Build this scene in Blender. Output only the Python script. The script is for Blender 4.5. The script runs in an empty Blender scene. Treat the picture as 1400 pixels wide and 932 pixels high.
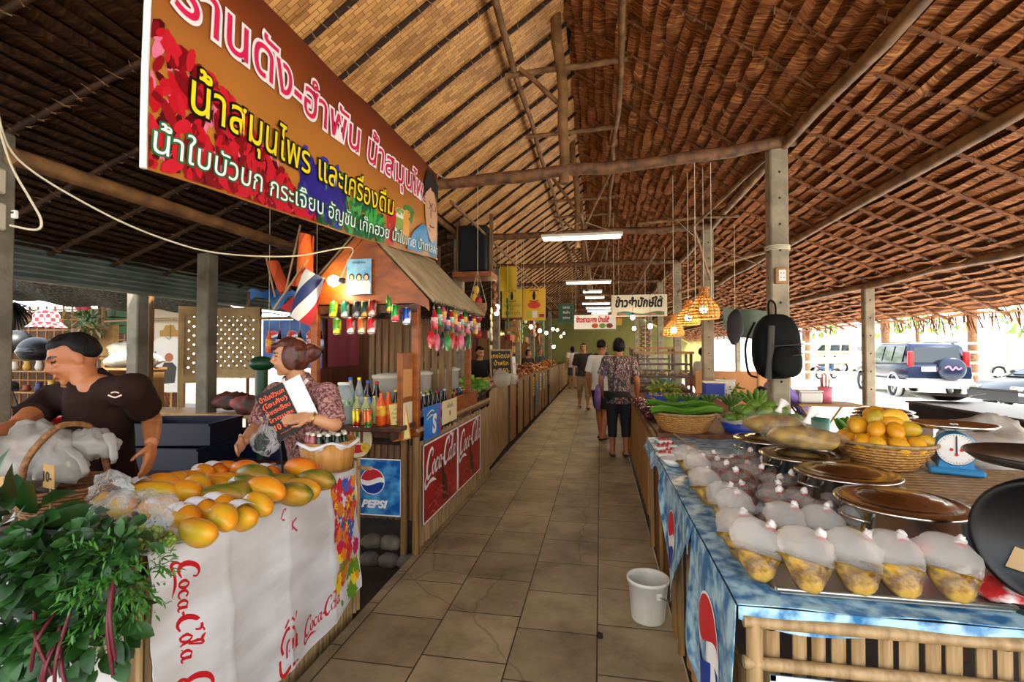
import bpy, bmesh, math, random
import numpy as np
from mathutils import Vector, Matrix, Euler, noise
R = random.Random(11)
SC = bpy.context.scene
COL = SC.collection
V = Vector
PI = math.pi

# ---------------------------------------------------------------- camera
FPX = 670.0
YAW, PITCH, CAMH = math.radians(10.2), math.radians(1.03), 1.5
cd = bpy.data.cameras.new('camera'); cam = bpy.data.objects.new('camera', cd); COL.objects.link(cam)
cd.sensor_width = 36; cd.lens = FPX / 1400 * 36; cd.clip_start = .02; cd.clip_end = 300
cam.location = (0, 0, CAMH); cam.rotation_euler = (PI / 2 + PITCH, 0, YAW)
SC.camera = cam
_cr = Euler((PI / 2 + PITCH, 0, YAW)).to_matrix()

def at(px, py, x=None, y=None, z=None, d=None):
    """the point of the place seen at a pixel of the photograph, on a plane x=, y=, z= or at depth d"""
    v = _cr @ V(((px - 700) / FPX, (466 - py) / FPX, -1))
    o = V((0, 0, CAMH))
    if d is not None: return o + v * d
    if z is not None: return o + v * ((z - CAMH) / v.z)
    if y is not None: return o + v * (y / v.y)
    return o + v * (x / v.x)

# ---------------------------------------------------------------- light
def lin(h):
    h = h.lstrip('#'); c = [int(h[i:i + 2], 16) / 255 for i in (0, 2, 4)]
    return tuple((x / 12.92 if x <= .04045 else ((x + .055) / 1.055) ** 2.4) for x in c)
W = bpy.data.worlds.new('sky'); SC.world = W; W.use_nodes = True
wn = W.node_tree; bg = wn.nodes['Background']
tc = wn.nodes.new('ShaderNodeTexCoord'); sx = wn.nodes.new('ShaderNodeSeparateXYZ'); cr = wn.nodes.new('ShaderNodeValToRGB')
wn.links.new(tc.outputs['Generated'], sx.inputs[0]); wn.links.new(sx.outputs['Z'], cr.inputs[0]); wn.links.new(cr.outputs[0], bg.inputs[0])
cr.color_ramp.elements[0].position = .0; cr.color_ramp.elements[0].color = (1, .97, .92, 1)
cr.color_ramp.elements[1].position = .6; cr.color_ramp.elements[1].color = (.72, .85, 1, 1)
bg.inputs[1].default_value = 5.0
sd = bpy.data.lights.new('sun', 'SUN'); so = bpy.data.objects.new('sun', sd); COL.objects.link(so)
sd.energy = 24; sd.angle = math.radians(3); sd.color = (1, .95, .86)
so.rotation_euler = V((-.5, .42, -1)).to_track_quat('-Z', 'Y').to_euler(); so.location = (20, -20, 30)
SC.view_settings.view_transform = 'Standard'; SC.view_settings.look = 'None'
SC.view_settings.gamma = 1; SC.view_settings.use_curve_mapping = False
SC.view_settings.exposure = -0.08
SC.cycles.use_denoising = True
SC.cycles.max_bounces = 10; SC.cycles.transparent_max_bounces = 24; SC.cycles.transmission_bounces = 8
SC.cycles.sample_clamp_indirect = 6; SC.cycles.caustics_reflective = False; SC.cycles.caustics_refractive = False
SC.render.threads_mode = 'AUTO'

# ---------------------------------------------------------------- helpers
_mats = {}
def mat(name, c='#808080', r=.6, m=0., c2=None, ns=8., st=(1, 1, 1), bump=0., em=0., tr=0., spec=.5, det=4, lo=.35, hi=.65, alpha=1., sss=0, coords='Object', bns=None, ior=1.45):
    """a procedural principled material: colour c mottled with c2 by stretched noise, with bump"""
    if name in _mats: return _mats[name]
    M_ = bpy.data.materials.new(name); M_.use_nodes = True
    nt = M_.node_tree; b = nt.nodes['Principled BSDF']
    b.inputs['Roughness'].default_value = r; b.inputs['Metallic'].default_value = m
    b.inputs['Specular IOR Level'].default_value = spec; b.inputs['IOR'].default_value = ior
    C1 = lin(c) + (1,)
    b.inputs['Base Color'].default_value = C1
    if alpha < 1: b.inputs['Alpha'].default_value = alpha
    if tr: b.inputs['Transmission Weight'].default_value = tr
    if sss:
        b.inputs['Subsurface Weight'].default_value = sss; b.inputs['Subsurface Radius'].default_value = (.012, .004, .002)
    if em:
        b.inputs['Emission Color'].default_value = C1; b.inputs['Emission Strength'].default_value = em
    if c2 or bump:
        t = nt.nodes.new('ShaderNodeTexCoord'); mp = nt.nodes.new('ShaderNodeMapping'); n = nt.nodes.new('ShaderNodeTexNoise')
        nt.links.new(t.outputs[coords], mp.inputs[0]); nt.links.new(mp.outputs[0], n.inputs[0])
        mp.inputs['Scale'].default_value = st; n.inputs['Scale'].default_value = ns; n.inputs['Detail'].default_value = det
        if c2:
            rr = nt.nodes.new('ShaderNodeValToRGB'); nt.links.new(n.outputs[0], rr.inputs[0]); nt.links.new(rr.outputs[0], b.inputs['Base Color'])
            e = rr.color_ramp.elements; e[0].position = lo; e[1].position = hi; e[0].color = C1; e[1].color = lin(c2) + (1,)
        if bump:
            bn = n
            if bns:
                bn = nt.nodes.new('ShaderNodeTexNoise'); nt.links.new(mp.outputs[0], bn.inputs[0]); bn.inputs['Scale'].default_value = bns
            bp = nt.nodes.new('ShaderNodeBump'); bp.inputs['Strength'].default_value = bump; bp.inputs['Distance'].default_value = .02
            nt.links.new(bn.outputs[0], bp.inputs['Height']); nt.links.new(bp.outputs[0], b.inputs['Normal'])
    _mats[name] = M_
    return M_

def node_mat(name, fn):
    if name in _mats: return _mats[name]
    M_ = bpy.data.materials.new(name); M_.use_nodes = True; fn(M_.node_tree, M_.node_tree.nodes['Principled BSDF']); _mats[name] = M_
    return M_

def film(name, c, a, r=.15, tint=None):
    """thin clear plastic: see-through film with a gloss"""
    if name in _mats: return _mats[name]
    M_ = bpy.data.materials.new(name); M_.use_nodes = True; nt = M_.node_tree
    b = nt.nodes['Principled BSDF']; out = nt.nodes['Material Output']
    b.inputs['Base Color'].default_value = lin(c) + (1,); b.inputs['Roughness'].default_value = r
    t = nt.nodes.new('ShaderNodeBsdfTransparent'); t.inputs[0].default_value = lin(tint or '#ffffff') + (1,)
    n = nt.nodes.new('ShaderNodeTexNoise'); tcn = nt.nodes.new('ShaderNodeTexCoord'); n.inputs['Scale'].default_value = 22; n.inputs['Detail'].default_value = 3
    nt.links.new(tcn.outputs['Object'], n.inputs[0])
    bp = nt.nodes.new('ShaderNodeBump'); bp.inputs['Strength'].default_value = .5; bp.inputs['Distance'].default_value = .02
    nt.links.new(n.outputs[0], bp.inputs['Height']); nt.links.new(bp.outputs[0], b.inputs['Normal'])
    mx = nt.nodes.new('ShaderNodeMixShader'); mx.inputs[0].default_value = a
    if a < .15:
        fz = nt.nodes.new('ShaderNodeFresnel'); md = nt.nodes.new('ShaderNodeMath'); md.operation = 'MULTIPLY_ADD'; md.inputs[1].default_value = .5; md.inputs[2].default_value = a * .15; bp.inputs['Strength'].default_value = 1; nt.links.new(bp.outputs[0], fz.inputs[1]); nt.links.new(fz.outputs[0], md.inputs[0]); nt.links.new(md.outputs[0], mx.inputs[0])
    nt.links.new(t.outputs[0], mx.inputs[1]); nt.links.new(b.outputs[0], mx.inputs[2]); nt.links.new(mx.outputs[0], out.inputs[0])
    _mats[name] = M_
    return M_

def frame(o, x, y):
    """matrix with origin o, first axis x and second axis y (made square)"""
    x = V(x).normalized(); z = x.cross(V(y)).normalized(); y = z.cross(x)
    return Matrix(((x.x, y.x, z.x, o[0]), (x.y, y.y, z.y, o[1]), (x.z, y.z, z.z, o[2]), (0, 0, 0, 1)))

class MB:
    def __init__(s): s.v = []; s.f = []; s.m = []; s.s = []; s.uv = []; s.mi = 0; s.M = None
    def add(s, vs, fs, sm=False, uvs=None):
        n = len(s.v)
        if s.M is not None: vs = [s.M @ V(p) for p in vs]
        s.v.extend([tuple(p) for p in vs])
        for k, f in enumerate(fs):
            s.f.append(tuple(n + i for i in f)); s.m.append(s.mi); s.s.append(sm)
            s.uv.append([uvs[i] for i in f] if uvs else None)
        return s
    def box(s, c, d, rz=0, bev=0., M=None):
        x, y, z = d[0] / 2, d[1] / 2, d[2] / 2
        if bev <= 0:
            vs = [(a * x, b * y, e * z) for a in (-1, 1) for b in (-1, 1) for e in (-1, 1)]
            fs = [(0, 1, 3, 2), (4, 6, 7, 5), (0, 4, 5, 1), (2, 3, 7, 6), (0, 2, 6, 4), (1, 5, 7, 3)]
        else:
            b = min(bev, x * .9, y * .9, z * .9); vs = []; idx = {}
            for a in (-1, 1):
                for e in (-1, 1):
                    for g in (-1, 1):
                        for k in range(3):
                            p = [a * (x - b), e * (y - b), g * (z - b)]; p[k] = (a * x, e * y, g * z)[k]
                            idx[(a, e, g, k)] = len(vs); vs.append(tuple(p))
            fs = []
            for k in range(3):
                i, j = (k + 1) % 3, (k + 2) % 3
                for sg in (-1, 1):
                    q = []
                    for (u, w) in ((-1, -1), (1, -1), (1, 1), (-1, 1)):
                        t = [0, 0, 0]; t[k] = sg; t[i] = u; t[j] = w; q.append(idx[(t[0], t[1], t[2], k)])
                    fs.append(tuple(q if sg > 0 else q[::-1]))
            for k in range(3):
                i, j = (k + 1) % 3, (k + 2) % 3
                for u in (-1, 1):
                    for w in (-1, 1):
                        q = []
                        for sg in (-1, 1):
                            t = [0, 0, 0]; t[k] = sg; t[i] = u; t[j] = w
                            q += [idx[(*t, i)], idx[(*t, j)]] if sg < 0 else [idx[(*t, j)], idx[(*t, i)]]
                        fs.append(tuple(q if u * w < 0 else q[::-1]))
            for a in (-1, 1):
                for e in (-1, 1):
                    for g in (-1, 1):
                        q = (idx[(a, e, g, 0)], idx[(a, e, g, 1)], idx[(a, e, g, 2)]); fs.append(q if a * e * g > 0 else q[::-1])
        T = Matrix.Translation(c) @ (M if M is not None else Matrix.Rotation(rz, 4, 'Z'))
        return s.add([T @ V(p) for p in vs], fs)
    def tube(s, pts, r, n=8, cap=True, sm=True, flat=1.):
        pts = [V(p) for p in pts]; k = len(pts)
        rs = list(r) if isinstance(r, (list, tuple)) else [r] * k
        up = None; vs = []
        for i, p in enumerate(pts):
            t = (pts[min(i + 1, k - 1)] - pts[max(i - 1, 0)]).normalized()
            if up is None:
                up = V((0, 0, 1)) if abs(t.z) < .9 else V((0, 1, 0))
            up = (up - t * up.dot(t)).normalized(); sd_ = t.cross(up)
            for j in range(n):
                a = 2 * PI * j / n; vs.append(p + (sd_ * math.cos(a) + up * math.sin(a) * flat) * rs[i])
        fs = [(i * n + j, i * n + (j + 1) % n, (i + 1) * n + (j + 1) % n, (i + 1) * n + j) for i in range(k - 1) for j in range(n)]
        s.add(vs, fs, sm)
        if cap: s.add(vs[:n], [tuple(range(n))[::-1]]); s.add(vs[-n:], [tuple(range(n))])
        return s
    def lathe(s, prof, n=20, c=(0, 0, 0), sm=True, cap=True, sq=(1, 1)):
        vs = []; k = len(prof)
        for (r, z) in prof:
            for j in range(n):
                a = 2 * PI * j / n; vs.append((c[0] + r * math.cos(a) * sq[0], c[1] + r * math.sin(a) * sq[1], c[2] + z))
        fs = [(i * n + j, i * n + (j + 1) % n, (i + 1) * n + (j + 1) % n, (i + 1) * n + j) for i in range(k - 1) for j in range(n)]
        if cap: fs += [tuple(range(n))[::-1], tuple(range((k - 1) * n, k * n))]
        return s.add(vs, fs, sm)
    def ball(s, c, r, nu=12, nv=8, M=None, sm=True, fn=None):
        rr = r if isinstance(r, (tuple, list)) else (r, r, r); vs = [V((0, 0, rr[2]))]
        for i in range(1, nv):
            t = PI * i / nv
            for j in range(nu):
                a = 2 * PI * j / nu; vs.append(V((rr[0] * math.sin(t) * math.cos(a), rr[1] * math.sin(t) * math.sin(a), rr[2] * math.cos(t))))
        vs.append(V((0, 0, -rr[2]))); L = len(vs) - 1
        fs = [(0, 1 + j, 1 + (j + 1) % nu) for j in range(nu)]
        fs += [(1 + i * nu + j, 1 + (i + 1) * nu + j, 1 + (i + 1) * nu + (j + 1) % nu, 1 + i * nu + (j + 1) % nu) for i in range(nv - 2) for j in range(nu)]
        b = 1 + (nv - 2) * nu; fs += [(L, b + (j + 1) % nu, b + j) for j in range(nu)]
        if fn: vs = [V(fn(p)) for p in vs]
        if M is not None: vs = [M @ p for p in vs]
        return s.add([p + V(c) for p in vs], fs, sm)
    def prism(s, poly, h, M=None, z0=0.):
        n = len(poly); vs = [(x, y, z0) for x, y in poly] + [(x, y, z0 + h) for x, y in poly]
        if M is not None: vs = [M @ V(p) for p in vs]
        return s.add(vs, [tuple(range(n))[::-1], tuple(range(n, 2 * n))] + [(i, (i + 1) % n, n + (i + 1) % n, n + i) for i in range(n)])
    def grid(s, fn, nu, nv, sm=True, thick=0., uv=True, flip=False):
        vs = []; uvs = []
        for j in range(nv + 1):
            for i in range(nu + 1):
                u, w = i / nu, j / nv; vs.append(V(fn(u, w))); uvs.append((u, w))
        q = nu + 1
        fs = [(j * q + i, j * q + i + 1, (j + 1) * q + i + 1, (j + 1) * q + i) for j in range(nv) for i in range(nu)]
        if flip: fs = [f[::-1] for f in fs]
        s.add(vs, fs, sm, uvs)
        if thick:
            nn = [V((0, 0, 0)) for _ in vs]
            for f in fs:
                no = (vs[f[1]] - vs[f[0]]).cross(vs[f[3]] - vs[f[0]])
                for i in f: nn[i] += no
            v2 = [p - no.normalized() * thick if no.length else p for p, no in zip(vs, nn)]
            s.add(v2, [f[::-1] for f in fs], sm, uvs)
            rim = [i for i in range(nu + 1)] + [j * q + nu for j in range(1, nv + 1)] + [nv * q + i for i in range(nu - 1, -1, -1)] + [j * q for j in range(nv - 1, 0, -1)]
            m = len(rim); rv = [vs[i] for i in rim] + [v2[i] for i in rim]
            s.add(rv, [(i, m + i, m + (i + 1) % m, (i + 1) % m) if not flip else (i, (i + 1) % m, m + (i + 1) % m, m + i) for i in range(m)])
        return s
    def build(s, name, mats, parent=None, loc=None, rot=None):
        me = bpy.data.meshes.new(name); me.from_pydata(s.v, [], s.f)
        if not isinstance(mats, (list, tuple)): mats = [mats]
        for m_ in mats: me.materials.append(m_)
        me.polygons.foreach_set('material_index', [min(i, len(mats) - 1) for i in s.m])
        me.polygons.foreach_set('use_smooth', s.s)
        if any(u for u in s.uv):
            ul = me.uv_layers.new(name='UVMap'); d = []
            for f, u in zip(s.f, s.uv):
                for k in range(len(f)): d.extend(u[k] if u else (0, 0))
            ul.data.foreach_set('uv', d)
        me.update()
        o = bpy.data.objects.new(name, me); COL.objects.link(o)
        if parent is not None: o.parent = parent
        if loc is not None: o.location = loc
        if rot is not None: o.rotation_euler = rot
        return o

def tag(o, label=None, cat=None, group=None, kind=None):
    if label: o['label'] = label
    if cat: o['category'] = cat
    if group: o['group'] = group
    if kind: o['kind'] = kind
    return o
def thing(name, label, cat, loc=(0, 0, 0), rz=0., group=None):
    o = bpy.data.objects.new(name, None); o.empty_display_size = .1; COL.objects.link(o)
    o.location = loc; o.rotation_euler = (0, 0, rz)
    return tag(o, label, cat, group)
_kids = {}
def dup(root, loc, rot=None, label=None, group=None, scale=None):
    """a copy of a thing with copies of its parts and sub-parts"""
    r = root.copy(); COL.objects.link(r); r.location = loc
    if rot is not None: r.rotation_euler = rot if isinstance(rot, (tuple, list)) else (0, 0, rot)
    if scale is not None: r.scale = scale if isinstance(scale, (tuple, list)) else (scale,) * 3
    if label: r['label'] = label
    if group: r['group'] = group
    for ch in list(root.children):
        c = ch.copy(); COL.objects.link(c); c.parent = r
        for g in list(ch.children):
            d = g.copy(); COL.objects.link(d); d.parent = c
    return r
ORD = ['first', 'second', 'third', 'fourth', 'fifth', 'sixth', 'seventh', 'eighth', 'ninth', 'tenth', 'eleventh', 'twelfth', 'thirteenth', 'fourteenth', 'fifteenth', 'sixteenth', 'seventeenth', 'eighteenth', 'nineteenth', 'twentieth']
def nth(i, n=None):
    return ORD[i] if i < 20 else 'twenty-' + ORD[i - 20]

_txt = bpy.data.curves.new('lettering_source', 'FONT'); _txo = bpy.data.objects.new('lettering_source', _txt)
def text(s, size=1., off=0., shear=0., sp=1., align='LEFT'):
    """the flat outline of a word: (points, faces, width)"""
    _txt.body = s; _txt.size = size; _txt.offset = off; _txt.shear = shear; _txt.space_character = sp; _txt.resolution_u = 3; _txt.fill_mode = 'FRONT'
    _txt.align_x = 'LEFT'
    me = _txo.to_mesh()
    vs = [(v.co.x, v.co.y) for v in me.vertices]; fs = [tuple(p.vertices) for p in me.polygons]
    _txo.to_mesh_clear()
    if not vs: return [], [], 0
    x0 = min(p[0] for p in vs); x1 = max(p[0] for p in vs)
    if align == 'C': vs = [(x - (x0 + x1) / 2, y) for x, y in vs]
    elif align == 'LEFT': vs = [(x - x0, y) for x, y in vs]
    return vs, fs, x1 - x0
def put_text(mb, s, fn, size=1., width=None, **k):
    """write s into mesh mb; fn(x, y) gives the place of each point"""
    vs, fs, w = text(s, size, **k)
    if not vs: return
    sx_ = 1. if width is None else width / w
    mb.add([fn(x * sx_, y) for x, y in vs], fs)
def spline(pts, n=6, closed=False):
    P = [V(p) for p in pts]; out = []; L = len(P)
    for i in range(L if closed else L - 1):
        g = (lambda k: P[k % L]) if closed else (lambda k: P[max(0, min(L - 1, k))])
        a, b, c, d = g(i - 1), g(i), g(i + 1), g(i + 2)
        for j in range(n):
            t = j / n
            out.append(.5 * (2 * b + (c - a) * t + (2 * a - 5 * b + 4 * c - d) * t * t + (3 * b - a - 3 * c + d) * t ** 3))
    if not closed: out.append(P[-1])
    return out
def ribbon(mb, pts, w, fn, n=6):
    """a brush stroke through 2-D points with widths, mapped by fn"""
    ws = w if isinstance(w, (list, tuple)) else [w] * len(pts)
    P = spline([(p[0], p[1], q) for p, q in zip(pts, ws)], n); vs = []
    for i, p in enumerate(P):
        a = P[max(0, i - 1)]; b = P[min(len(P) - 1, i + 1)]; t = V((b.x - a.x, b.y - a.y, 0)); t = t.normalized() if t.length else V((1, 0, 0))
        vs += [fn(p.x - t.y * p.z / 2, p.y + t.x * p.z / 2), fn(p.x + t.y * p.z / 2, p.y - t.x * p.z / 2)]
    mb.add(vs, [(2 * i, 2 * i + 1, 2 * i + 3, 2 * i + 2) for i in range(len(P) - 1)])

def disc(n=24, r=1., c=(0, 0)): return [(c[0] + r * math.cos(2 * PI * i / n), c[1] + r * math.sin(2 * PI * i / n)) for i in range(n)]

def cola_script(mb, fn, h=1.):
    """the flowing eight-letter script on the soft-drink cloths and posters; about 3.9 h wide"""
    f = lambda x, y: fn((x + .22 * y) * h, y * h)
    rb = lambda m_, p, w, g: ribbon(m_, p, [k * 1.25 for k in w], g)
    def C(x):
        rb(mb, [(x + .62, .70), (x + .66, .9), (x + .5, 1.02), (x + .25, .88), (x + .08, .5), (x + .1, .15), (x + .3, -.02), (x + .58, .12)], [.05, .07, .1, .15, .17, .16, .12, .04], f)
    def o(x): rb(mb, [(x + .12, .5), (x - .01, .3), (x + .03, .06), (x + .16, .02), (x + .27, .25), (x + .22, .46), (x + .1, .5), (x + .3, .42)], [.05, .1, .1, .07, .1, .09, .06, .03], f)
    def a(x):
        rb(mb, [(x + .25, .42), (x + .12, .5), (x - .01, .28), (x + .05, .04), (x + .18, .08), (x + .28, .45)], [.06, .06, .1, .09, .05, .05], f)
        rb(mb, [(x + .3, .5), (x + .25, .2), (x + .29, .03), (x + .42, .1)], [.1, .1, .08, .03], f)
    C(0); o(.72); rb(mb, [(1.36, .4), (1.25, .5), (1.1, .3), (1.14, .05), (1.28, .02), (1.42, .14)], [.1, .06, .1, .1, .07, .03], f); a(1.5)
    rb(mb, [(.1, .2), (-.05, -.1), (.05, -.32), (.4, -.22), (.8, -.2), (1.25, -.33)], [.05, .1, .12, .1, .12, .02], f)
    rb(mb, [(1.92, .26), (2.06, .3)], [.1, .1], f)
    C(2.1); o(2.8)
    rb(mb, [(2.7, 1.0), (2.95, 1.12), (3.2, .98), (3.36, 1.1)], [.03, .1, .12, .02], f)
    rb(mb, [(3.12, .15), (3.3, .75), (3.36, 1.0), (3.24, 1.02), (3.14, .6), (3.14, .1), (3.24, .0), (3.36, .1)], [.03, .06, .07, .07, .11, .11, .08, .03], f)
    a(3.42)

def wood(name, c, c2, st=(1, 1, 14), ns=3, r=.65, bump=.25): return mat(name, c, r, c2=c2, ns=ns, st=st, bump=bump, det=6)
# ---------------------------------------------------------------- materials of the setting
def thatch_nodes(c1, c2, c3, su, sv, name):
    def fn(nt, b):
        L = nt.links; uv = nt.nodes.new('ShaderNodeUVMap'); mp = nt.nodes.new('ShaderNodeMapping'); mp.inputs['Scale'].default_value = (su, sv, 1)
        n = nt.nodes.new('ShaderNodeTexNoise'); n.inputs['Scale'].default_value = 1; n.inputs['Detail'].default_value = 5
        L.new(uv.outputs[0], mp.inputs[0]); L.new(mp.outputs[0], n.inputs[0])
        rr = nt.nodes.new('ShaderNodeValToRGB'); e = rr.color_ramp.elements
        e[0].position = .3; e[0].color = lin(c1) + (1,); e[1].position = .72; e[1].color = lin(c3) + (1,)
        k = e.new(.5); k.color = lin(c2) + (1,)
        L.new(n.outputs[0], rr.inputs[0]); L.new(rr.outputs[0], b.inputs['Base Color']); b.inputs['Roughness'].default_value = .8
        b.inputs['Specular IOR Level'].default_value = .2
        bp = nt.nodes.new('ShaderNodeBump'); bp.inputs['Strength'].default_value = .5; bp.inputs['Distance'].default_value = .02
        L.new(n.outputs[0], bp.inputs['Height']); L.new(bp.outputs[0], b.inputs['Normal'])
    return node_mat(name, fn)
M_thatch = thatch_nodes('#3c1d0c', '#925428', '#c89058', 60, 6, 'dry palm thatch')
M_thatchL = thatch_nodes('#1c100a', '#38220f', '#5c3d20', 40, 5, 'shaded palm thatch')  # left lower slope: its shade is put into a darker thatch colour
M_straw = thatch_nodes('#8a7458', '#b9a586', '#d9cdb4', 40, 4, 'sun-bleached thatch')
def mat_nodes(nt, b):
    L = nt.links; uv = nt.nodes.new('ShaderNodeUVMap')
    br = nt.nodes.new('ShaderNodeTexBrick'); br.inputs['Scale'].default_value = 1
    br.inputs['Brick Width'].default_value = .12; br.inputs['Row Height'].default_value = .042; br.inputs['Mortar Size'].default_value = .0024
    br.inputs['Color1'].default_value = lin('#d89e58') + (1,); br.inputs['Color2'].default_value = lin('#98622c') + (1,); br.inputs['Mortar'].default_value = lin('#6e441c') + (1,)
    br.offset = .5; br.inputs['Bias'].default_value = -.25
    L.new(uv.outputs[0], br.inputs[0])
    n = nt.nodes.new('ShaderNodeTexNoise'); n.inputs['Scale'].default_value = 3; n.inputs['Detail'].default_value = 6; L.new(uv.outputs[0], n.inputs[0])
    mx = nt.nodes.new('ShaderNodeMix'); mx.data_type = 'RGBA'; mx.blend_type = 'MULTIPLY'; mx.inputs[0].default_value = .55
    L.new(br.outputs[0], mx.inputs[6]); rr = nt.nodes.new('ShaderNodeValToRGB'); L.new(n.outputs[0], rr.inputs[0])
    rr.color_ramp.elements[0].position = .35; rr.color_ramp.elements[0].color = (.5, .4, .3, 1); rr.color_ramp.elements[1].position = .55
    L.new(rr.outputs[0], mx.inputs[7]); L.new(mx.outputs[2], b.inputs['Base Color']); b.inputs['Roughness'].default_value = .6
    bp = nt.nodes.new('ShaderNodeBump'); bp.inputs['Strength'].default_value = .6; bp.inputs['Distance'].default_value = .01
    L.new(br.outputs['Fac'], bp.inputs['Height']); bp.invert = True; L.new(bp.outputs[0], b.inputs['Normal'])
M_mat = node_mat('woven bamboo matting', mat_nodes)
def floor_nodes(nt, b):
    L = nt.links; t = nt.nodes.new('ShaderNodeTexCoord'); mp = nt.nodes.new('ShaderNodeMapping')
    mp.inputs['Rotation'].default_value = (0, 0, PI / 2); mp.inputs['Location'].default_value = (.12, .02, 0)
    L.new(t.outputs['Object'], mp.inputs[0])
    br = nt.nodes.new('ShaderNodeTexBrick'); br.inputs['Scale'].default_value = 1; br.offset = .25; br.offset_frequency = 2
    br.inputs['Brick Width'].default_value = .42; br.inputs['Row Height'].default_value = .425; br.inputs['Mortar Size'].default_value = .0045; br.inputs['Mortar Smooth'].default_value = .3
    br.inputs['Color1'].default_value = lin('#9c8a68') + (1,); br.inputs['Color2'].default_value = lin('#887658') + (1,); br.inputs['Mortar'].default_value = lin('#2c2116') + (1,)
    L.new(mp.outputs[0], br.inputs[0])
    n = nt.nodes.new('ShaderNodeTexNoise'); n.inputs['Scale'].default_value = 2.2; n.inputs['Detail'].default_value = 9; n.inputs['Roughness'].default_value = .68; L.new(t.outputs['Object'], n.inputs[0])
    rr = nt.nodes.new('ShaderNodeValToRGB'); rr.color_ramp.elements[0].position = .32; rr.color_ramp.elements[0].color = (.42, .38, .34, 1); rr.color_ramp.elements[1].position = .6; rr.color_ramp.elements[1].color = (1.05, 1.03, 1, 1)
    L.new(n.outputs[0], rr.inputs[0])
    vo = nt.nodes.new('ShaderNodeTexVoronoi'); vo.feature = 'DISTANCE_TO_EDGE'; vo.inputs['Scale'].default_value = .55
    n2 = nt.nodes.new('ShaderNodeTexNoise'); n2.inputs['Scale'].default_value = 4; mxv = nt.nodes.new('ShaderNodeMix'); mxv.data_type = 'VECTOR'; mxv.inputs[0].default_value = .12
    L.new(t.outputs['Object'], n2.inputs[0]); L.new(t.outputs['Object'], mxv.inputs[4]); L.new(n2.outputs[1], mxv.inputs[5]); L.new(mxv.outputs[1], vo.inputs[0])
    r2 = nt.nodes.new('ShaderNodeValToRGB'); r2.color_ramp.elements[0].position = .002; r2.color_ramp.elements[0].color = (.5, .45, .4, 1); r2.color_ramp.elements[1].position = .004
    L.new(vo.outputs[0], r2.inputs[0])
    m1 = nt.nodes.new('ShaderNodeMix'); m1.data_type = 'RGBA'; m1.blend_type = 'MULTIPLY'; m1.inputs[0].default_value = 1
    m2 = nt.nodes.new('ShaderNodeMix'); m2.data_type = 'RGBA'; m2.blend_type = 'MULTIPLY'; m2.inputs[0].default_value = .8
    L.new(br.outputs[0], m1.inputs[6]); L.new(rr.outputs[0], m1.inputs[7]); L.new(m1.outputs[2], m2.inputs[6]); L.new(r2.outputs[0], m2.inputs[7]); L.new(m2.outputs[2], b.inputs['Base Color'])
    b.inputs['Roughness'].default_value = .55
    bp = nt.nodes.new('ShaderNodeBump'); bp.inputs['Strength'].default_value = .35; bp.inputs['Distance'].default_value = .01; bp.invert = True
    L.new(br.outputs['Fac'], bp.inputs['Height']); L.new(bp.outputs[0], b.inputs['Normal'])
M_tile = node_mat('worn sandstone pavers', floor_nodes)
M_dirt = mat('packed dark dirt', '#2a2017', .95, c2='#463626', ns=3, bump=.5)
M_asph = mat('pale car park concrete', '#cfcbc3', .9, c2='#dcd8d0', ns=.6)
M_conc = mat('cast concrete', '#a1937a', .85, c2='#7f735f', ns=6, bump=.25, bns=60)
def drill(M_):
    nt = M_.node_tree; b = nt.nodes['Principled BSDF']; L = nt.links; src = b.inputs['Base Color'].links[0].from_socket; t = nt.nodes.new('ShaderNodeTexCoord'); s_ = nt.nodes.new('ShaderNodeSeparateXYZ'); L.new(t.outputs['Object'], s_.inputs[0])
    def mth(op, a, c=None):
        n = nt.nodes.new('ShaderNodeMath'); n.operation = op
        for i, v in enumerate((a, c)):
            if v is None: continue
            if isinstance(v, (int, float)): n.inputs[i].default_value = v
            else: L.new(v, n.inputs[i])
        return n.outputs[0]
    w = mth('MINIMUM', mth('ABSOLUTE', s_.outputs[0]), mth('ABSOLUTE', s_.outputs[1])); z = mth('SUBTRACT', mth('MODULO', s_.outputs[2], .24), .12)
    k = mth('LESS_THAN', mth('ADD', mth('MULTIPLY', w, w), mth('MULTIPLY', z, z)), .00012)
    m = nt.nodes.new('ShaderNodeMix'); m.data_type = 'RGBA'; L.new(k, m.inputs[0]); L.new(src, m.inputs[6]); m.inputs[7].default_value = (.02, .015, .01, 1); L.new(m.outputs[2], b.inputs['Base Color'])
    return M_
drill(M_conc)
M_concD = mat('grey weathered concrete', '#7d7563', .9, c2='#5d5647', ns=5, bump=.25, bns=60)
M_log = wood('barked log', '#4a2f1a', '#7a5230', (6, 6, 6), 2)
M_logx = wood('brown pole', '#5a3b20', '#8d6439', (1, 1, 1), 6)
M_raf = wood('reddish rafter stick', '#5a3018', '#8a5428', (1, 1, 1), 6)
M_bam = wood('split bamboo', '#826640', '#a88a60', (14, 14, 1.2), 3, .5, .1)
M_bamD = wood('old bamboo', '#5c4122', '#86622f', (14, 14, 1.2), 3, .55, .15)
M_twine = mat('twine', '#8a6a44', .9)
M_rope = mat('pale cord', '#cfc3a6', .9)
M_ply = wood('plywood', '#8d6336', '#a57a45', (6, 6, .8), 2, .55, .05)
M_plyD = wood('brown plank', '#4e2f17', '#6e4522', (9, 9, .8), 2, .55, .1)
M_orange = wood('varnished orange wood', '#763810', '#9c5418', (3, 3, 8), 2, .4, .05)
M_dkwood = wood('dark wood', '#3a2010', '#56301a', (8, 8, 1), 2, .5, .1)
M_black = mat('black plastic', '#0d0d0e', .45)
M_white = mat('white plastic', '#dcd8cf', .4)
M_paper = mat('white paper', '#e9e6de', .8)
M_steel = mat('polished steel', '#c9c4ba', .18, 1.)
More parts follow.
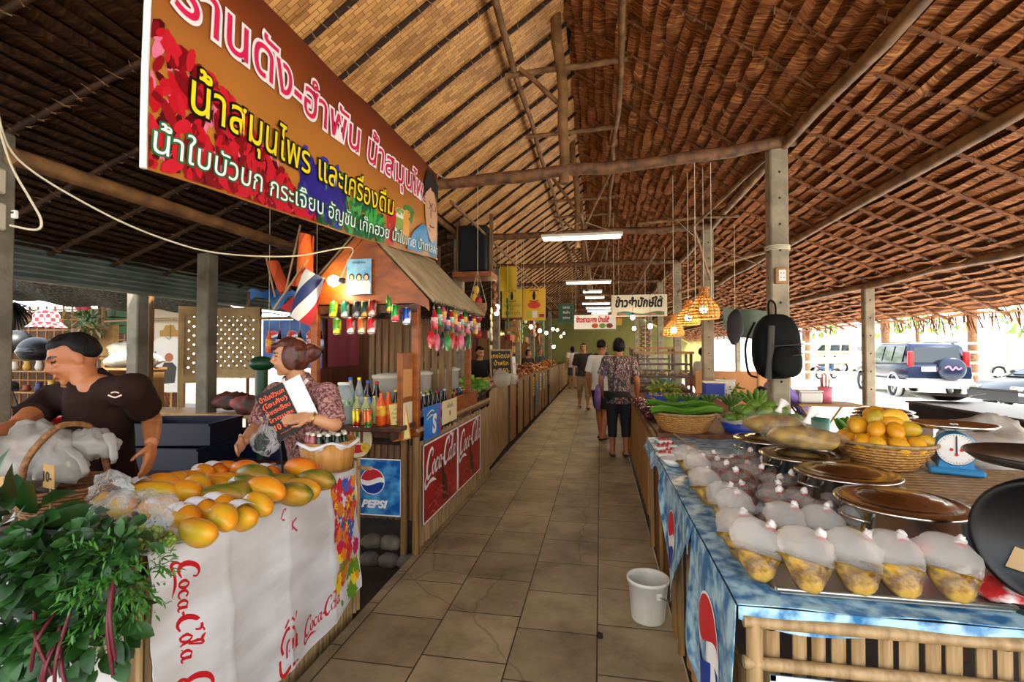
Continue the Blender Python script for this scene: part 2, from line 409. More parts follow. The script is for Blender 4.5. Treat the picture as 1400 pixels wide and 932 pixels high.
M_galv = mat('ribbed grey metal', '#7c867e', .5, .3, c2='#626c64', ns=3)

# ---------------------------------------------------------------- ground and floor
def structure(o): return tag(o, kind='structure')
g = MB(); g.box((-.485, 13, -.04), (1.76, 28.4, .08), bev=.008); structure(g.build('floor', M_tile))
g = MB(); g.box((-1.1, 12, -.16), (8.2, 44, .1)); structure(g.build('floor', M_dirt))
g = MB(); g.box((28, 12, -.16), (50, 90, .1)); structure(g.build('floor', M_asph))
M_yard = mat('pale sandy yard', '#6a6152', .95, c2='#585044', ns=1.5)
g = MB(); g.box((-20.2, 12, -.16), (30, 90, .1)); structure(g.build('floor', M_yard))

# ---------------------------------------------------------------- roof
RX, RZ = -.3, 4.9
PRX, PLX, PZ = 1.62, -2.32, 3.5
EX, EZ = 4.5, 1.93
LX, LZ = -5.15, 2.44
YA, YB = -1.4, 26.5
def slope(name, a, b, mt, course=.1, step=.028, dy=.25):
    ax, az = a; bx, bz = b; L_ = math.hypot(bx - ax, bz - az); t = V(((bx - ax) / L_, 0, (bz - az) / L_))
    n = t.cross(V((0, 1, 0))).normalized()
    if n.z > 0: n = -n
    nc = int(L_ / course); ny = int((YB - YA) / dy); mb = MB(); A = V((ax, 0, az)); st_ = L_ / nc
    for k in range(nc):
        vs = []; uvs = []
        off = 0
        for j in range(ny + 1):
            y = YA + (YB - YA) * j / ny; q = R.uniform(.35, 1.5); e = R.uniform(-.012, .016)
            for (s_, h_) in ((k * st_ - .012, step * q), ((k + .38) * st_, step * q * .8), ((k + .98) * st_ + e, 0)):
                p = A + t * s_ + n * h_; vs.append((p.x, y + R.uniform(-.03, .03), p.z)); uvs.append((y + k * .37, s_))
        fs = [(3 * j + i, 3 * j + i + 1, 3 * j + i + 4, 3 * j + i + 3) for j in range(ny) for i in (0, 1)]
        mb.add(vs, fs, False, uvs)
    o = n * -.07                                                   # the outer skin of the roof
    c = [A + o, A + t * L_ + o]
    mb.add([(c[0].x, YA, c[0].z), (c[1].x, YA, c[1].z), (c[1].x, YB, c[1].z), (c[0].x, YB, c[0].z)], [(0, 1, 2, 3)], False, [(0, 0), (0, L_), (28, L_), (28, 0)])
    return mb.build(name, mt), A, t, n, L_
def rafters(parent, A, t, n, L_, sp, mt, r=.016, n_tuft=9, h=.045, tuft=True):
    mb = MB(); pts = [A + n * h + t * (L_ * i / 6) + n * R.uniform(-.008, .008) + V((0, R.uniform(-.015, .015), 0)) for i in range(7)]
    mb.mi = 0; mb.tube(pts, [r * R.uniform(.85, 1.15) for _ in pts], 6)
    mb.mi = 1
    if tuft:
        for i in range(int(L_ / .105)):
            c = A + n * (h + r * .6) + t * (.06 + i * .105)
            for s_ in (-1, 1):
                e = V((0, s_ * R.uniform(.03, .07), 0)) + t * R.uniform(-.03, .03) - n * .02
                mb.tube([c + n * .006 - e * .3, c + n * .008, c + e], [.004, .005, .0015], 4, cap=False, sm=False)
    y = YA + .2; first = None; k = 0
    while y < YB:
        if first is None: first = mb.build('rafter', [mt, M_twine], parent); o = first
        else: o = first.copy(); COL.objects.link(o)
        o.location = (0, y, 0); o.rotation_euler = (0, 0, 0); y += sp * R.uniform(.94, 1.06)
ru, A, t, n, L_ = slope('ceiling', (RX, RZ), (PRX, PZ), M_thatch, .12, .062); structure(ru); rafters(ru, A, t, n, L_, .47, M_raf, .013)
rl, A, t, n, L_ = slope('ceiling', (PRX, PZ), (EX, EZ), M_thatch, .105, .05); structure(rl); rafters(rl, A, t, n, L_, .47, M_raf, .016)
# shaggy fringe along the right eave
fr = MB()
for i in range(900):
    y = R.uniform(YA, YB); l = R.uniform(.08, .3); w = R.uniform(.006, .014); x = EX + R.uniform(-.1, .03); z = EZ + (EX - x) * .53
    a = R.uniform(-.06, .06); ox = R.uniform(-.02, .1)
    fr.add([(x, y - w, z), (x, y + w, z), (x + ox * .5, y + a * .5 + w, z - l * .6), (x + ox, y + a, z - l), (x + ox * .5, y + a * .5 - w, z - l * .6)], [(0, 1, 2, 3, 4)], False, [(y, 0), (y, .1), (y, .2), (y, .3), (y, .2)])
fo = fr.build('eave_fringe', M_thatch, rl); tag(fo, kind='stuff')
# left upper slope: woven mats laid between rafters
lu = MB(); dA = V((RX, 0, RZ)); dB = V((PLX, 0, PZ)); Lu = (dB - dA).length; tl = (dB - dA) / Lu; nl = tl.cross(V((0, 1, 0))); nl = nl if nl.z < 0 else -nl
npan = 58
for k in range(npan):
    y0 = YA + (YB - YA) * k / npan; y1 = YA + (YB - YA) * (k + 1) / npan; sag = R.uniform(.0, .012)
    vs = []; uvs = []
    for i in range(7):
        for j in range(4):
            p = dA + tl * (Lu * i / 6) + nl * (.004 + sag * math.sin(PI * j / 3) + R.uniform(-.003, .003)); y = y0 + (y1 - y0) * j / 3
            vs.append((p.x, y, p.z)); uvs.append((Lu * i / 6 + k * .013, y))
    lu.add(vs, [(i * 4 + j, (i + 1) * 4 + j, (i + 1) * 4 + j + 1, i * 4 + j + 1) for i in range(6) for j in range(3)], True, uvs)
o = -nl * .07
lu.add([(dA.x + o.x, YA, dA.z + o.z), (dB.x + o.x, YA, dB.z + o.z), (dB.x + o.x, YB, dB.z + o.z), (dA.x + o.x, YB, dA.z + o.z)], [(0, 1, 2, 3)], False, [(0, 0), (0, 2), (28, 2), (28, 0)])
luo = structure(lu.build('ceiling', M_mat)); rafters(luo, dA, tl, nl, Lu, (YB - YA) / npan, mat('dark rafter', '#2a180c', .9), .02, h=.03)
ll, A, t, n, L_ = slope('ceiling', (PLX, PZ), (LX, LZ), M_thatchL, .1, .03); structure(ll); rafters(ll, A, t, n, L_, .62, wood('dark brown pole', '#2c1a0e', '#4a2f18', (1, 1, 1), 6), .02)  # rafters here in a darker brown than the other poles
# dark ridge board and cap
g = MB(); g.box((RX, (YA + YB) / 2, RZ - .02), (.16, YB - YA, .03)); g.prism([(-.45, -.18), (0, .12), (.45, -.18), (.45, -.14), (0, .17), (-.45, -.14)], YB - YA, M=Matrix(((1, 0, 0, RX), (0, 0, 1, YA), (0, 1, 0, RZ), (0, 0, 0, 1))))
structure(g.build('trim_1', mat('blackened ridge board', '#17100a', .9)))
# corrugated gutter along the left eave
g = MB(); 
prof = [(-5.13 + .03 * math.sin(i * .9), 2.13 + i * .015) for i in range(29)]
prof += [(-5.2 - .0 * i, 2.13 + (28 - i) * .015) for i in range(0, 29, 28)]
g.prism(prof, YB - YA - 3, M=Matrix(((1, 0, 0, 0), (0, 0, 1, YA), (0, 1, 0, 0), (0, 0, 0, 1))))
structure(g.build('trim_2', M_galv))

# ---------------------------------------------------------------- posts, logs
def post(x, y, h, w=.15, label='', z0=-.11, mt=None, group=None):
    t_ = thing('concrete_post', label, 'post', (x, y, z0), 0, group)
    b = MB(); b.box((0, 0, (h - z0) / 2), (w, w, h - z0), bev=.012); b.build('shaft', mt or M_conc, t_)
    return t_
for i in range(7):
    y = 4.9 + 3 * i
    post(PRX, y, PZ - .06, .155, ['pale concrete post with a backpack on it, right of the aisle', 'pale concrete post behind the wicker lamps', 'third pale concrete post back along the right counters', 'fourth pale concrete post along the right counters', 'fifth pale concrete post along the right counters', 'sixth pale concrete post along the right counters', 'farthest pale concrete post of the right row'][i], group='posts right of the aisle')
    if i != 0: post(PLX + (.0), y, PZ - .06, .15, ['', 'concrete post holding up the hung loudspeaker', 'concrete post behind the first yellow banner', 'concrete post beside the second yellow banner', 'concrete post near the green board far left', 'far concrete post left of the aisle', 'farthest concrete post left of the aisle'][i], group='posts left of the aisle')
for i in range(4):
    post(3.58, 7.4 + 3.2 * i, 2.33, .12, ['thin outer concrete post in front of the dark blue car', 'second outer post under the right eave', 'third outer post under the right eave', 'farthest outer post under the right eave'][i], group='outer posts under the right eave')
post(-4.43, 4.9, 2.6, .155, 'grey concrete post in front of the lattice panel', mt=M_concD)
post(-5.42, 4.95, 2.3, .155, 'grey concrete post left of the lattice panel, under the gutter', mt=M_concD)

def roofz(x):
    return RZ + (PZ - RZ) * (x - RX) / (PRX - RX) if RX < x < PRX else PZ + (EZ - PZ) * (x - PRX) / (EX - PRX) if x >= PRX else RZ + (PZ - RZ) * (RX - x) / (RX - PLX) if x > PLX else PZ + (LZ - PZ) * (PLX - x) / (PLX - LX)
def log(name, pts, r, label, cat, mt, group=None, wob=.012, n=8, seg=3):
    P = []
    for i in range(len(pts) - 1):
        for j in range(seg): P.append(V(pts[i]).lerp(V(pts[i + 1]), j / seg))
    P.append(V(pts[-1])); o_ = P[0].copy()
    Q = [p - o_ + V((R.uniform(-wob, wob), R.uniform(-wob, wob), R.uniform(-wob, wob))) for p in P]
    rr_ = r if isinstance(r, (list, tuple)) else [r] * len(Q)
    rr_ = [rr_[min(len(rr_) - 1, i)] * R.uniform(.9, 1.1) for i in range(len(Q))]
    b = MB(); b.tube(Q, rr_, n); return tag(b.build(name, mt, loc=o_), label, cat, group)
# bent tie logs across the aisle
BL = ['bent dark log beam across the aisle in front, from banner to concrete post', 'second log beam across the aisle, above the first tube light', 'third log beam across the aisle', 'fourth log beam across the aisle', 'fifth log beam across the aisle', 'sixth log beam across the aisle', 'farthest log beam across the aisle']
for i in range(7):
    y = 4.9 + 3 * i
    zz = [3.22, 3.19, 3.26, 3.3, 3.42] if i == 0 else [3.36 + R.uniform(-.03, .03) for _ in range(5)]
    log('log_beam', [(-2.5, y - .1, zz[0]), (-1.5, y - .1, zz[1]), (-.3, y - .1, zz[2]), (.9, y - .1, zz[3]), (1.8, y - .1, zz[4])], .058 if i == 0 else .05, BL[i], 'log', M_log, 'log beams across the aisle', .014, 10)
LY = [(1.67, 3.36, .045, 'roof pole running along the tops of the right concrete posts'), (2.5, 2.93, .045, 'roof pole halfway down the right thatch'), (3.58, 2.37, .045, 'roof pole over the thin outer posts at right'),
      (-.84, 4.35, .03, 'upper roof pole under the woven mats left of the ridge'), (.2, 4.35, .032, 'upper roof pole right of the ridge'), (-2.3, 3.4, .045, 'roof pole along the tops of the left posts')]
for (x, z, r, lb) in LY:
    log('roof_pole', [(x, YA, z), (x, 6, z), (x, 14, z), (x, YB, z)], r, lb, 'pole', M_logx, None, .025, 8, 8)
cy = [3.3, 4.9, 6.35, 9.25, 10.4, 13.9, 16.9, 19.9]
for i, y in enumerate(cy):
    log('collar_pole', [(-.95, y, 4.31), (.28, y, 4.36)], .03, nth(i).capitalize().lower() + ' collar pole below the ridge, counting from the camera', 'pole', M_logx, 'collar poles below the ridge', .012)
for i in range(6):
    y = 4.8 + 3 * i
    log('king_post', [(-.34, y, 3.12), (-.36, y, 4.0), (-.43, y, 4.85)], .05 if i == 0 else .045, nth(i) + ' upright pole from log beam to ridge, counting from the camera', 'pole', M_logx, 'upright poles on the log beams', .015)
    log('brace_pole', [(-.78, y + .02, 4.33), (-.4, y + .03, 3.95 - .2 * (i % 2))], .025, nth(i) + ' slanting brace beside an upright ridge pole', 'pole', M_logx, 'slanting ridge braces', .01)
for i in range(5):
    y = 7.8 + 3 * i
    log('brace_pole', [(-.25, y, 3.4), (.16, y + .05, 4.3)], .022, nth(i) + ' thin brace leaning right of the ridge', 'pole', M_logx, 'thin braces right of the ridge', .01)
    log('strut_pole', [(1.56, y - .1, 2.75), (2.45, y - .1, 2.92)] if 0 else [(1.62, y, 2.72), (2.42, y, 2.96)], .028, nth(i) + ' strut pole out from the right posts to the thatch', 'pole', M_logx, 'strut poles at the right posts', .01)
log('strut_pole', [(1.62, 4.9, 3.36), (1.1, 6.2, 3.0), (1.62, 7.7, 2.55)], .02, 'slanting pole behind the backpack post', 'pole', M_logx, None, .01)
# ---------------------------------------------------------------- small builders
M_glassB = film('clear bottle plastic', '#e8f0f0', .3, .08)
M_bag = film('clear bag film', '#e4e2de', .08, .1)
M_lblg = mat('leaf green', '#2e6b1c', .5)
def leafshape(mb, base, d, up, l, w, fold=.25, curl=.2):
    d = V(d).normalized(); s_ = d.cross(V(up)); s_ = s_.normalized() if s_.length > 1e-4 else V((1, 0, 0)); n = s_.cross(d)
    pr = ((0, .08), (.25, .8), (.55, 1), (.82, .6), (1, .02)); c = []; a = []; b = []
    for t, q in pr:
        p = V(base) + d * (l * t) - n * (curl * l * t * t); c.append(p)
        a.append(p + s_ * (w / 2 * q) + n * (fold * w * q * .5)); b.append(p - s_ * (w / 2 * q) + n * (fold * w * q * .5))
    k = len(pr); vs = c + a + b
    fs = [(i, i + 1, k + i + 1, k + i) for i in range(k - 1)] + [(i + 1, i, 2 * k + i, 2 * k + i + 1) for i in range(k - 1)]
    mb.add(vs, fs, True)
def rdir(zlo=-1, zhi=1):
    z = R.uniform(zlo, zhi); a = R.uniform(0, 2 * PI); q = math.sqrt(max(0, 1 - z * z)); return V((q * math.cos(a), q * math.sin(a), z))
def bamboo_panel(mb, a, b, z0, z1, w=.035, gap=.004, nrm=(1, 0, 0), jit=.02, fb=None):
    """a row of upright split-bamboo slats from a to b"""
    a = V(a); b = V(b); L_ = (b - a).length; n = int(L_ / (w + gap)); t = (b - a) / L_; N = V(nrm)
    for i in range(n):
        c = a + t * ((i + .5) * L_ / n); tp = z1 + R.uniform(-jit, jit * .4); hw = w * .5 * R.uniform(.85, 1.05); dz = R.uniform(-.004, .004)
        vs = []
        for z in (z0, z0 + (tp - z0) * .5, tp):
            for k in range(5):
                u = (k - 2) / 2; vs.append(V((c.x, c.y, z)) + t * (u * hw) + N * (.011 * (1 - u * u) + dz))
            vs.append(V((c.x, c.y, z)) + t * hw - N * .004); vs.append(V((c.x, c.y, z)) - t * hw - N * .004)
        fs = []
        ring = [0, 1, 2, 3, 4, 5, 6]
        for r_ in range(2):
            for k in range(7):
                p, q = ring[k], ring[(k + 1) % 7]; fs.append((r_ * 7 + p, r_ * 7 + q, r_ * 7 + 7 + q, r_ * 7 + 7 + p))
        fs.append(tuple(14 + k for k in ring)); fs.append(tuple(ring)[::-1])
        mb.add(vs, fs, False)

# ---------------------------------------------------------------- papaya stall (front left)
PX, PY0, PY1 = -1.40, 1.30, 2.66
def ptop(y): return .865 - .045 * (y - PY0) / (PY1 - PY0)
st = thing('market_counter', 'near left counter under a white plastic cloth with red script', 'counter', (-1.8, 2, -.11))
o3 = (1.8, -2, .11)
def L3(p): return (p[0] + o3[0], p[1] + o3[1], p[2] + o3[2])
b = MB(); bamboo_panel(b, L3((PX - .02, PY0, 0)), L3((PX - .02, PY1, 0)), .01, .9, .03, .004)
b.build('bamboo_front', M_bam, st)
b = MB(); bamboo_panel(b, L3((-2.35, PY0 + .02, 0)), L3((PX - .03, PY0 + .02, 0)), .01, .95, .04, .004, (0, -1, 0)); bamboo_panel(b, L3((-2.2, PY1, 0)), L3((PX - .03, PY1, 0)), .01, .92, .035, .004, (0, 1, 0))
b.build('bamboo_end', M_bam, st)
b = MB(); vs = []
for (x, y) in ((-2.35, PY0), (PX + .0, PY0), (PX + .0, PY1), (-2.2, PY1)): vs += [L3((x, y, ptop(y) - .04)), L3((x, y, ptop(y) - .008))]
b.add(vs, [(0, 2, 4, 6)[::-1], (1, 3, 5, 7), (0, 2, 3, 1), (2, 4, 5, 3), (4, 6, 7, 5), (6, 0, 1, 7)]); b.build('tabletop', M_plyD, st)
b = MB(); b.tube([L3((PX + .012, PY1 - .0, .0)), L3((PX + .012, PY1 - .0, .87))], .014, 8); b.tube([L3((PX + .012, PY1 - .035, .0)), L3((PX + .012, PY1 - .035, .865))], .012, 8)
b.tube([L3((PX - .02, PY1 + .02, .81)), L3((PX + .12, PY1 - .06, .83))], .012, 8); b.build('corner_pole', M_bam, st)
# the white cloth: over the top edge, down the aisle side
def cloth_pt(u, w):
    """u along the counter from the camera, w down from the top"""
    y = PY0 + .0 + u * (PY1 - .05 - PY0)
    zb = .08 + .06 * u + .03 * math.sin(u * 7)
    top = ptop(y) + .004
    if w < .12:
        k = w / .12; return V((PX - .10 + .112 * k, y, top + .002 - .003 * k + .004 * math.sin(y * 9)))
    k = (w - .12) / .88; z = top + (zb - top) * k
    rip = .010 * math.sin(y * 16 + k * 2) * k + .006 * math.sin(y * 7 - k * 5) + .006 * math.sin(k * 17 + y * 4)
    for f_ in (1.62, 1.98, 2.33): rip += .006 * math.exp(-((y - f_) / .012) ** 2)
    rip += .005 * math.exp(-((k - .42) / .02) ** 2)
    return V((PX + .026 + rip + .03 * k, y, z))
M_vinyl = mat('glossy white vinyl', '#d9d8da', .32, c2='#c2bfbc', ns=3, st=(1, 1, 3), bump=.12, bns=9)
M_red = mat('printed red', '#c0121c', .4)
tc_ = thing('tablecloth', 'white plastic cloth printed with red script, hung over the papaya counter', 'tablecloth', (PX, 2, .84))
OT = V((PX, 2, .84))
b = MB(); b.grid(lambda u, w: cloth_pt(u, w) - OT, 70, 40, thick=.003); b.build('cloth', M_vinyl, tc_)
def on_cloth(y, z, lift=.0035):
    u = (y - PY0) / (PY1 - .05 - PY0); zb = .08 + .06 * u + .03 * math.sin(u * 7); top = ptop(y) + .004
    k = (z - top) / (zb - top); return cloth_pt(u, .12 + .88 * max(0, k)) + V((lift, 0, 0)) - OT
def script_on(fn, h, c, ang, mt, parent, name='lettering'):
    q = MB(); ca, sa = math.cos(ang), math.sin(ang)
    cola_script(q, lambda x, y: fn(c[0] + x * ca - y * sa, c[1] + x * sa + y * ca), h)
    return q.build(name, mt, parent)
script_on(on_cloth, .085, (1.40, .80), -PI / 2, M_red, tc_)
script_on(on_cloth, .105, (1.42, .41), -PI / 2 + .05, M_red, tc_)
script_on(on_cloth, .075, (2.1, .155), .12, M_red, tc_)
q = MB()
f_ = lambda x, y: on_cloth(1.90 + x * .13, .15 + y * .15)
ribbon(q, [(.1, .3), (.0, .6), (.25, .9), (.6, .85), (.8, .6), (.9, .1)], .1, f_); ribbon(q, [(.3, .1), (.3, .5), (.5, .55), (.55, .3), (.4, .25)], .09, f_); ribbon(q, [(.6, .55), (.75, .1), (.9, .5), (1.0, .1)], .08, f_); ribbon(q, [(-.05, .2), (.0, -.25), (.5, -.2), (1, -.28)], [.1, .12, .1, .03], f_); ribbon(q, [(.2, 1.0), (.5, 1.15), (.75, 1.0), (.9, 1.2)], .07, f_)
q.build('lettering', M_red, tc_)
q = MB(); f_ = lambda x, y: on_cloth(1.93 + x, .765 + y)
ribbon(q, [(.0, .0), (.012, .035), (.03, .03), (.03, -.01), (.008, -.005)], .008, f_); ribbon(q, [(.075, -.03), (.078, -.075)], .009, f_); ribbon(q, [(.11, -.03), (.08, -.052), (.11, -.09)], .009, f_)
q.build('lettering', mat('printed magenta', '#c31f5a', .4), tc_)
# splashes of colour at the far end of the cloth
SPL = ['#d21f22', '#e8c51c', '#c01458', '#2a62b8', '#5d8f22', '#e07d1c']
Rs = random.Random(5)
for ci, cc in enumerate(SPL):
    q = MB()
    for k in range([30, 20, 16, 12, 12, 10][ci]):
        y = Rs.uniform(2.35, 2.585); z = Rs.uniform(.22, .79) if cc != '#2a62b8' else Rs.uniform(.5, .8)
        if cc == '#5d8f22': z = Rs.uniform(.16, .4)
        r_ = Rs.uniform(.012, .036); m_ = Rs.randint(7, 11); vs = [on_cloth(y, z, .0037 + .0003 * ci + .00002 * k)]
        for j in range(m_ * 2):
            a = PI * j / m_; rr_ = r_ * (Rs.uniform(.75, 1.0) if j % 2 else Rs.uniform(.9, 1.6)); yy = min(2.603, y + rr_ * math.cos(a)); vs.append(on_cloth(yy, z + rr_ * 1.25 * math.sin(a), .0037 + .0003 * ci + .00002 * k))
        q.add(vs, [(0, 1 + j, 1 + (j + 1) % (2 * m_)) for j in range(2 * m_)])
    q.build('paint_splash', mat('splash ' + cc, cc, .4), tc_)
# second cloth on the end facing the camera
te = thing('tablecloth', 'white plastic cloth with red script hanging under the leafy greens', 'tablecloth', (-1.85, PY0 - .03, .5))
b = MB(); b.grid(lambda u, w: V((-.5 + .92 * u, -.005 + .012 * math.sin(u * 14 + w * 3), .36 - .86 * w)), 30, 14, thick=.003); b.build('cloth', M_vinyl, te)
script_on(lambda x, y: V((x, -.026, y)), .08, (.36, -.33), PI / 2 - .15, M_red, te)
script_on(lambda x, y: V((x, -.026, y)), .08, (.1, -.42), PI / 2 - .05, M_red, te)

# papayas
def papaya_mesh(seed):
    rr_ = random.Random(seed); b = MB(); l = .105; bend = rr_.uniform(-.02, .02)
    def fn(p):
        t = p.z / l; k = 1 + .12 * t * (1 - t * t); lob = 1 + .018 * math.cos(5 * math.atan2(p.y, p.x) + seed)
        return (p.x * k * lob + bend * (1 - t * t), p.y * k * lob, p.z)
    b.ball((0, 0, 0), (.054, .052, l), 18, 14, fn=fn, M=Matrix.Rotation(PI / 2, 4, 'Y')); return b
def papaya_mat(name, c1, c2, lo=.4, hi=.62): return mat(name, c1, .38, c2=c2, ns=7, st=(.6, 1.3, 1.3), lo=lo, hi=hi, spec=.4)
PM = {'o': papaya_mat('ripe orange papaya', '#dc7a12', '#c9921a'), 'y': papaya_mat('yellow-orange papaya', '#dd8d17', '#b79a22'), 'g': papaya_mat('green-streaked papaya', '#4b5c1c', '#b8801f', .42, .66), 'r': papaya_mat('red-orange papaya', '#d5590f', '#d98a16')}
PAP = [(240, 357, 'y', 0, 1), (330, 318, 'y', 1, 1), (395, 297, 'y', 1, 1), (455, 267, 'y', 1, 1), (482, 230, 'o', 0, 1.25), (580, 220, 'g', 0, 1.1), (622, 197, 'y', 0, 1.1), (668, 172, 'g', 0, 1.1), (615, 150, 'r', 0, 1.35),
       (185, 297, 'o', 1, 1), (245, 275, 'o', 1, 1), (310, 255, 'o', 1, 1), (338, 228, 'g', 0, 1.2), (410, 198, 'g', 1, 1.25), (445, 160, 'g', 0, 1.3), (540, 168, 'g', 0, 1.2), (110, 272, 'o', 1, 1), (188, 220, 'o', 0, 1.05), (238, 193, 'y', 0, 1.05),
       (85, 225, 'y', 0, 1.15), (35, 193, 'o', 1, 1), (110, 183, 'o', 1, 1), (288, 175, 'o', 0, 1.05), (332, 158, 'o', 0, 1.0), (205, 157, 'o', 0, 1), (258, 139, 'o', 1, 1), (300, 127, 'r', 1, 1), (342, 118, 'r', 0, 1), (412, 133, 'r', 1, 1.05), (488, 140, 'r', 1, 1.05), (8, 222, 'g', 0, 1), (160, 172, 'o', 0, .9), (385, 222, 'g', 0, 1.05), (-60, 210, 'o', 0, 1.0), (-40, 262, 'y', 0, 1.0), (-115, 250, 'y', 0, 1)]
pn = {'o': 'orange', 'y': 'yellow-orange', 'g': 'green-streaked', 'r': 'red-orange'}
PLB = ['nearest papaya at the aisle edge of the cloth, beside the berry bag', 'second papaya along the aisle edge, white paper on it', 'third papaya along the aisle edge, white paper on it', 'fourth papaya along the aisle edge, white paper on it', 'big bare orange papaya halfway along the aisle edge', 'dark green-streaked papaya right of the big orange one', 'yellow papaya behind the green-streaked one at the aisle edge', 'green papaya at the far aisle corner of the pile', 'long red-orange papaya at the far end beside the wooden tub']
cnt = 0
M_sticker = mat('white paper wrap', '#e4e0dc', .7)
rows = {}
for i, (cx, cy_, k, stick, s_) in enumerate(PAP):
    p = at(180 + cx / 2.647, 580 + cy_ / 2.647, z=.925 if i < 9 else .935)
    p.z = ptop(p.y) + (.044 if s_ < 1.1 else .042) * s_ + (0 if i not in (4, 8, 17, 19) else .015)
    lb = PLB[i] if i < 9 else pn[k] + ' papaya ' + ('with white paper ' if stick else '') + 'in the inner rows, ' + nth(i - 9) + ' from the front'
    t_ = thing('papaya', lb, 'papaya', p, (-.5 if i < 5 else -.2) + R.uniform(-.25, .25), 'papayas on the white-clothed counter')
    t_.scale = (s_ * .93, (s_ if s_ < 1.1 else 1.1) * .84, (s_ if s_ < 1.1 else 1.1) * .84)
    o_ = papaya_mesh(i).build('fruit', PM[k], t_)
    q = MB(); q.tube([(-.100, 0, 0), (-.108, 0, .0)], [.008, .006], 8); q.build('stem', mat('dry papaya stem', '#6a5a2a', .8), t_)
    if stick:
        q = MB(); q.grid(lambda u, w: V((-.045 + .08 * u, .056 * math.sin((w - .5) * 1.7), .0555 * math.cos((w - .5) * 1.7) * (1 + .02 * math.sin(u * 6)) * math.sqrt(max(.5, 1 - ((-.045 + .08 * u) / .12) ** 2)) + .002)), 5, 6, thick=.001); q.build('paper_wrap', M_sticker, t_)

# berries in a clear bag, at the near end
bb = thing('bag_of_berries', 'clear plastic bag of small green berries at the corner beside the papayas', 'bag', at(215, 735, y=1.36))
pb = at(205, 742, y=1.36); bb.location = (pb.x - .05, pb.y - .01, ptop(1.36))
q = MB()
for i in range(230):
    a = R.uniform(0, 2 * PI); rr_ = math.sqrt(R.random()); x = .13 * rr_ * math.cos(a); y = .085 * rr_ * math.sin(a); z = .014 + R.random() * .055 * (1 - rr_ * rr_ * .8)
    q.mi = R.randint(0, 1); q.ball((x, y, z), .0085, 7, 5)
tag(q.build('berries', [mat('green berry', '#6f8a2a', .4), mat('pale green berry', '#8fa23c', .4)], bb), kind='stuff')
def crumple(mb, r, seed, amp=.12, nu=20, nv=12, zmin=None):
    off = V((seed * 3.1, seed * 1.7, seed)); 
    def fn(p):
        d = V(p).normalized(); k = 1 + amp * noise.noise(d * 2.1 + off) + amp * .6 * noise.noise(d * 5 + off); q_ = V(p) * k
        if zmin is not None: q_.z = max(zmin, q_.z)
        return q_
    mb.ball((0, 0, 0), r, nu, nv, fn=fn)
q = MB(); q.M = Matrix.Translation((-.02, .0, .085)); crumple(q, (.14, .1, .095), 3, .3, 26, 16, -.084); q.M = Matrix.Translation((-.12, .02, .17)); crumple(q, (.07, .05, .06), 8, .5, 16, 10); q.build('film', M_bag, bb)

# leafy greens
def greens(label, c, n, spread, l, w, mats, stems=5, seed=1, feathery=False, hang=.0):
    t_ = thing('leafy_greens', label, 'vegetable', c); Rg = random.Random(seed); q = MB()
    for i in range(n):
        d = V((Rg.gauss(0, 1), Rg.gauss(-.3, 1), Rg.gauss(.1, .9))); d = d.normalized()
        rr_ = Rg.random() ** .45; p = V((d.x * spread[0], d.y * spread[1], d.z * spread[2])) * rr_
        p.z -= hang * max(0, -p.y) 
        dd = (d + V((Rg.uniform(-.7, .7), Rg.uniform(-.8, .3), Rg.uniform(-.8, .4)))).normalized()
        q.mi = Rg.randint(0, 1)
        if feathery:
            for k in range(7):
                a = p + dd * (l * .15 * k); leafshape(q, a, dd + rdir() * .9, (0, -.3, 1), l * .35, w, .1)
        else:
            leafshape(q, p, dd, (Rg.uniform(-.4, .4), -.7, .8), l * Rg.uniform(.6, 1.25), w * Rg.uniform(.7, 1.2), .3, Rg.uniform(0, .5))
    o_ = q.build('leaves', mats, t_); tag(o_, kind='stuff')
    for k in range(stems):
        s_ = MB(); a = V((Rg.uniform(-.6, .6) * spread[0], -.75 * spread[1], Rg.uniform(.1, .7) * spread[2])); e = a + V((Rg.uniform(-.02, .12), -.04, -Rg.uniform(.1, .22)))
        s_.tube(spline([a, a.lerp(e, .5) + V((.02, -.03, .02)), e], 4), [.0045] * 8 + [.003], 6); s_.build('stem', mat('beet-red stem', '#5a1420', .5), t_)
    return t_
G1 = [mat('deep leaf green', '#112c0c', .5, c2='#1e4412', ns=20), mat('bright leaf green', '#265416', .5, c2='#1c3e10', ns=20)]
G2 = [mat('fresh feathery green', '#3a6a1a', .55), mat('mid feathery green', '#2f621a', .55)]
G3 = [mat('broad leaf green', '#1a3c14', .4, c2='#28521e', ns=8), mat('dark broad leaf', '#1c4016', .4)]
greens('broad dark green leaves at the far left above the bunches', at(15, 720, y=1.22), 40, (.16, .1, .09), .15, .075, G3, 1, 3)
greens('round-leaved green bunch in the middle of the greens', at(75, 770, y=1.17), 230, (.18, .12, .13), .05, .04, G1, 2, 4)
greens('dark green bunch with red stems hanging at the lower left', at(20, 845, y=1.15), 210, (.17, .1, .16), .075, .05, G1, 5, 5)
greens('bunch with long beet-red stems hanging below the feathery herb', at(110, 860, y=1.14), 170, (.14, .1, .15), .065, .042, G1, 6, 6)
greens('light feathery herb bunch at the right of the greens', at(165, 800, y=1.17), 130, (.1, .09, .14), .07, .006, G2, 2, 7, True)
greens('small round-leaved bunch just under the berry bag', at(150, 750, y=1.2), 110, (.12, .09, .07), .045, .035, G1, 0, 8)

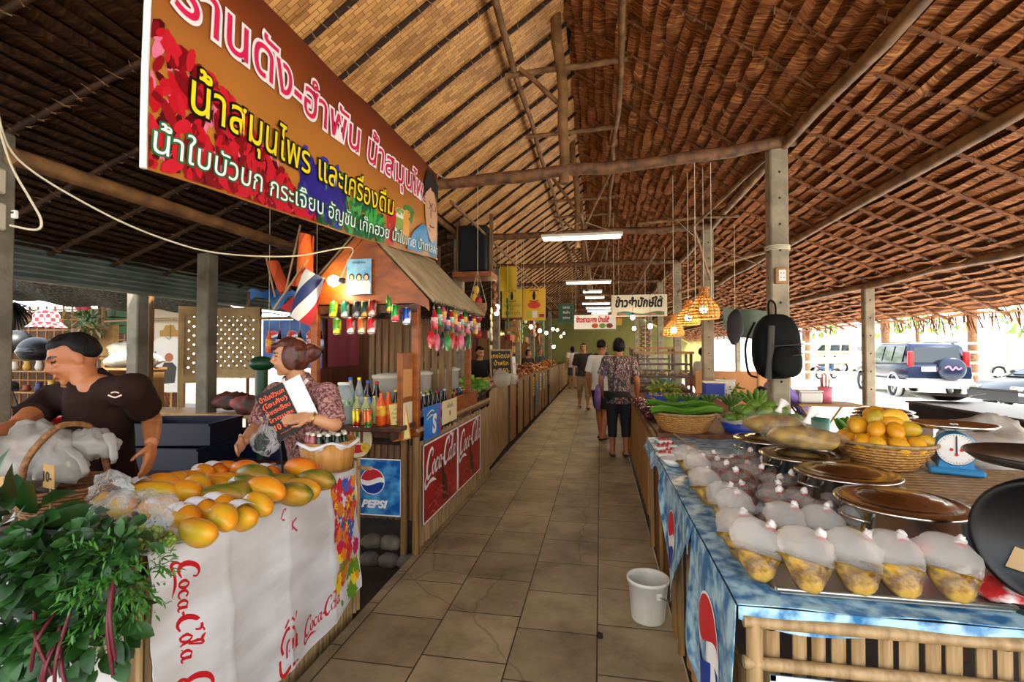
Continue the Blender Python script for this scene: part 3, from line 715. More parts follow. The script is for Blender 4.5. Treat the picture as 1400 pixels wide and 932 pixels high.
# price cards
def card(name, label, cat, c, w, h, mt, rz=0, tilt=0., th=.004, border=None, bm=None):
    t_ = thing(name, label, cat, c, rz); t_.rotation_euler = (tilt, 0, rz); q = MB(); q.box((0, 0, 0), (w, th, h), bev=.001); q.build('board', mt, t_)
    if border:
        q = MB(); e = border
        for (cx, cz, sx_, sz_) in ((0, h / 2 - e / 2, w, e), (0, -h / 2 + e / 2, w, e), (-w / 2 + e / 2, 0, e, h), (w / 2 - e / 2, 0, e, h)): q.box((cx, -th / 2 - .001, cz), (sx_, .003, sz_))
        q.build('border', bm, t_)
    return t_
def letter(t_, s, size, mt, at_=(0, 0), th=.004, name='lettering', **k):
    q = MB(); put_text(q, s, lambda x, y: (x + at_[0], -th / 2 - .0016, y + at_[1]), size, align='C', **k)
    return q.build(name, mt, t_) if q.v else None
M_kraft = mat('brown cardboard', '#b8925a', .8, c2='#a27c48', ns=9)
M_ink = mat('black ink', '#14110f', .7)
pc = card('price_card', 'small brown card priced 10 on a stick above the greens', 'price card', at(67, 651, y=1.45), .075, .085, M_kraft, -.25)
letter(pc, '10-', .05, M_ink, (-.004, -.018), off=.0015)
q = MB(); q.tube([(0, .004, -.02), (0, .006, -.12)], .003, 6); q.build('stick', M_bam, pc); q = MB(); q.ball((0, .004, -.085), .014, 8, 6); q.build('knob', mat('orange cap', '#d8781c', .5), pc)
pc = card('price_card', 'torn brown card with a black 0 at the left picture edge', 'price card', at(12, 667, y=1.42), .12, .085, M_kraft, -.25); pc.rotation_euler = (0, -.15, -.25)
letter(pc, '0', .07, M_ink, (-.0, -.025), off=.002); letter(pc, 'เล็ก', .028, M_ink, (-.01, .022))
# woven basket with cane handle and the white carrier bags
M_cane = wood('woven cane', '#6a4423', '#94663a', (30, 30, 30), 2, .6, .5)
def basket_mesh(r0, r1, h, n=40, rows=9, sq=1., z0=0.):
    b = MB(); 
    for k in range(rows):
        z = z0 + h * (k + .5) / rows; r_ = r0 + (r1 - r0) * ((k + .5) / rows) ** .8
        P = [((r_ + .004 * (1 if (j + k) % 2 else -1)) * math.cos(2 * PI * j / n), (r_ + .004 * (1 if (j + k) % 2 else -1)) * math.sin(2 * PI * j / n) * sq, z) for j in range(n + 1)]
        b.tube(P, h / rows * .5, 5, cap=False, flat=1.0)
    for j in range(0, n, 2):
        a = 2 * PI * (j + .5) / n; b.tube([(r0 * math.cos(a), r0 * math.sin(a) * sq, z0), ((r0 + (r1 - r0) * .57) * math.cos(a), (r0 + (r1 - r0) * .57) * math.sin(a) * sq, z0 + h * .5), (r1 * math.cos(a), r1 * math.sin(a) * sq, z0 + h)], .004, 4)
    b.lathe([(.001, z0), (r0, z0), (r0, z0 + .006), (.001, z0 + .007)], 24, cap=False, sq=(1, sq)); b.lathe([(r0, z0), (r0 + (r1 - r0) * .6, z0 + h * .55), (r1 - .004, z0 + h)], n, cap=False, sq=(1, sq))
    return b
pbk = at(95, 660, y=1.62)
bk = thing('handled_basket', 'brown cane basket with an arched handle behind the price cards', 'basket', (pbk.x, pbk.y, ptop(1.6) - .0))
basket_mesh(.13, .17, .12).build('body', M_cane, bk)
q = MB(); q.tube(spline([(-.0, -.16, .1), (-.01, -.15, .22), (0, -.08, .32), (0, 0, .35), (0, .1, .3), (0, .16, .1)], 5), .012, 6); q.build('handle', M_cane, bk)
M_milky = film('milky carrier bag film', '#aaa59b', .55, .35)
for i, (px, py, y, s_, lb) in enumerate([(48, 622, 1.6, (.21, .12, .13), 'bulging white carrier bag in front of the man in brown'), (128, 606, 1.68, (.10, .07, .06), 'small loose white carrier bag with handles, right of the bulging one')]):
    p = at(px, py, y=y); t_ = thing('carrier_bag', lb, 'bag', p)
    q = MB(); crumple(q, s_, 5 + i, .28, 30, 18); q.build('film', M_milky, t_)
    q = MB(); q.tube(spline([(s_[0] * .7, 0, .04), (s_[0] * 1.15, -.02, -.0), (s_[0] * 1.35, -.03, -.05), (s_[0] * 1.2, -.02, -.07)], 5), [.02] * 5 + [.014] * 6 + [.01] * 5, 8, flat=.35); q.build('handle', M_milky, t_)
# wooden tub with liner and bottles
pt_ = at(436, 648, z=.83); 
tb = thing('wooden_tub', 'round wooden tub lined with white plastic at the far papaya counter end', 'tub', (pt_.x - .02, pt_.y + .12, .826))
M_tub = wood('pale stave wood', '#a8702e', '#c48a44', (25, 25, 1.5), 2, .5, .1)
q = MB(); q.lathe([(.13, 0), (.155, .17), (.145, .17), (.12, .012), (.001, .012)], 28); q.build('staves', M_tub, tb)
q = MB(); q.lathe([(.135, .002), (.139, .012), (.137, .015)], 28, cap=False); q.build('hoop', M_cane, tb)
q = MB()
q.grid(lambda u, w: V(((.135 + .035 * w + .008 * math.sin(u * 50) * w) * math.cos(2 * PI * u), (.135 + .035 * w + .008 * math.sin(u * 50) * w) * math.sin(2 * PI * u), .1 + .1 * w - max(0, w - .7) * .16 + .015 * math.sin(u * 2 * PI * 5) * w)), 60, 8); q.build('liner', M_vinyl, tb)
def small_bottle(t_, liq, cap):
    q = MB(); q.lathe([(.001, 0), (.021, 0), (.022, .01), (.022, .06), (.013, .078), (.012, .09)], 12, cap=False); q.build('body', liq, t_)
    q = MB(); q.lathe([(.014, .086), (.014, .1), (.001, .102)], 12, cap=False); q.build('cap', cap, t_)
LQ = [mat('dark green juice', '#16260f', .15), mat('pink juice', '#b25a5e', .2)]
M_capw = mat('cream cap', '#ddd8c2', .4)
k = 0
first = {}
for (dx, dy) in [(-.09, -.05), (-.045, -.075), (0, -.085), (.045, -.075), (.09, -.05), (-.1, 0), (-.05, -.025), (0, -.035), (.05, -.025), (.1, 0), (-.07, .045), (0, .03), (.07, .045)]:
    c = 1 if (dx < -.04 and dy < .0) else 0
    lb = ('pink' if c else 'dark green') + ' juice bottle with cream cap in the wooden tub, ' + nth(k) + ' from the camera side'
    loc = (tb.location.x + dx, tb.location.y + dy, .826 + .115)
    if c in first: dup(first[c], loc, 0, lb)
    else:
        first[c] = thing('juice_bottle', lb, 'bottle', loc, 0, 'juice bottles in the wooden tub'); small_bottle(first[c], LQ[c], M_capw)
    k += 1
q = MB(); q.lathe([(.001, .09), (.12, .1), (.125, .112)], 24, cap=False); q.build('ice_bed', M_paper, tb)
# black notice held up in front of the woman
fr_ = frame(at(382, 563, y=2.36), (1, .12, .1), (.35, -.1, -1))
nb = thing('notice_board', 'black card with orange handwriting in front of the woman', 'sign', at(382, 563, y=2.36)); nb.rotation_euler = (-.1, -.0, .2)
q = MB(); ang = Matrix.Rotation(-.48, 4, 'Y')
q.M = ang; q.box((0, 0, 0), (.16, .004, .27), bev=.001); q.build('board', mat('black card', '#17130f', .6), nb)
q = MB(); q.M = ang @ Matrix.Translation((.02, .01, .0)) @ Matrix.Rotation(-.0, 4, 'Y'); q.box((0.03, 0, .01), (.25, .002, .25)); q.build('backing_sheet', M_paper, nb)
M_orink = mat('orange paint marker', '#ff5a1a', .5)
for (s, zz, sz) in (('น้ำใบบัวบก', .085, .034), ('(โอเค้ง)', .045, .032), ('น้ำกระเจี๊ยบ', .005, .032), ('ไทยและ', -.035, .03)):
    q = MB(); q.M = ang; put_text(q, s, lambda x, y: (x, -.0036, y + zz), sz, width=.14, align='C', off=.0006); q.build('lettering', M_orink, nb)
q = MB(); q.M = ang; put_text(q, '10 บาท', lambda x, y: (x, -.0036, y - .085), .045, width=.11, align='C', off=.001); put_text(q, '.......', lambda x, y: (x, -.0036, y - .11), .03, width=.08, align='C'); q.build('lettering', M_orink, nb)
q = MB(); q.tube([(0, .008, -.1), (.03, .02, -.35)], .005, 6); q.build('stick', M_black, nb)
pcb = at(362, 603, y=2.3); t_ = thing('clear_bag', 'small clear plastic bag below the black notice', 'bag', pcb); q = MB(); crumple(q, (.07, .05, .07), 9, .3); q.build('film', M_bag, t_); q = MB(); q.tube([(0, 0, .06), (.01, 0, .1), (-.005, 0, .13)], [.012, .008, .03], 8); q.build('knot', M_bag, t_)
# ---------------------------------------------------------------- the big banner over the left stalls
BC = [V((-1.62, 1.50, 2.155)), V((-1.60, 4.66, 2.40)), V((-1.60, 4.70, 3.27)), V((-1.62, 1.50, 3.22))]
bn = thing('banner', 'large brown drinks banner with pink, yellow and white lettering hung overhead at left', 'banner', (-1.6, 3.1, 2.2))
OB = V((-1.6, 3.1, 2.2)); BW = 3.17
def ban(u, w, lift=0.):
    a = BC[0].lerp(BC[1], u); b_ = BC[3].lerp(BC[2], u); p = a.lerp(b_, w)
    p.z += -.05 * math.sin(PI * u) * (.6 * w + .4 * (1 - w)) * .6
    return p + V((lift + .012 * math.sin(u * 9 + w * 2) + .006 * math.sin(u * 23 - w * 5), 0, 0)) - OB
def banner_nodes(nt, b):
    L = nt.links; uv = nt.nodes.new('ShaderNodeUVMap'); s_ = nt.nodes.new('ShaderNodeSeparateXYZ'); L.new(uv.outputs[0], s_.inputs[0])
    rr = nt.nodes.new('ShaderNodeValToRGB'); e = rr.color_ramp.elements
    e[0].position = 0; e[0].color = lin('#a3641f') + (1,); e[1].position = 1; e[1].color = lin('#5b2413') + (1,)
    for p_, c in ((.3, '#b8762c'), (.55, '#a5652a'), (.8, '#7a3818')): k = e.new(p_); k.color = lin(c) + (1,)
    n = nt.nodes.new('ShaderNodeTexNoise'); n.inputs['Scale'].default_value = 3; L.new(uv.outputs[0], n.inputs[0])
    ad = nt.nodes.new('ShaderNodeMath'); ad.operation = 'MULTIPLY_ADD'; L.new(n.outputs[0], ad.inputs[0]); ad.inputs[1].default_value = .3; 
    sb = nt.nodes.new('ShaderNodeMath'); sb.operation = 'SUBTRACT'; L.new(s_.outputs['Y'], sb.inputs[0]); sb.inputs[1].default_value = .15
    L.new(sb.outputs[0], ad.inputs[2]); L.new(ad.outputs[0], rr.inputs[0]); L.new(rr.outputs[0], b.inputs['Base Color']); b.inputs['Roughness'].default_value = .35
q = MB(); q.grid(lambda u, w: ban(u, w), 60, 16, thick=.003); q.build('vinyl_sheet', node_mat('brown printed vinyl', banner_nodes), bn)
q = MB(); q.tube([ban(-.002, w / 6) for w in range(7)], .012, 6); q.build('edge_hem', M_paper, bn)
Rb = random.Random(3)
def blot(q, u, w, ru, rw, lift, n=10, jag=.2, rot=0.):
    vs = [ban(min(.998, max(.003, u)), max(.006, w), lift)]
    for j in range(n):
        a = 2 * PI * j / n + rot; k = 1 + Rb.uniform(-jag, jag); vs.append(ban(min(.998, max(.003, u + ru * k * math.cos(a))), min(.99, max(.006, w + rw * k * math.sin(a))), lift))
    q.add(vs, [(0, 1 + j, 1 + (j + 1) % n) for j in range(n)])
def petals(name, us, ws, n, ru, rw, cols, lift, taper=None):
    for ci, c in enumerate(cols):
        q = MB()
        for k in range(n // len(cols)):
            u = Rb.uniform(*us); top = ws[1] if taper is None else ws[0] + (ws[1] - ws[0]) * taper(u); w = Rb.uniform(ws[0], top)
            a = Rb.uniform(0, PI); l = Rb.uniform(.6, 1.3); pts = []
            for t in range(8):
                an = 2 * PI * t / 8; x, y = l * math.cos(an), .45 * l * math.sin(an); pts.append((x * math.cos(a) - y * math.sin(a), x * math.sin(a) + y * math.cos(a)))
            lf = lift + .0004 * ci + .00001 * k
            vs = [ban(min(.998, max(.003, u + ru * x)), min(.99, max(.008, w + rw * y)), lf) for x, y in pts]
            q.add(vs, [tuple(range(8))])
        q.build(name, mat('banner ' + c, c, .35), bn)
petals('printed_roselle', (.0, .33), (.0, .52), 560, .012, .05, ['#d8708a', '#4d060c', '#8f0d18', '#b8121f', '#7a0a12', '#c21a2a'], .003, lambda u: max(.15, 1 - (u / .34) ** 1.4))
petals('printed_leaves', (.30, .62), (.0, .40), 240, .016, .055, ['#0f4a22', '#1d7a34', '#3fa348', '#175c3a'], .003, lambda u: max(.2, 1 - abs(u - .42) * 2.6))
petals('printed_butterfly_pea', (.29, .43), (.05, .45), 70, .02, .08, ['#1f1c6a', '#38309a', '#2a2480'], .005, lambda u: 1 - abs(u - .36) * 4)
for (u, w, ru, rw, c) in ((.655, .17, .026, .16, '#b81c1c'), (.70, .2, .026, .14, '#7f9a3a'), (.745, .2, .024, .15, '#d8901c'), (.70, .3, .03, .03, '#e6e2c8'), (.76, .33, .035, .06, '#3c7a2c')):
    q = MB(); vs = [ban(u + ru * a, w + rw * b_, .004) for a, b_ in ((-1, .9), (-.7, -1), (.7, -1), (1, .9))]; q.add(vs, [(0, 1, 2, 3)]); blot(q, u, w + rw * .9, ru, .035, .0045); q.build('printed_drink', mat('banner drink ' + c, c, .35), bn)
# the printed portrait: blue shirt, face, glasses, hair
def pu(u): return min(.998, .955 + (u - .955) * 1.32)
def shape(name, pts, c, lift): q = MB(); q.add([ban(pu(u), w, lift) for u, w in pts], [tuple(range(len(pts)))]); return q.build(name, mat('banner ' + c, c, .4), bn)
shape('printed_shirt', [(.80, .02), (.83, .2), (.88, .32), (.92, .3), (.965, .2), (.975, .02)], '#2e7fae', .0135)
shape('printed_face', [(.935 + .038 * math.cos(a * PI / 9), .50 + .31 * math.sin(a * PI / 9) * (1 if a < 10 else 1.12)) for a in range(18)], '#c99a78', .014)
shape('printed_hair', [(.885, .58), (.888, .75), (.915, .93), (.955, .96), (.99, .85), (.985, .68), (.965, .74), (.935, .74), (.905, .68)], '#23201f', .0145)
q = MB()
for u0 in (.918, .952):
    ribbon(q, [(u0 + .013 * math.cos(a * PI / 5), .56 + .045 * math.sin(a * PI / 5)) for a in range(11)], .004, lambda x, y: ban(pu(x), y, .0155), 2)
ribbon(q, [(.93, .56), (.94, .565)], .008, lambda x, y: ban(pu(x), y, .0155), 2); ribbon(q, [(.922, .34), (.935, .325), (.95, .34)], .012, lambda x, y: ban(pu(x), y, .0155), 3); ribbon(q, [(.935, .52), (.931, .44), (.94, .43)], .004, lambda x, y: ban(pu(x), y, .0155), 3)
q.build('printed_glasses', mat('banner dark line', '#3a2420', .4), bn)
def banner_line(s, u0, u1, w0, w1, size, c_in, c_out, off_in, off_out, shear=.08):
    for nm, c, of, lf in (('lettering_outline', c_out, off_out, .010), ('lettering', c_in, off_in, .0125)):
        q = MB(); vs, fs, wd = text(s, 1, off=of, shear=shear)
        vs0, _, wd0 = text(s, 1, off=0, shear=shear); dx = (wd - wd0) / 2
        q.add([ban(min(.999, max(.001, u0 + (x - dx) / wd0 * (u1 - u0))), min(.995, max(.003, w0 + (w1 - w0) * x / wd0 + y * size)), lf) for x, y in vs], fs); q.build(nm, mat('banner ink ' + c, c, .35), bn)
banner_line('ร้านดัง-ฮำพัน น้ำสมุนไพร', .03, .90, .62, .56, .29, '#d21f4c', '#f1e4e0', .005, .06)
banner_line('น้ำสมุนไพร และเครื่องดื่ม', .055, .66, .27, .26, .22, '#e8d21c', '#15100a', .004, .055)
banner_line('น้ำใบบัวบก กระเจี๊ยบ อัญชัน เก๊กฮวย น้ำใบเตย น้ำตาลสด', .006, .99, .065, .05, .135, '#f4f6f0', '#1f6a3a', .0, .05)
# ropes holding the banner
for i, (a_, e_) in enumerate([((-1.6, 4.70, 3.27), (-1.62, 4.86, 3.3)), ((-1.6, 4.67, 2.4), (-2.2, 4.8, 3.22)), ((-1.62, 1.5, 3.22), (-1.7, .9, 3.94))]):
    q = MB(); q.tube([V(a_) - V(a_), V(e_) - V(a_)], .006, 5); tag(q.build('rope', M_rope, loc=a_), ['short cord tying the upper far banner corner to the log beam', 'cord running back from the lower far banner corner', 'cord at the upper near banner corner'][i], 'rope')

# ---------------------------------------------------------------- drinks stall behind the papayas
DX, DY0, DY1 = -1.34, 3.46, 5.95
ct = thing('market_counter', 'bamboo drinks counter carrying the two red cola posters', 'counter', (DX, DY0, -.11)); b = MB(); o3 = (-DX, -DY0, .11)
bamboo_panel(b, L3((DX - .015, DY0, 0)), L3((DX - .015, DY1, 0)), .01, .93, .04, .004); b.build('bamboo_front', M_bam, ct)
b = MB(); bamboo_panel(b, L3((-2.15, DY0, 0)), L3((DX - .02, DY0, 0)), .35, .90, .05, .002, (0, -1, 0), .0); b.build('end_boards', M_plyD, ct)
b = MB(); b.box(L3((-1.75, (DY0 + DY1) / 2 + .02, .86)), (.8, DY1 - DY0 - .05, .04)); b.build('worktop', M_plyD, ct)
b = MB(); b.tube([L3((DX + .0, DY0 - .01, -.1)), L3((DX, DY0 - .01, .86))], .028, 8); b.build('corner_pole', M_bamD, ct)
b = MB(); b.tube([L3((DX - .09, DY0 - .02, -.1)), L3((DX - .09, DY0 - .02, .86))], .026, 8); b.build('corner_pole', M_bamD, ct)
b = MB(); b.box(L3((DX + .006, (DY0 + DY1) / 2, .9)), (.03, DY1 - DY0, .03), bev=.005); b.build('top_rail', M_bam, ct)
b = MB(); b.box(L3((-1.68, DY0 + .12, 1.0)), (.7, .18, .03), bev=.004)
Rr = random.Random(8)
stn = thing('kerb_stones', 'rough stones under the drinks counter end', 'stone', (-1.75, 3.42, -.11)); q = MB()
for i in range(11):
    q.M = Matrix.Translation((-.38 + .078 * (i % 6) * 1.9, .0 + .03 * (i // 6), .06 + .12 * (i // 6))); crumple(q, (.085, .06, .055), i + 20, .25, 10, 7)
tag(q.build('stones', mat('grey stone', '#6a6054', .9, c2='#4a4238', ns=8), stn), kind='stuff')
# bottle shelf on the end of the stall
sh = thing('bottle_shelf', 'dark wooden shelf of drinks at the end of the drinks stall', 'shelf', (-1.8, DY0 - .1, .86))
b = MB(); b.box((-.02, 0, .085), (.92, .34, .035), bev=.006); b.build('board', M_dkwood, sh)
b = MB(); b.box((-.02, .1, .03), (.8, .04, .09)); b.box((-.45, 0, .04), (.03, .3, .06)); b.box((.38, 0, .04), (.03, .3, .06)); b.build('bracket', M_dkwood, sh)
SZ = .963
# posters on end and front
def globe_parts(t_, fn, c, r, nm='emblem', seg=28):
    M_pb, M_pr, M_pw = mat('cola globe blue', '#143a8c', .4), mat('cola globe red', '#c3202c', .4), mat('print white', '#eceae6', .4)
    F = lambda x, y, l: fn(c[0] + r * x, c[1] + r * y, l)
    q = MB(); q.add([F(1.06 * math.cos(2 * PI * i / seg), 1.06 * math.sin(2 * PI * i / seg), .0006) for i in range(seg)], [tuple(range(seg))]); q.build(nm, M_pw, t_)
    wav = lambda x, s_: s_ * .2 + .16 * math.sin(x * 2.6 - .4)
    for s_, m_ in ((1, M_pr), (-1, M_pb)):
        q = MB(); vs = []; fs = []; N = 16
        for i in range(N + 1):
            x = -.98 + 1.96 * i / N; e = math.sqrt(max(0, 1 - x * x)); lo_ = wav(x, s_)
            lo_ = max(-e, min(e, lo_)); vs += [F(x, lo_, .0012), F(x, s_ * e, .0012)]
        fs = [(2 * i, 2 * i + 2, 2 * i + 3, 2 * i + 1) for i in range(N)]; q.add(vs, fs); q.build(nm, m_, t_)
M_ice = mat('printed blue ice', '#0d4f96', .35, c2='#5aa9d8', ns=9, det=6, lo=.42, hi=.68)
p0, p1 = at(497, 703, y=DY0 - .03), at(549, 628, y=DY0 - .03)
pw, ph = p1.x - p0.x + .04, p1.z - p0.z
pp = card('poster', 'blue ice cola poster with round red, white and blue globe', 'poster', ((p0.x + p1.x) / 2 - .02, DY0 - .03, (p0.z + p1.z) / 2), pw, ph, M_ice, border=.008, bm=M_paper)
globe_parts(pp, lambda x, y, l: V((x, -.0022 - l, y)), (-pw * .17, .04), pw * .27)
q = MB(); put_text(q, 'PEPSI', lambda x, y: V((x - pw * .12, -.0036, y - ph * .36)), .075, width=pw * .62, off=.004, shear=.25, align='C'); q.build('lettering', mat('print white'), pp)
# oval sticker above it
t_ = thing('sticker', 'round red, cream and yellow drinks sticker under the bottle shelf', 'sticker', at(487, 600, y=DY0 - .03))
q = MB(); q.prism([(.13 * math.cos(a * PI / 12), .14 * math.sin(a * PI / 12)) for a in range(24)], .003, M=Matrix.Rotation(PI / 2, 4, 'X')); q.build('disc', mat('sticker cream', '#d8c8a0', .5), t_)
q = MB(); q.prism([(.115 * math.cos(a * PI / 12), -.02 + .085 * math.sin(a * PI / 12)) for a in range(13, 24)], .003, M=Matrix.Translation((0, -.002, 0)) @ Matrix.Rotation(PI / 2, 4, 'X')); q.build('print', M_red, t_)
for k in range(4): q = MB(); q.box((-.06 + .035 * k, -.0045, .02), (.02, .003, .09)); q.build('print', mat(['printed bottle red', 'printed bottle orange', 'printed bottle green', 'printed bottle brown'][k], ['#b3202a', '#d8762a', '#3a7a3a', '#6a3a20'][k]), t_)
q = MB(); q.prism(disc(14, .035, (.075, -.06)), .003, M=Matrix.Translation((0, -.005, 0)) @ Matrix.Rotation(PI / 2, 4, 'X')); q.build('price_spot', mat('price yellow', '#e0b21c'), t_); letter(t_, '10.-', .028, M_ink, (.075, -.07), th=.013)
# two red cola posters on the aisle face
fr_sp = lambda t_: None
def aisle_card(name, label, cat, y0, y1, z0, z1, mt, x=DX + .012, th=.004):
    t_ = thing(name, label, cat, (x, (y0 + y1) / 2, (z0 + z1) / 2)); q = MB(); q.box((0, 0, 0), (th, y1 - y0, z1 - z0), bev=.001); q.build('board', mt, t_); return t_, (y1 - y0), (z1 - z0)
M_redp = mat('cola poster red', '#a80f16', .35, c2='#8a0a10', ns=4)
for k, (y0, y1) in enumerate(((3.56, 4.47), (4.49, 5.36))):
    t_, w_, h_ = aisle_card('poster', ['nearer red cola poster with white script on the drinks counter', 'farther red cola poster with white script on the drinks counter'][k], 'poster', y0, y1, .165, .775, M_redp)
    F = lambda x, y: V((.0036, x, y))
    q = MB(); e = .012
    for (cy2, cz, sy, sz) in ((0, h_ / 2 - e / 2, w_, e), (0, -h_ / 2 + e / 2, w_, e), (-w_ / 2 + e / 2, 0, e, h_), (w_ / 2 - e / 2, 0, e, h_)): q.box((.003, cy2, cz), (.003, sy, sz))
    q.build('border', M_paper, t_)
    q = MB(); ca, sa = math.cos(.04), math.sin(.04); cola_script(q, lambda x, y: F(-w_ * .44 + x * ca - y * sa, .03 + x * sa + y * ca), .205); q.build('lettering', mat('print white'), t_)
    bo = [(.05, .09), (.09, .09), (.10, .0), (.15, -.06), (.16, -.2), (.14, -.25), (.05, -.25), (.03, -.2), (.035, -.06), (.05, 0)]
    q = MB(); q.add([F(.04 + (x - .1) * 1.0 + y * -.25, y * 1.1) + V((.0006, 0, 0)) for x, y in bo], [tuple(range(len(bo)))]); q.build('printed_bottle', mat('printed dark cola', '#2c0a08', .3), t_)
    q = MB()
    for i in range(16):
        x = Rb.uniform(-.4, .4) * w_; y = -.12 - Rb.uniform(0, .15); ribbon(q, [(x, y), (x + .04, y + Rb.uniform(.0, .05)), (x + .09, y + Rb.uniform(-.03, .03)), (x + .14, y + Rb.uniform(-.02, .04))], [.002, .009, .008, .002], lambda a, c: F(min(w_ * .47, a), c) + V((.001, 0, 0)), 3)
    q.build('printed_splash', mat('printed pink splash', '#c86a60', .4), t_)
# blue S poster, yellow cards
t_, w_, h_ = aisle_card('poster', 'small blue poster with a big white S above the cola posters', 'poster', 3.56, 3.96, .80, 1.06, mat('print bright blue', '#1560b4', .4, c2='#2a7cd0', ns=5), DX + .02)
q = MB(); put_text(q, 'S', lambda x, y: V((.0036, x + .03, y - .09)), .2, off=.01, align='C', shear=.1); q.build('lettering', mat('print white'), t_)
q = MB(); ribbon(q, [(-.15, .06), (-.05, .09), (.02, .08)], .012, lambda x, y: V((.0036, x, y))); ribbon(q, [(-.15, .03), (-.06, .05), (.0, .05)], .01, lambda x, y: V((.0036, x, y))); q.build('lettering', mat('print pale yellow', '#e8e29a'), t_)
q = MB(); ribbon(q, [(.17, .12), (.15, .0), (.18, -.1), (.19, -.12)], [.03, .035, .03, .02], lambda x, y: V((.0036, x, y))); q.build('printed_stripe', M_red, t_)
M_ycard = mat('pale yellow paper', '#d8c87a', .75)
t_, w_, h_ = aisle_card('price_card', 'small cream card with a red mark beside the blue S poster', 'price card', 3.99, 4.42, .86, 1.06, mat('cream paper', '#dcc99a', .75), DX + .02)
q = MB(); put_text(q, 'เครื่องดื่ม', lambda x, y: V((.0036, x, y + .03)), .05, align='C'); q.build('lettering', M_ink, t_); q = MB(); q.add([V((.0036, x * .02, y * .025 - .02)) for x, y in disc(8)], [tuple(range(8))]); q.build('printed_mark', M_red, t_)
t_, w_, h_ = aisle_card('crate', 'slatted brown wooden crate end holding bottles on the drinks counter', 'crate', 4.45, 5.25, .88, 1.06, M_orange, DX - .0, .02)
q = MB(); q.box((-.3, 0, -.08), (.6, .8, .015)); q.box((-.6, 0, 0), (.015, .8, .18)); q.build('tray', M_plyD, t_)
mc = card('menu_card', 'yellow framed menu card hanging tilted at the drinks stall corner', 'menu card', at(546, 576, y=3.32), .13, .27, M_ycard, .12, border=.008, bm=mat('card orange border', '#c87818')); mc.rotation_euler = (-.12, -.16, .25)
for k in range(5): letter(mc, ['นาฬิกา', 'น้ำแดง 10-', 'โอเลี้ยง 10', 'ชาเย็น', 'กาแฟ'][k], .022, M_ink, (0, .085 - .03 * k))
# the little gabled house over the bottles
hs = thing('drinks_kiosk', 'little orange-wood drinks kiosk with a slatted gable roof', 'kiosk', (-1.78, 3.5, .84)); oh = V((-1.78, 3.5, .84))
HX, HZ, EZ1 = .43, 1.56, 1.03
b = MB()
b.M = Matrix(((1, 0, 0, 0), (0, 0, -1, .0), (0, 1, 0, 0), (0, 0, 0, 1)))
b.prism([(-HX - .06, EZ1 - .05), (-HX - .06, EZ1 + .0), (0, HZ), (HX + .06, EZ1), (HX + .06, EZ1 - .05), (HX - .02, EZ1 - .02), (-HX + .02, EZ1 - .02)], .025); b.build('gable_board', M_orange, hs)
b = MB(); b.M = Matrix(((1, 0, 0, 0), (0, 0, -1, -.02), (0, 1, 0, 0), (0, 0, 0, 1)))
b.prism([(-HX - .1, EZ1 - .08), (-HX - .1, EZ1 - .0), (0, HZ + .04), (0, HZ - .05)], .02); b.prism([(0, HZ - .05), (0, HZ + .04), (HX + .1, EZ1), (HX + .1, EZ1 - .08)], .02); b.build('bargeboard', M_orange, hs)
def slat_roof(sgn, y0, y1):
    b = MB(); n = 27; A_ = V((0, 0, HZ + .04)); B_ = V((sgn * (HX + .14), 0, EZ1 - .02))
    for i in range(n):
        y = y0 + (y1 - y0) * (i + .5) / n; b.tube([A_ + V((0, y, .012)), B_ + V((0, y, .012 + R.uniform(-.004, .004)))], .016, 6)
    b.mi = 1; d = (B_ - A_).normalized(); nn = V((0, 1, 0)).cross(d); 
    b.add([A_ + V((0, y0, -.01)), B_ + V((0, y0, -.01)), B_ + V((0, y1, -.01)), A_ + V((0, y1, -.01))], [(0, 1, 2, 3)])  # black sheet below the slats paints the shade in their gaps
    return b.build('slat_roof', [mat('weathered roof slat', '#8a7658', .7, c2='#a8926c', ns=5), M_black], hs)
slat_roof(1, -.06, 1.6); slat_roof(-1, -.06, 1.6)
b = MB(); b.tube([(0, -.06, HZ + .05), (0, 1.6, HZ + .05)], .02, 8); b.build('ridge_pole', M_bam, hs)
for (x, y) in ((-HX + .02, 0), (HX - .02, .02), (-HX + .02, 1.5), (HX - .02, 1.5)): b = MB(); b.box((x, y, .5), (.055, .055, 1.02), bev=.004); b.build('corner_post', M_orange, hs)
b = MB(); b.box((0, -.0, EZ1 - .06), (2 * HX, .03, .06)); b.build('lintel', M_dkwood, hs)
b = MB()
for k in range(12): b.box((-HX + .05 + k * .07, .9, .5), (.05, .02, .9))
b.build('back_slats', M_bamD, hs)
b = MB(); b.box((HX - .05, -.07, .33), (.04, .3, .62), bev=.006); b.build('side_board', M_orange, hs)
for k in range(2): b = MB(); b.box((HX - .028 + .0, -.12 + .1 * 0, .18 + .24 * k), (.004, .16, .2)); b.build('menu_sheet', mat(['menu sheet cream', 'menu sheet orange'][k], ['#d8cba8', '#c88a4a'][k]), hs)
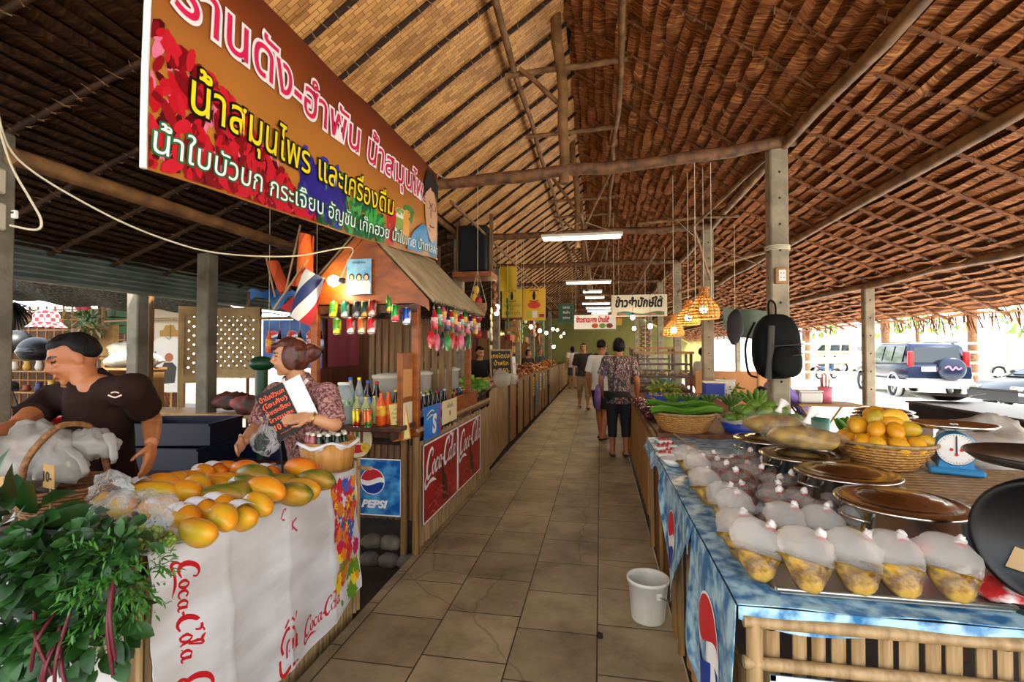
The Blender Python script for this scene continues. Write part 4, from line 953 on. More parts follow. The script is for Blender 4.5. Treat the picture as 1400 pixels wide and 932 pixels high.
# poster in the gable with three figures in white
p_ = at(491, 378, y=3.44)
t_ = card('poster', 'blue poster of three figures in white on the kiosk gable', 'poster', (p_.x, 3.44, p_.z), .2, .27, mat('poster sky blue', '#3c7fb4', .4, c2='#8ab6d0', ns=6))
for k in range(3):
    x = -.06 + .06 * k; q = MB(); F = lambda a, c: V((x + a, -.0035 - .0006 * k, c))
    q.add([F(-.03, -.13), F(.03, -.13), F(.035, -.06), F(.02, -.03), F(-.02, -.03), F(-.035, -.06)], [(0, 1, 2, 3, 4, 5)]); q.build('print', mat('poster cream', '#ddd4c4'), t_)
    q = MB(); q.add([F(.024 * math.cos(i * PI / 6), -.005 + .03 * math.sin(i * PI / 6)) + V((0, -.0003, 0)) for i in range(12)], [tuple(range(12))]); q.build('print', mat('poster hair', '#2a1c18'), t_)
    q = MB(); q.add([F(.015 * math.cos(i * PI / 6), -.01 + .02 * math.sin(i * PI / 6)) + V((0, -.0006, 0)) for i in range(12)], [tuple(range(12))]); q.build('print', mat('poster skin', '#cf9c7c'), t_)
letter(t_, 'nongresa', .03, mat('poster dark blue', '#12304a'), (0, .1))
# cable and bulb
M_bulb = mat('glowing bulb', '#ffe2a0', .3, em=60)
M_bulbw = mat('glowing white bulb', '#fff2dc', .3, em=40)
def bulb(c, label, r=.035, horiz=None, mt=None, light=0., group=None, cord=.0, col=(1, .75, .42)):
    t_ = thing('light_bulb', label, 'light bulb', c, 0, group); q = MB()
    if horiz: q.M = Matrix.Rotation(horiz, 4, 'Y')
    q.lathe([(.001, -r), (r * .6, -r * .8), (r, -r * .1), (r * .8, r * .6), (r * .4, r * 1.2), (.001, r * 1.25)], 12, cap=False); q.build('glass', mt or M_bulb, t_)
    q = MB(); 
    if horiz: q.M = Matrix.Rotation(horiz, 4, 'Y')
    q.lathe([(r * .45, r * 1.0), (r * .5, r * 1.1), (r * .5, r * 2), (.001, r * 2.1)], 10, cap=False); q.build('socket', mat('bulb socket', '#3a342c', .5), t_)
    if cord: q = MB(); q.tube([(0, 0, r * 2), (0, 0, r * 2 + cord)], .003, 5); q.build('cord', M_black, t_)
    if light:
        ld = bpy.data.lights.new('bulb_light', 'POINT'); ld.energy = light; ld.color = col; ld.shadow_soft_size = r; lo_ = bpy.data.objects.new('bulb_light', ld); COL.objects.link(lo_); lo_.location = V(c) + V((0, -.0, -r * 1.6))
    return t_
bulb(at(456, 384, y=3.35), 'lit bulb sticking out sideways from the kiosk gable', .045, PI / 2, light=6)
def wire(name, pts, r, label, mt, n=8):
    P = spline([V(p) for p in pts], n); o_ = P[0].copy(); q = MB(); q.tube([p - o_ for p in P], r, 5); return tag(q.build(name, mt, loc=o_), label, 'cable')
wire('cable', [at(-4, 150, y=1.9), at(25, 218, y=1.95), at(130, 285, y=2.2), at(220, 325, y=2.5), at(300, 346, y=2.8), at(400, 350, y=3.2), at(478, 338, y=3.38), at(474, 360, y=3.36), at(466, 380, y=3.35)], .006, 'long pale cable sagging from the picture left to the kiosk gable', M_rope)
wire('cable', [at(-4, 165, y=1.9), at(15, 225, y=1.9), at(40, 270, y=1.92), at(56, 300, y=1.92), at(50, 314, y=1.92), at(14, 308, y=1.9)], .006, 'looped pale cable at the junction boxes at the far left edge', M_rope)
pl = at(-8, 250, y=1.95); post(pl.x - .07, 1.97, 2.62, .15, 'concrete post at the left picture edge carrying two grey boxes', mt=M_concD)
for k, (py, h_) in enumerate(((250, .12), (298, .13))):
    p_ = at(3, py, y=1.9); t_ = thing('junction_box', ['upper grey junction box at the left picture edge', 'lower grey junction box at the left picture edge'][k], 'junction box', (p_.x - .01, 1.87, p_.z)); q = MB(); q.box((0, 0, 0), (.1, .05, h_), bev=.008); q.build('case', mat('box grey plastic', '#a89c88', .5), t_); q = MB(); q.box((.0, -.027, 0), (.085, .006, h_ - .02), bev=.003); q.build('cover', mat('box grey plastic'), t_)
p_ = at(20, 293, y=1.9); t_ = thing('wall_socket', 'tiny white socket beside the lower grey junction box', 'socket', p_); q = MB(); q.box((0, 0, 0), (.025, .02, .04), bev=.004); q.build('case', M_white, t_); q = MB(); q.box((-.004, -.011, .006), (.004, .003, .01)); q.box((.006, -.011, .006), (.004, .003, .01)); q.build('slots', M_black, t_)
p_ = at(15, 213, y=1.95); q = MB(); q.tube([(0, 0, 0), (-.02, 2.5, .02)], .045, 12); tag(q.build('log_beam', M_logx, loc=(p_.x, p_.y, p_.z)), 'sawn round log end beside the left edge post', 'log')
# cans and bottles strung in the kiosk
CANC = ['#2f7a2a', '#1f6a4a', '#20242a', '#26403a', '#8a1c1c', '#a8201c', '#b84a1c', '#c01c24', '#1c4a9a', '#c8a81c', '#3a8a2a']
def can_mesh(c, c2, t_):
    q = MB(); q.lathe([(.024, 0), (.031, .006), (.032, .012), (.032, .108), (.026, .118)], 16); q.build('body', mat('can ' + c + c2, c, .3, .5, c2=c2, ns=14, lo=.46, hi=.54), t_)
    q = MB(); q.lathe([(.027, .117), (.027, .122), (.001, .12)], 16, cap=False); q.lathe([(.0265, -.002), (.0265, .002), (.001, .002)], 14, cap=False); q.build('rim', M_steel, t_)
CANS = [(366, 424, '#2f8a2a', '#d8c82a', 'bright green'), (398, 424, '#1f6a5a', '#cfd8c8', 'teal'), (455, 0, '', '', ''),]
rowT = [(456, 423, '#3f8a2a', '#e0d02a', 'green and yellow'), (472, 423, '#1c6a58', '#c8d8c0', 'teal'), (488, 423, '#26282c', '#8a8a88', 'black'), (499, 423, '#1c3a2c', '#b88a3a', 'dark green'), (509, 421, '#8a1414', '#e0b0a0', 'dark red')]
rowB = [(461, 446, '#4a8a2a', '#e8d83a', 'lime green'), (480, 445, '#a81c20', '#e8ddd0', 'red'), (495, 445, '#b85a20', '#e8d8a0', 'orange'), (508, 445, '#c01820', '#e0c8c0', 'bright red')]
for nm, rw in (('upper', rowT), ('lower', rowB)):
    for i, (px, py, c, c2, cn) in enumerate(rw):
        p_ = at(px, py, y=3.44); t_ = thing('drink_can', f'{cn} drink can hanging in the {nm} row under the kiosk gable', 'can', p_ - V((0, 0, .06)), 0, 'cans strung under the kiosk gable'); can_mesh(c, c2, t_)
for i, (px, py, y, c, c2, cn) in enumerate([(541, 428, 3.36, '#2a8a3a', '#e03a4a', 'green'), (556, 432, 3.4, '#1c4a9c', '#d0d8e8', 'blue'), (533, 416, 3.5, '#3a7a2a', '#e0c040', 'olive green')]):
    t_ = thing('drink_can', f'{cn} drink can hanging at the right kiosk post', 'can', at(px, py, y=y) - V((0, 0, .06)), 0, 'cans at the right kiosk post'); can_mesh(c, c2, t_)
def bottle(t_, h, r, body, cap, neck=.3, label=None, nr=.35, lb=(.3, .6)):
    q = MB(); q.lathe([(.001, 0), (r * .92, .0), (r, h * .03), (r * .97, h * .25), (r, h * .3), (r, h * (1 - neck - .08)), (r * .8, h * (1 - neck)), (r * nr, h * (1 - neck * .35)), (r * nr, h * .95)], 14, cap=False); q.build('body', body, t_)
    q = MB(); q.lathe([(r * nr * 1.15, h * .94), (r * nr * 1.15, h), (.001, h * 1.002)], 12, cap=False); q.build('cap', cap, t_)
    if label: q = MB(); q.lathe([(r * 1.015, h * lb[0]), (r * 1.015, h * lb[1])], 14, cap=False); q.build('paper_label', label, t_)
M_wat = film('clear water bottle', '#cfdada', .38, .08, '#f2f8f8'); M_cola = mat('dark cola', '#1a0b06', .1); M_oj = mat('orange soda', '#d8561a', .2); M_grn = mat('green glass', '#12361a', .12); M_ypale = film('pale green drink', '#c8cf8a', .6, .15)
CAP = {k: mat('cap ' + k, c, .4) for k, c in dict(blue='#2a5ab0', white='#e2e0d8', green='#3a8a3a', yellow='#cfd03a', red='#b81c20', orange='#d86a1a').items()}
LB = {k: mat('label ' + k, c, .5, c2=d, ns=25) for k, (c, d) in dict(red=('#b41a1c', '#e8e0d8'), blue=('#1c4aa0', '#d8e0f0'), green=('#2a7a3a', '#e8e8d0'), white=('#d8d8d0', '#4a6aa8'), orange=('#d8601a', '#e8c82a'), yellow=('#d8b82a', '#b83a1c')).items()}
BOT = [(410, 568, 3.25, .3, .05, M_wat, 'white', 'green', 'big clear water jug at the left of the bottle shelf'), (479, 560, 3.42, .33, .037, M_wat, 'blue', 'blue', 'tall clear water bottle with blue cap'), (491, 560, 3.42, .33, .037, M_wat, 'yellow', 'white', 'tall clear water bottle with yellow-green cap'), (503, 560, 3.42, .31, .035, M_cola, 'blue', 'blue', 'tall dark cola bottle with blue cap beside the water bottles'),
       (515, 566, 3.45, .3, .035, M_cola, 'red', 'red', 'tall dark cola bottle with red label at the back of the shelf'), (488, 572, 3.28, .2, .033, M_ypale, 'yellow', None, 'pale green squat bottle in the front of the shelf, first from left'), (500, 573, 3.28, .2, .033, M_ypale, 'yellow', None, 'pale green squat bottle in the front of the shelf, second from left'), (512, 568, 3.36, .2, .033, M_ypale, 'yellow', None, 'pale green squat bottle just behind the canned pair'),
       (521, 573, 3.28, .23, .034, M_oj, 'orange', 'orange', 'orange soda bottle, nearest on the shelf corner'), (531, 571, 3.36, .23, .034, M_oj, 'orange', 'orange', 'orange soda bottle behind the nearest one'), (541, 568, 3.42, .24, .032, M_grn, 'yellow', 'green', 'dark green bottle with yellow-green cap on the shelf'), (548, 566, 3.48, .24, .032, M_grn, 'yellow', 'green', 'second dark green bottle toward the kiosk post'),
       (466, 565, 3.4, .24, .04, M_ypale, 'green', 'white', 'wide pale bottle with green cap at the back left of the shelf')]
for (px, py, y, h, r, bm_, cp, lb_, txt_) in BOT:
    p_ = at(px, py, y=y); t_ = thing('drink_bottle', txt_, 'bottle', (p_.x, y, SZ), 0, 'bottles on the kiosk shelf'); bottle(t_, h, r, bm_, CAP[cp], label=LB[lb_] if lb_ else None)
t_ = thing('pedestal_jar', 'large clear jar with a green leaf label, left on the bottle shelf', 'jar', (at(470, 560, y=3.3).x, 3.3, SZ)); bottle(t_, .3, .075, M_wat, CAP['white'], .25, LB['green'], .5, (.45, .6))
for i, (px, c, c2, cn) in enumerate([(488, '#d8b81c', '#a82018', 'yellow'), (503, '#d8602a', '#3a7a2a', 'orange')]):
    t_ = thing('drink_can', f'{cn} can standing at the front edge of the bottle shelf', 'can', (at(px, 570, y=3.2).x, 3.2, SZ + .003), 0, 'cans on the bottle shelf'); can_mesh(c, c2, t_)
# counter bottles: glass colas and small sodas in two rows
n_ = 0
for r_, (x, h, y0, y1, n, zz) in enumerate(((-1.43, .24, 3.62, 4.5, 9, .9), (-1.44, .19, 4.55, 5.35, 10, .9), (-1.54, .24, 3.65, 4.6, 8, .9), (-1.54, .19, 4.6, 5.4, 8, .9))):
    fst = {}
    for i in range(n):
        y = y0 + (y1 - y0) * i / (n - 1); cp = ['red', 'white', 'green', 'blue', 'yellow'][(i * 3 + r_) % 5]; bm_ = M_cola if r_ in (0, 2) else [M_cola, M_grn, M_oj, M_cola][i % 4]; lb_ = ['red', 'blue', 'white', 'green', 'orange'][(i + r_) % 5]
        lab = f"{['glass cola bottle', 'small soda bottle'][r_ % 2]} with {cp} cap, {nth(i)} along the {'aisle-side' if r_ < 2 else 'inner'} row of the drinks counter"
        t_ = thing('soda_bottle', lab, 'bottle', (x, y, .895), 0, 'soda bottles on the drinks counter'); bottle(t_, h, .029, bm_, CAP[cp], .45 if r_ % 2 == 0 else .3, LB[lb_], .42, (.25, .5))
# cooler jugs
M_jug = film('frosted jug plastic', '#b9b4a6', .72, .3, '#e8e2d0'); M_jlid = mat('frosted jug lid', '#c4bda8', .4); LQJ = [mat('dark drink', '#3a2014', .3), mat('amber drink', '#7a4a20', .3)]
for i in range(6):
    y = 3.75 + .3 * i; t_ = thing('drink_jug', ['nearest', 'second', 'third', 'fourth', 'fifth', 'farthest'][i] + ' frosted drink jug behind the soda bottles', 'jug', (-1.68, y, .885), 0, 'frosted drink jugs'); q = MB(); q.lathe([(.001, .0), (.115, 0), (.12, .02), (.135, .37), (.14, .39)], 18, cap=False); q.build('body', M_jug, t_)
    q = MB(); q.lathe([(.14, .385), (.145, .39), (.145, .41), (.05, .43), (.001, .43)], 18, cap=False); q.build('lid', M_jlid, t_); q = MB(); q.lathe([(.001, .003), (.108, .003), (.118, .2), (.001, .2)], 16, cap=False); q.build('drink', LQJ[i % 2], t_)
# packets and bottles hanging along the kiosk eave
for i in range(14):
    y = 3.62 + .105 * i; c = ['#b01c24', '#2a7a3a', '#c85a70', '#1c2a4a', '#a82a2a', '#c8a03a', '#8a1c3a'][i % 7]
    t_ = thing('hanging_bottle', f"{['red', 'green', 'pink', 'navy', 'brick red', 'amber', 'maroon'][i % 7]} little bottle hanging from the kiosk eave, {nth(i)} from the front", 'bottle', (-1.26, y, 1.66 + .03 * (i % 3)), 0, 'little bottles hung under the kiosk eave'); bottle(t_, .15, .028, mat('hung drink ' + c, c, .25), CAP[['red', 'white', 'green'][i % 3]], .3, LB[['red', 'green', 'orange'][i % 3]], .4); q = MB(); q.tube([(0, 0, .14), (0, 0, 1.86 - 1.66 - .03 * (i % 3))], .002, 4); q.build('string', M_rope, t_)
for i in range(9):
    y = 3.66 + .14 * i; c = ['#c01c24', '#d8607a', '#1c1c20', '#2a8a3a', '#c0201c'][i % 5]
    t_ = thing('hanging_packet', f"{['red', 'pink', 'black', 'green', 'scarlet'][i % 5]} snack packet in the lower row under the kiosk eave, {nth(i)} from the front", 'packet', (-1.3, y, 1.52 - .02 * (i % 2)), .3 * ((i % 3) - 1), 'snack packets under the kiosk eave'); q = MB(); q.M = Matrix.Translation((0, 0, .06)); q.ball((0, 0, 0), (.02, .05, .075), 10, 8); q.build('packet', mat('packet ' + c, c, .3, c2='#e8d8c0', ns=12, lo=.55, hi=.7), t_); q = MB(); q.tube([(0, 0, .13), (0.02, 0, .33)], .002, 4); q.build('string', M_rope, t_)
t_ = thing('hanging_basket', 'small lit woven basket hanging by the aisle behind the kiosk', 'basket', at(653, 420, y=6.4)); q = MB(); q.lathe([(.001, -.12), (.1, -.12), (.13, -.02), (.13, .05)], 14, cap=False); q.build('body', M_cane, t_); q = MB(); q.tube([(-.12, 0, .05), (0, 0, .5), (.12, 0, .05)], .004, 5); q.tube([(0, 0, .5), (0, 0, roofz(t_.location.x) - t_.location.z)], .004, 5); q.build('cord', M_rope, t_)
# ---------------------------------------------------------------- right front counter with the bagged curries
NX, NY0, NY1, NZ = .38, 1.47, 4.05, .80
ct = thing('market_counter', 'near right bamboo counter with a blue cola cloth, holding the bagged curries', 'counter', (NX, NY0, 0)); o3 = (-NX, -NY0, 0)
b = MB(); b.box(L3((1.0, 2.75, NZ - .025)), (1.22, 2.56, .04)); b.box(L3((2.06, 1.67, NZ - .025)), (.9, .4, .04)); b.build('tabletop', M_plyD, ct)
b = MB(); Rc = random.Random(4)
x = NX + .05
k = 0
while x < 2.4:
    w = .036 if k % 6 else .05
    b2 = MB(); bamboo_panel(b, L3((x, NY0 - .01, 0)), L3((x + w + .002, NY0 - .01, 0)), .0, NZ - .05, w, 0, (0, -1, 0)); x += w + (.012 if k % 4 else .03); k += 1
b.build('bamboo_front', M_bam, ct)
for z in (.765, .655): b = MB(); b.tube([L3((NX - .0, NY0 - .035, z)), L3((1.3, NY0 - .035, z + .004)), L3((2.45, NY0 - .035, z))], .017, 8); b.build('rail', M_bam, ct)
b = MB(); b.tube([L3((NX + .03, NY0 - .03, -.0)), L3((NX + .03, NY0 - .03, NZ - .03))], .022, 8); b.build('corner_pole', M_bam, ct)
for (y, w) in ((1.75, .012), (2.55, .016), (2.7, .018), (2.78, .014), (3.3, .016), (3.9, .018)): b = MB(); b.tube([L3((NX + .01, y, 0)), L3((NX + .0, y, NZ - .04))], w, 7); b.build('leg', M_bamD, ct)
b = MB(); bamboo_panel(b, L3((NX + .03, 1.5, 0)), L3((NX + .03, 2.5, 0)), .01, .6, .09, .003, (-1, 0, 0)); b.build('side_boards', M_ply, ct)
b = MB(); bamboo_panel(b, L3((NX + .03, 3.0, 0)), L3((NX + .03, 4.0, 0)), .01, .74, .11, .003, (-1, 0, 0)); b.build('side_boards', M_plyD, ct)
M_blue = mat('blue and white printed oilcloth', '#2a6c9c', .28, c2='#a4cad6', ns=17, st=(1, 1, 1), det=7, lo=.40, hi=.6, bump=.1)
cl = thing('tablecloth', 'blue printed oilcloth with red, white and blue globes on the near right counter', 'tablecloth', (NX, NY0, NZ)); OCc = V((NX, NY0, NZ))
q = MB(); q.grid(lambda u, w: V((-.012 + 1.25 * w, -.03 + 2.6 * u, .004 + .004 * math.sin(u * 40 + w * 6) * math.sin(w * 20))), 60, 30, thick=.003); q.grid(lambda u, w: V((1.238 + .9 * w, -.03 + .42 * u, .004 + .003 * math.sin(u * 9 + w * 20))), 8, 16, thick=.003); q.build('cloth', M_blue, cl)
q = MB(); q.grid(lambda u, w: V((-.012 + 2.05 * u, -.033 - .008 * math.sin(u * 31) * w - .002, .004 - (.035 + .02 * math.sin(u * 17) + .02 * math.sin(u * 5)) * w)), 70, 4, thick=.002); q.build('front_hem', M_blue, cl)
def flap(u, w, y0, y1, dep):
    y = y0 + (y1 - y0) * u; d = dep(u); return V((-.018 - .012 * math.sin(u * 12 + w * 3) * w - .02 * w, y, .002 - d * w))
FL = [(-.03, .62, lambda u: .62 - .25 * abs(u - .35)), (.60, 1.55, lambda u: .12 + .45 * max(0, 1 - abs(u - .55) * 2.4)), (1.53, 2.57, lambda u: .07 + .03 * math.sin(u * 20))]
for (y0, y1, dep) in FL:
    q = MB(); q.grid(lambda u, w: flap(u, w, y0, y1, dep), 24, 14, thick=.002); q.build('side_flap', M_blue, cl)
def on_flap(k, yc, zc, r):
    y0, y1, dep = FL[k]
    def f(x, y, l):
        yy = yc - x * r; u = (yy - y0) / (y1 - y0); w = -(zc + y * r * 1.25) / max(.05, dep(u)); p = flap(u, max(0, min(1, w)), y0, y1, dep); return p + V((-.003 - l * 2, 0, 0))
    return f
for k, yc, zc, r in ((0, .28, -.30, .135), (1, 1.1, -.25, .11)): globe_parts(cl, on_flap(k, yc, zc, r), (0, 0), 1.)
# lower poster on the counter front
t_ = card('poster', 'blue and white ice poster on the bamboo front of the near right counter', 'poster', (1.13, NY0 - .055, .455), 1.38, .37, M_ice, border=.014, bm=M_paper)
# tray and food bags
M_tray = mat('dull steel tray', '#a9a49a', .3, .9)
tr = thing('steel_tray', 'shallow steel tray under the front row of yellow curry bags', 'tray', (.94, 1.66, NZ + .012)); q = MB()
q.prism([(-.44, -.15), (.44, -.15), (.46, -.13), (.46, .17), (-.46, .17), (-.46, -.13)], .006); q.build('base', M_tray, tr); q = MB(); q.tube([(-.45, -.15, .012), (.45, -.15, .012), (.465, .17, .012), (-.465, .17, .012), (-.45, -.15, .012)], .007, 6); q.build('rim', M_tray, tr)
def milky(name, c, a, r, tl, zf=None):
    M_ = bpy.data.materials.new(name); M_.use_nodes = True; nt = M_.node_tree; b = nt.nodes['Principled BSDF']; out = nt.nodes['Material Output']; L = nt.links
    b.inputs['Base Color'].default_value = lin(c) + (1,); b.inputs['Roughness'].default_value = r
    t = nt.nodes.new('ShaderNodeBsdfTransparent'); tlc = nt.nodes.new('ShaderNodeBsdfTranslucent'); tlc.inputs[0].default_value = lin(c) + (1,)
    m0 = nt.nodes.new('ShaderNodeMixShader'); m0.inputs[0].default_value = tl; L.new(b.outputs[0], m0.inputs[1]); L.new(tlc.outputs[0], m0.inputs[2])
    mx = nt.nodes.new('ShaderNodeMixShader'); mx.inputs[0].default_value = a; L.new(t.outputs[0], mx.inputs[1]); L.new(m0.outputs[0], mx.inputs[2]); L.new(mx.outputs[0], out.inputs[0])
    n = nt.nodes.new('ShaderNodeTexNoise'); n.inputs['Scale'].default_value = 24; n.inputs['Detail'].default_value = 3; tcn = nt.nodes.new('ShaderNodeTexCoord'); L.new(tcn.outputs['Object'], n.inputs[0]); bp = nt.nodes.new('ShaderNodeBump'); bp.inputs['Strength'].default_value = .6; bp.inputs['Distance'].default_value = .03; L.new(n.outputs[0], bp.inputs['Height']); L.new(bp.outputs[0], b.inputs['Normal'])
    if zf:
        s_ = nt.nodes.new('ShaderNodeSeparateXYZ'); mr = nt.nodes.new('ShaderNodeMapRange'); L.new(tcn.outputs['Object'], s_.inputs[0]); L.new(s_.outputs[2], mr.inputs[0]); mr.inputs[1].default_value, mr.inputs[2].default_value, mr.inputs[3].default_value, mr.inputs[4].default_value = zf[0], zf[1], .07, a; L.new(mr.outputs[0], mx.inputs[0])
    return M_
M_mk = milky('milky food bag film', '#f0ece4', .36, .16, .5, (.055, .095)); M_clr = milky('clear food bag film', '#d8d0c4', .17, .1, .2)
M_curry = mat('yellow bamboo-shoot curry', '#5c3c08', .3, c2='#b08828', ns=26, bump=.4, lo=.38, hi=.6); M_brown = mat('brown palm-sugar sweets', '#3a160a', .25, c2='#7a3a1a', ns=30, bump=.4)
M_band = mat('red rubber band', '#b81420', .5); M_knot = mat('twisted bag neck', '#e6e0d8', .4)
def food_bag(seed, film_, fill, sx_, sy_, h, fillh):
    rr_ = random.Random(seed); off = V((seed * 1.3, seed * .7, 2)); q = MB()
    def fn(p, k=1.):
        if abs(p.x) + abs(p.y) < 1e-6: return V((-.016 * p.z / (h / 2), 0, p.z * k))
        d = V((p.x / (sx_ * k), p.y / (sy_ * k), p.z / (h / 2 * k))); t = d.z
        rad = math.hypot(d.x, d.y); 
        u_ = min(1, (t + 1) / 1.35); w = (.56 + .44 * u_ * u_ * (3 - 2 * u_)) * (1 if t < .5 else 1 - .35 * (t - .5))
        ang_ = math.atan2(d.y, d.x); sqf = (abs(math.cos(ang_)) ** 4 + abs(math.sin(ang_)) ** 4) ** -.25
        rz_ = math.sqrt(max(0, 1 - abs(t) ** (4.6 if t > 0 else 5))) if rad > 1e-5 else 0
        nrm = (rz_ / max(rad, 1e-5)) if rad > 1e-5 else 0
        k2 = 1 + .10 * noise.noise(d * 1.6 + off) + .30 * abs(noise.noise(d * 2.6 + off)) - .08
        return V((d.x * nrm * w * sqf * sx_ * k * k2 - .016 * t, d.y * nrm * w * sqf * sy_ * k * k2, t * h / 2 * k + .0 * sx_))
    q.M = Matrix.Translation((0, 0, h / 2)); q.ball((0, 0, 0), (sx_, sy_, h / 2), 20, 14, fn=fn); f_ = q.build('film', film_)
    q = MB(); zc = fillh
    def fn2(p):
        v = fn(p, .975); v.z = min(v.z, -h / 2 + zc + .012 * noise.noise(V((p.x * 30, p.y * 30, seed)))); return v
    q.M = Matrix.Translation((0, 0, h / 2)); q.ball((0, 0, 0), (sx_ * .975, sy_ * .975, h / 2 * .975), 18, 14, fn=fn2); c_ = q.build('contents', fill)
    q = MB(); q.M = Matrix.Translation((sx_ * .45, sy_ * .4, h * .95)); crumple(q, (.013, .011, .017), seed, .5, 9, 7); k_ = q.build('knot', M_knot)
    q = MB(); q.tube([(sx_ * .45 + .01 * math.cos(a * PI / 4), sy_ * .4 + .01 * math.sin(a * PI / 4), h * .95 - .011) for a in range(9)], .004, 5, cap=False); b_ = q.build('rubber_band', M_band)
    return [f_, c_, k_, b_]
def place_bag(parts, label, loc, rot, s=1., group=None, new=True):
    t_ = thing('food_bag', label, 'bag', loc, 0, group); t_.rotation_euler = rot; t_.scale = (s, s, s)
    for p_ in parts:
        if p_.parent is None: c = p_
        else: c = p_.copy(); COL.objects.link(c)
        c.parent = t_
    return t_
PB = [food_bag(s, M_mk, M_curry, .067, .046, .168, [.07, .078, .066, .074][s]) for s in range(4)]
PD = [food_bag(s + 10, M_clr, M_brown, .054, .04, .11, .07) for s in range(3)]
FB = [(1030, 797, 0), (1096, 812, 1), (1166, 816, 2), (1227, 821, 3), (1298, 826, 0)]
for i, (px, py, k) in enumerate(FB): place_bag(PB[k], ['curry bag at the front left corner of the near right counter', 'yellow curry bag second from left in the front row on the tray', 'yellow curry bag third from left in the front row on the tray', 'yellow curry bag fourth from left in the front row on the tray', 'yellow curry bag at the right end of the front row on the tray'][i], at(px, py - 3, z=NZ + .022), (-.42, .12, R.uniform(-.3, .2) - .15), 1.06, 'yellow curry bags on the near right counter')
for i, (px, py, k) in enumerate([(1012, 772, 1), (990, 722, 2), (1010, 735, 3), (966, 694, 0), (952, 668, 2), (942, 654, 3)]): place_bag(PB[k], 'yellow curry bag along the aisle edge of the near right counter, ' + nth(i) + ' from the camera', at(px, py - 3, z=NZ + .01), (-.35, .25, .5 + R.uniform(-.3, .2)), 1.02, 'yellow curry bags along the aisle edge')
for i, (px, py, k) in enumerate([(1076, 757, 3), (1128, 762, 0), (1184, 760, 1), (1246, 762, 2)]): place_bag(PB[k], 'yellow curry bag in the second row behind the tray, ' + nth(i) + ' from left', at(px, py - 3, z=NZ + .01), (-.3, .1, R.uniform(-.3, .3)), .98, 'yellow curry bags of the second row')
nb_ = 0
for r_ in range(7):
    y = 1.98 + .155 * r_; n = [6, 6, 6, 6, 5, 5, 4][r_]; x0 = .66 - .012 * r_
    for i in range(n):
        x = x0 + i * .112 + .03 * (r_ % 2)
        if r_ < 2 and x < .6: continue
        place_bag(PD[(i + r_) % 3], f"small clear bag of brown sweets, {nth(r_)} row back and {nth(i)} from the aisle", (x + R.uniform(-.012, .012), y + R.uniform(-.012, .012), NZ + .009 + R.uniform(0, .02)), (R.uniform(-.7, -.2), R.uniform(-.2, .3), R.uniform(-.6, .6)), R.uniform(.98, 1.15), 'clear bags of brown sweets')
# pots with lids
M_lid = mat('warm polished lid', '#b9b2a8', .16, 1., c2='#a89f94', ns=3)
PT = [(1052, 597), (1097, 618), (1157, 642), (1231, 681)]
PL = ['steel pot farthest back, a big curry bag on its lid', 'steel pot in the middle, a big curry bag on its lid', 'bare-lidded steel pot, second from the camera', 'bare-lidded steel pot nearest the camera, beside the curry bags']
PP = []
for i, (px, py) in enumerate(PT):
    p_ = at(px, py, z=.985); t_ = thing('steel_pot', PL[i], 'pot', (p_.x, p_.y, NZ + .008), .4, 'steel pots on the near right counter'); PP.append(p_)
    q = MB(); q.lathe([(.001, 0), (.17, 0), (.18, .012), (.18, .155), (.188, .16)], 36, cap=False); q.build('body', M_steel, t_)
    q = MB(); q.lathe([(.196, .158), (.2, .164), (.196, .17), (.165, .176), (.16, .171), (.118, .182), (.112, .188), (.08, .190), (.076, .196), (.02, .199), (.001, .199)], 40, cap=False); q.build('lid', M_lid, t_)
    for s_ in (-1, 1): q = MB(); q.tube(spline([(s_ * .18, -.04, .12), (s_ * .215, -.03, .13), (s_ * .215, .03, .13), (s_ * .18, .04, .12)], 4), .006, 6); q.build('handle', M_steel, t_)
    q = MB(); q.box((-.1, -.153, .07), (.05, .004, .04), rz=-.58); q.build('label', M_red, t_)
for i, (dx, dy) in enumerate(((.03, .0), (.0, .0))):
    t_ = thing('curry_bag', ['big clear bag of yellow curry on the farthest pot lid', 'big clear bag of yellow curry on the middle pot lid'][i], 'bag', (PP[i].x + dx, PP[i].y + dy, NZ + .205), -.5); q = MB(); q.M = Matrix.Translation((0, 0, .065)); crumple(q, (.19, .13, .075), 40 + i, .16, 24, 16, -.064); q.build('film', milky('clear sack film%d' % i, '#e0d8c8', .11, .08, .2), t_)
    q = MB(); q.M = Matrix.Translation((0, 0, .055)); crumple(q, (.165, .11, .055), 44 + i, .2, 22, 14, -.05); q.build('contents', mat('olive curry', '#6a4a10', .3, c2='#b08a30', ns=18, bump=.5), t_); q = MB(); q.tube([(.02, 0, .13), (.03, 0, .16), (.05, .02, .19)], [.02, .01, .03], 8); q.build('knot', M_knot, t_)
# bamboo side table with the mango basket and dial scale
ta, tb2 = at(1210, 652, z=.915), at(1352, 660, z=.915)
bt = thing('bamboo_table', 'low bamboo table holding the mango basket and the dial scale', 'table', (1.55, 2.35, -.11)); o3 = (-1.55, -2.35, .11)
for (x, y, z) in ((1.12, 2.02, .807), (1.98, 1.95, -.1), (1.12, 2.75, .807), (2.0, 2.75, -.1)): b = MB(); b.tube([L3((x, y, z)), L3((x, y, .9))], .022, 8); b.build('leg', M_bam, bt)
b = MB()
for k in range(18): b.box(L3((1.55, 2.0 + k * .047, .902)), (.98, .04, .016), bev=.004)
b.build('slat_top', M_bam, bt)
b = MB(); b.tube([L3((1.02, 1.975, .89)), L3((2.06, 1.93, .89))], .02, 8); b.build('rail', M_bam, bt); b = MB(); b.tube([L3((1.75, 1.95, .88)), L3((1.95, 1.95, .55))], .015, 8); b.build('brace', M_bam, bt)
pm = at(1226, 640, z=.93); pm.y += .12
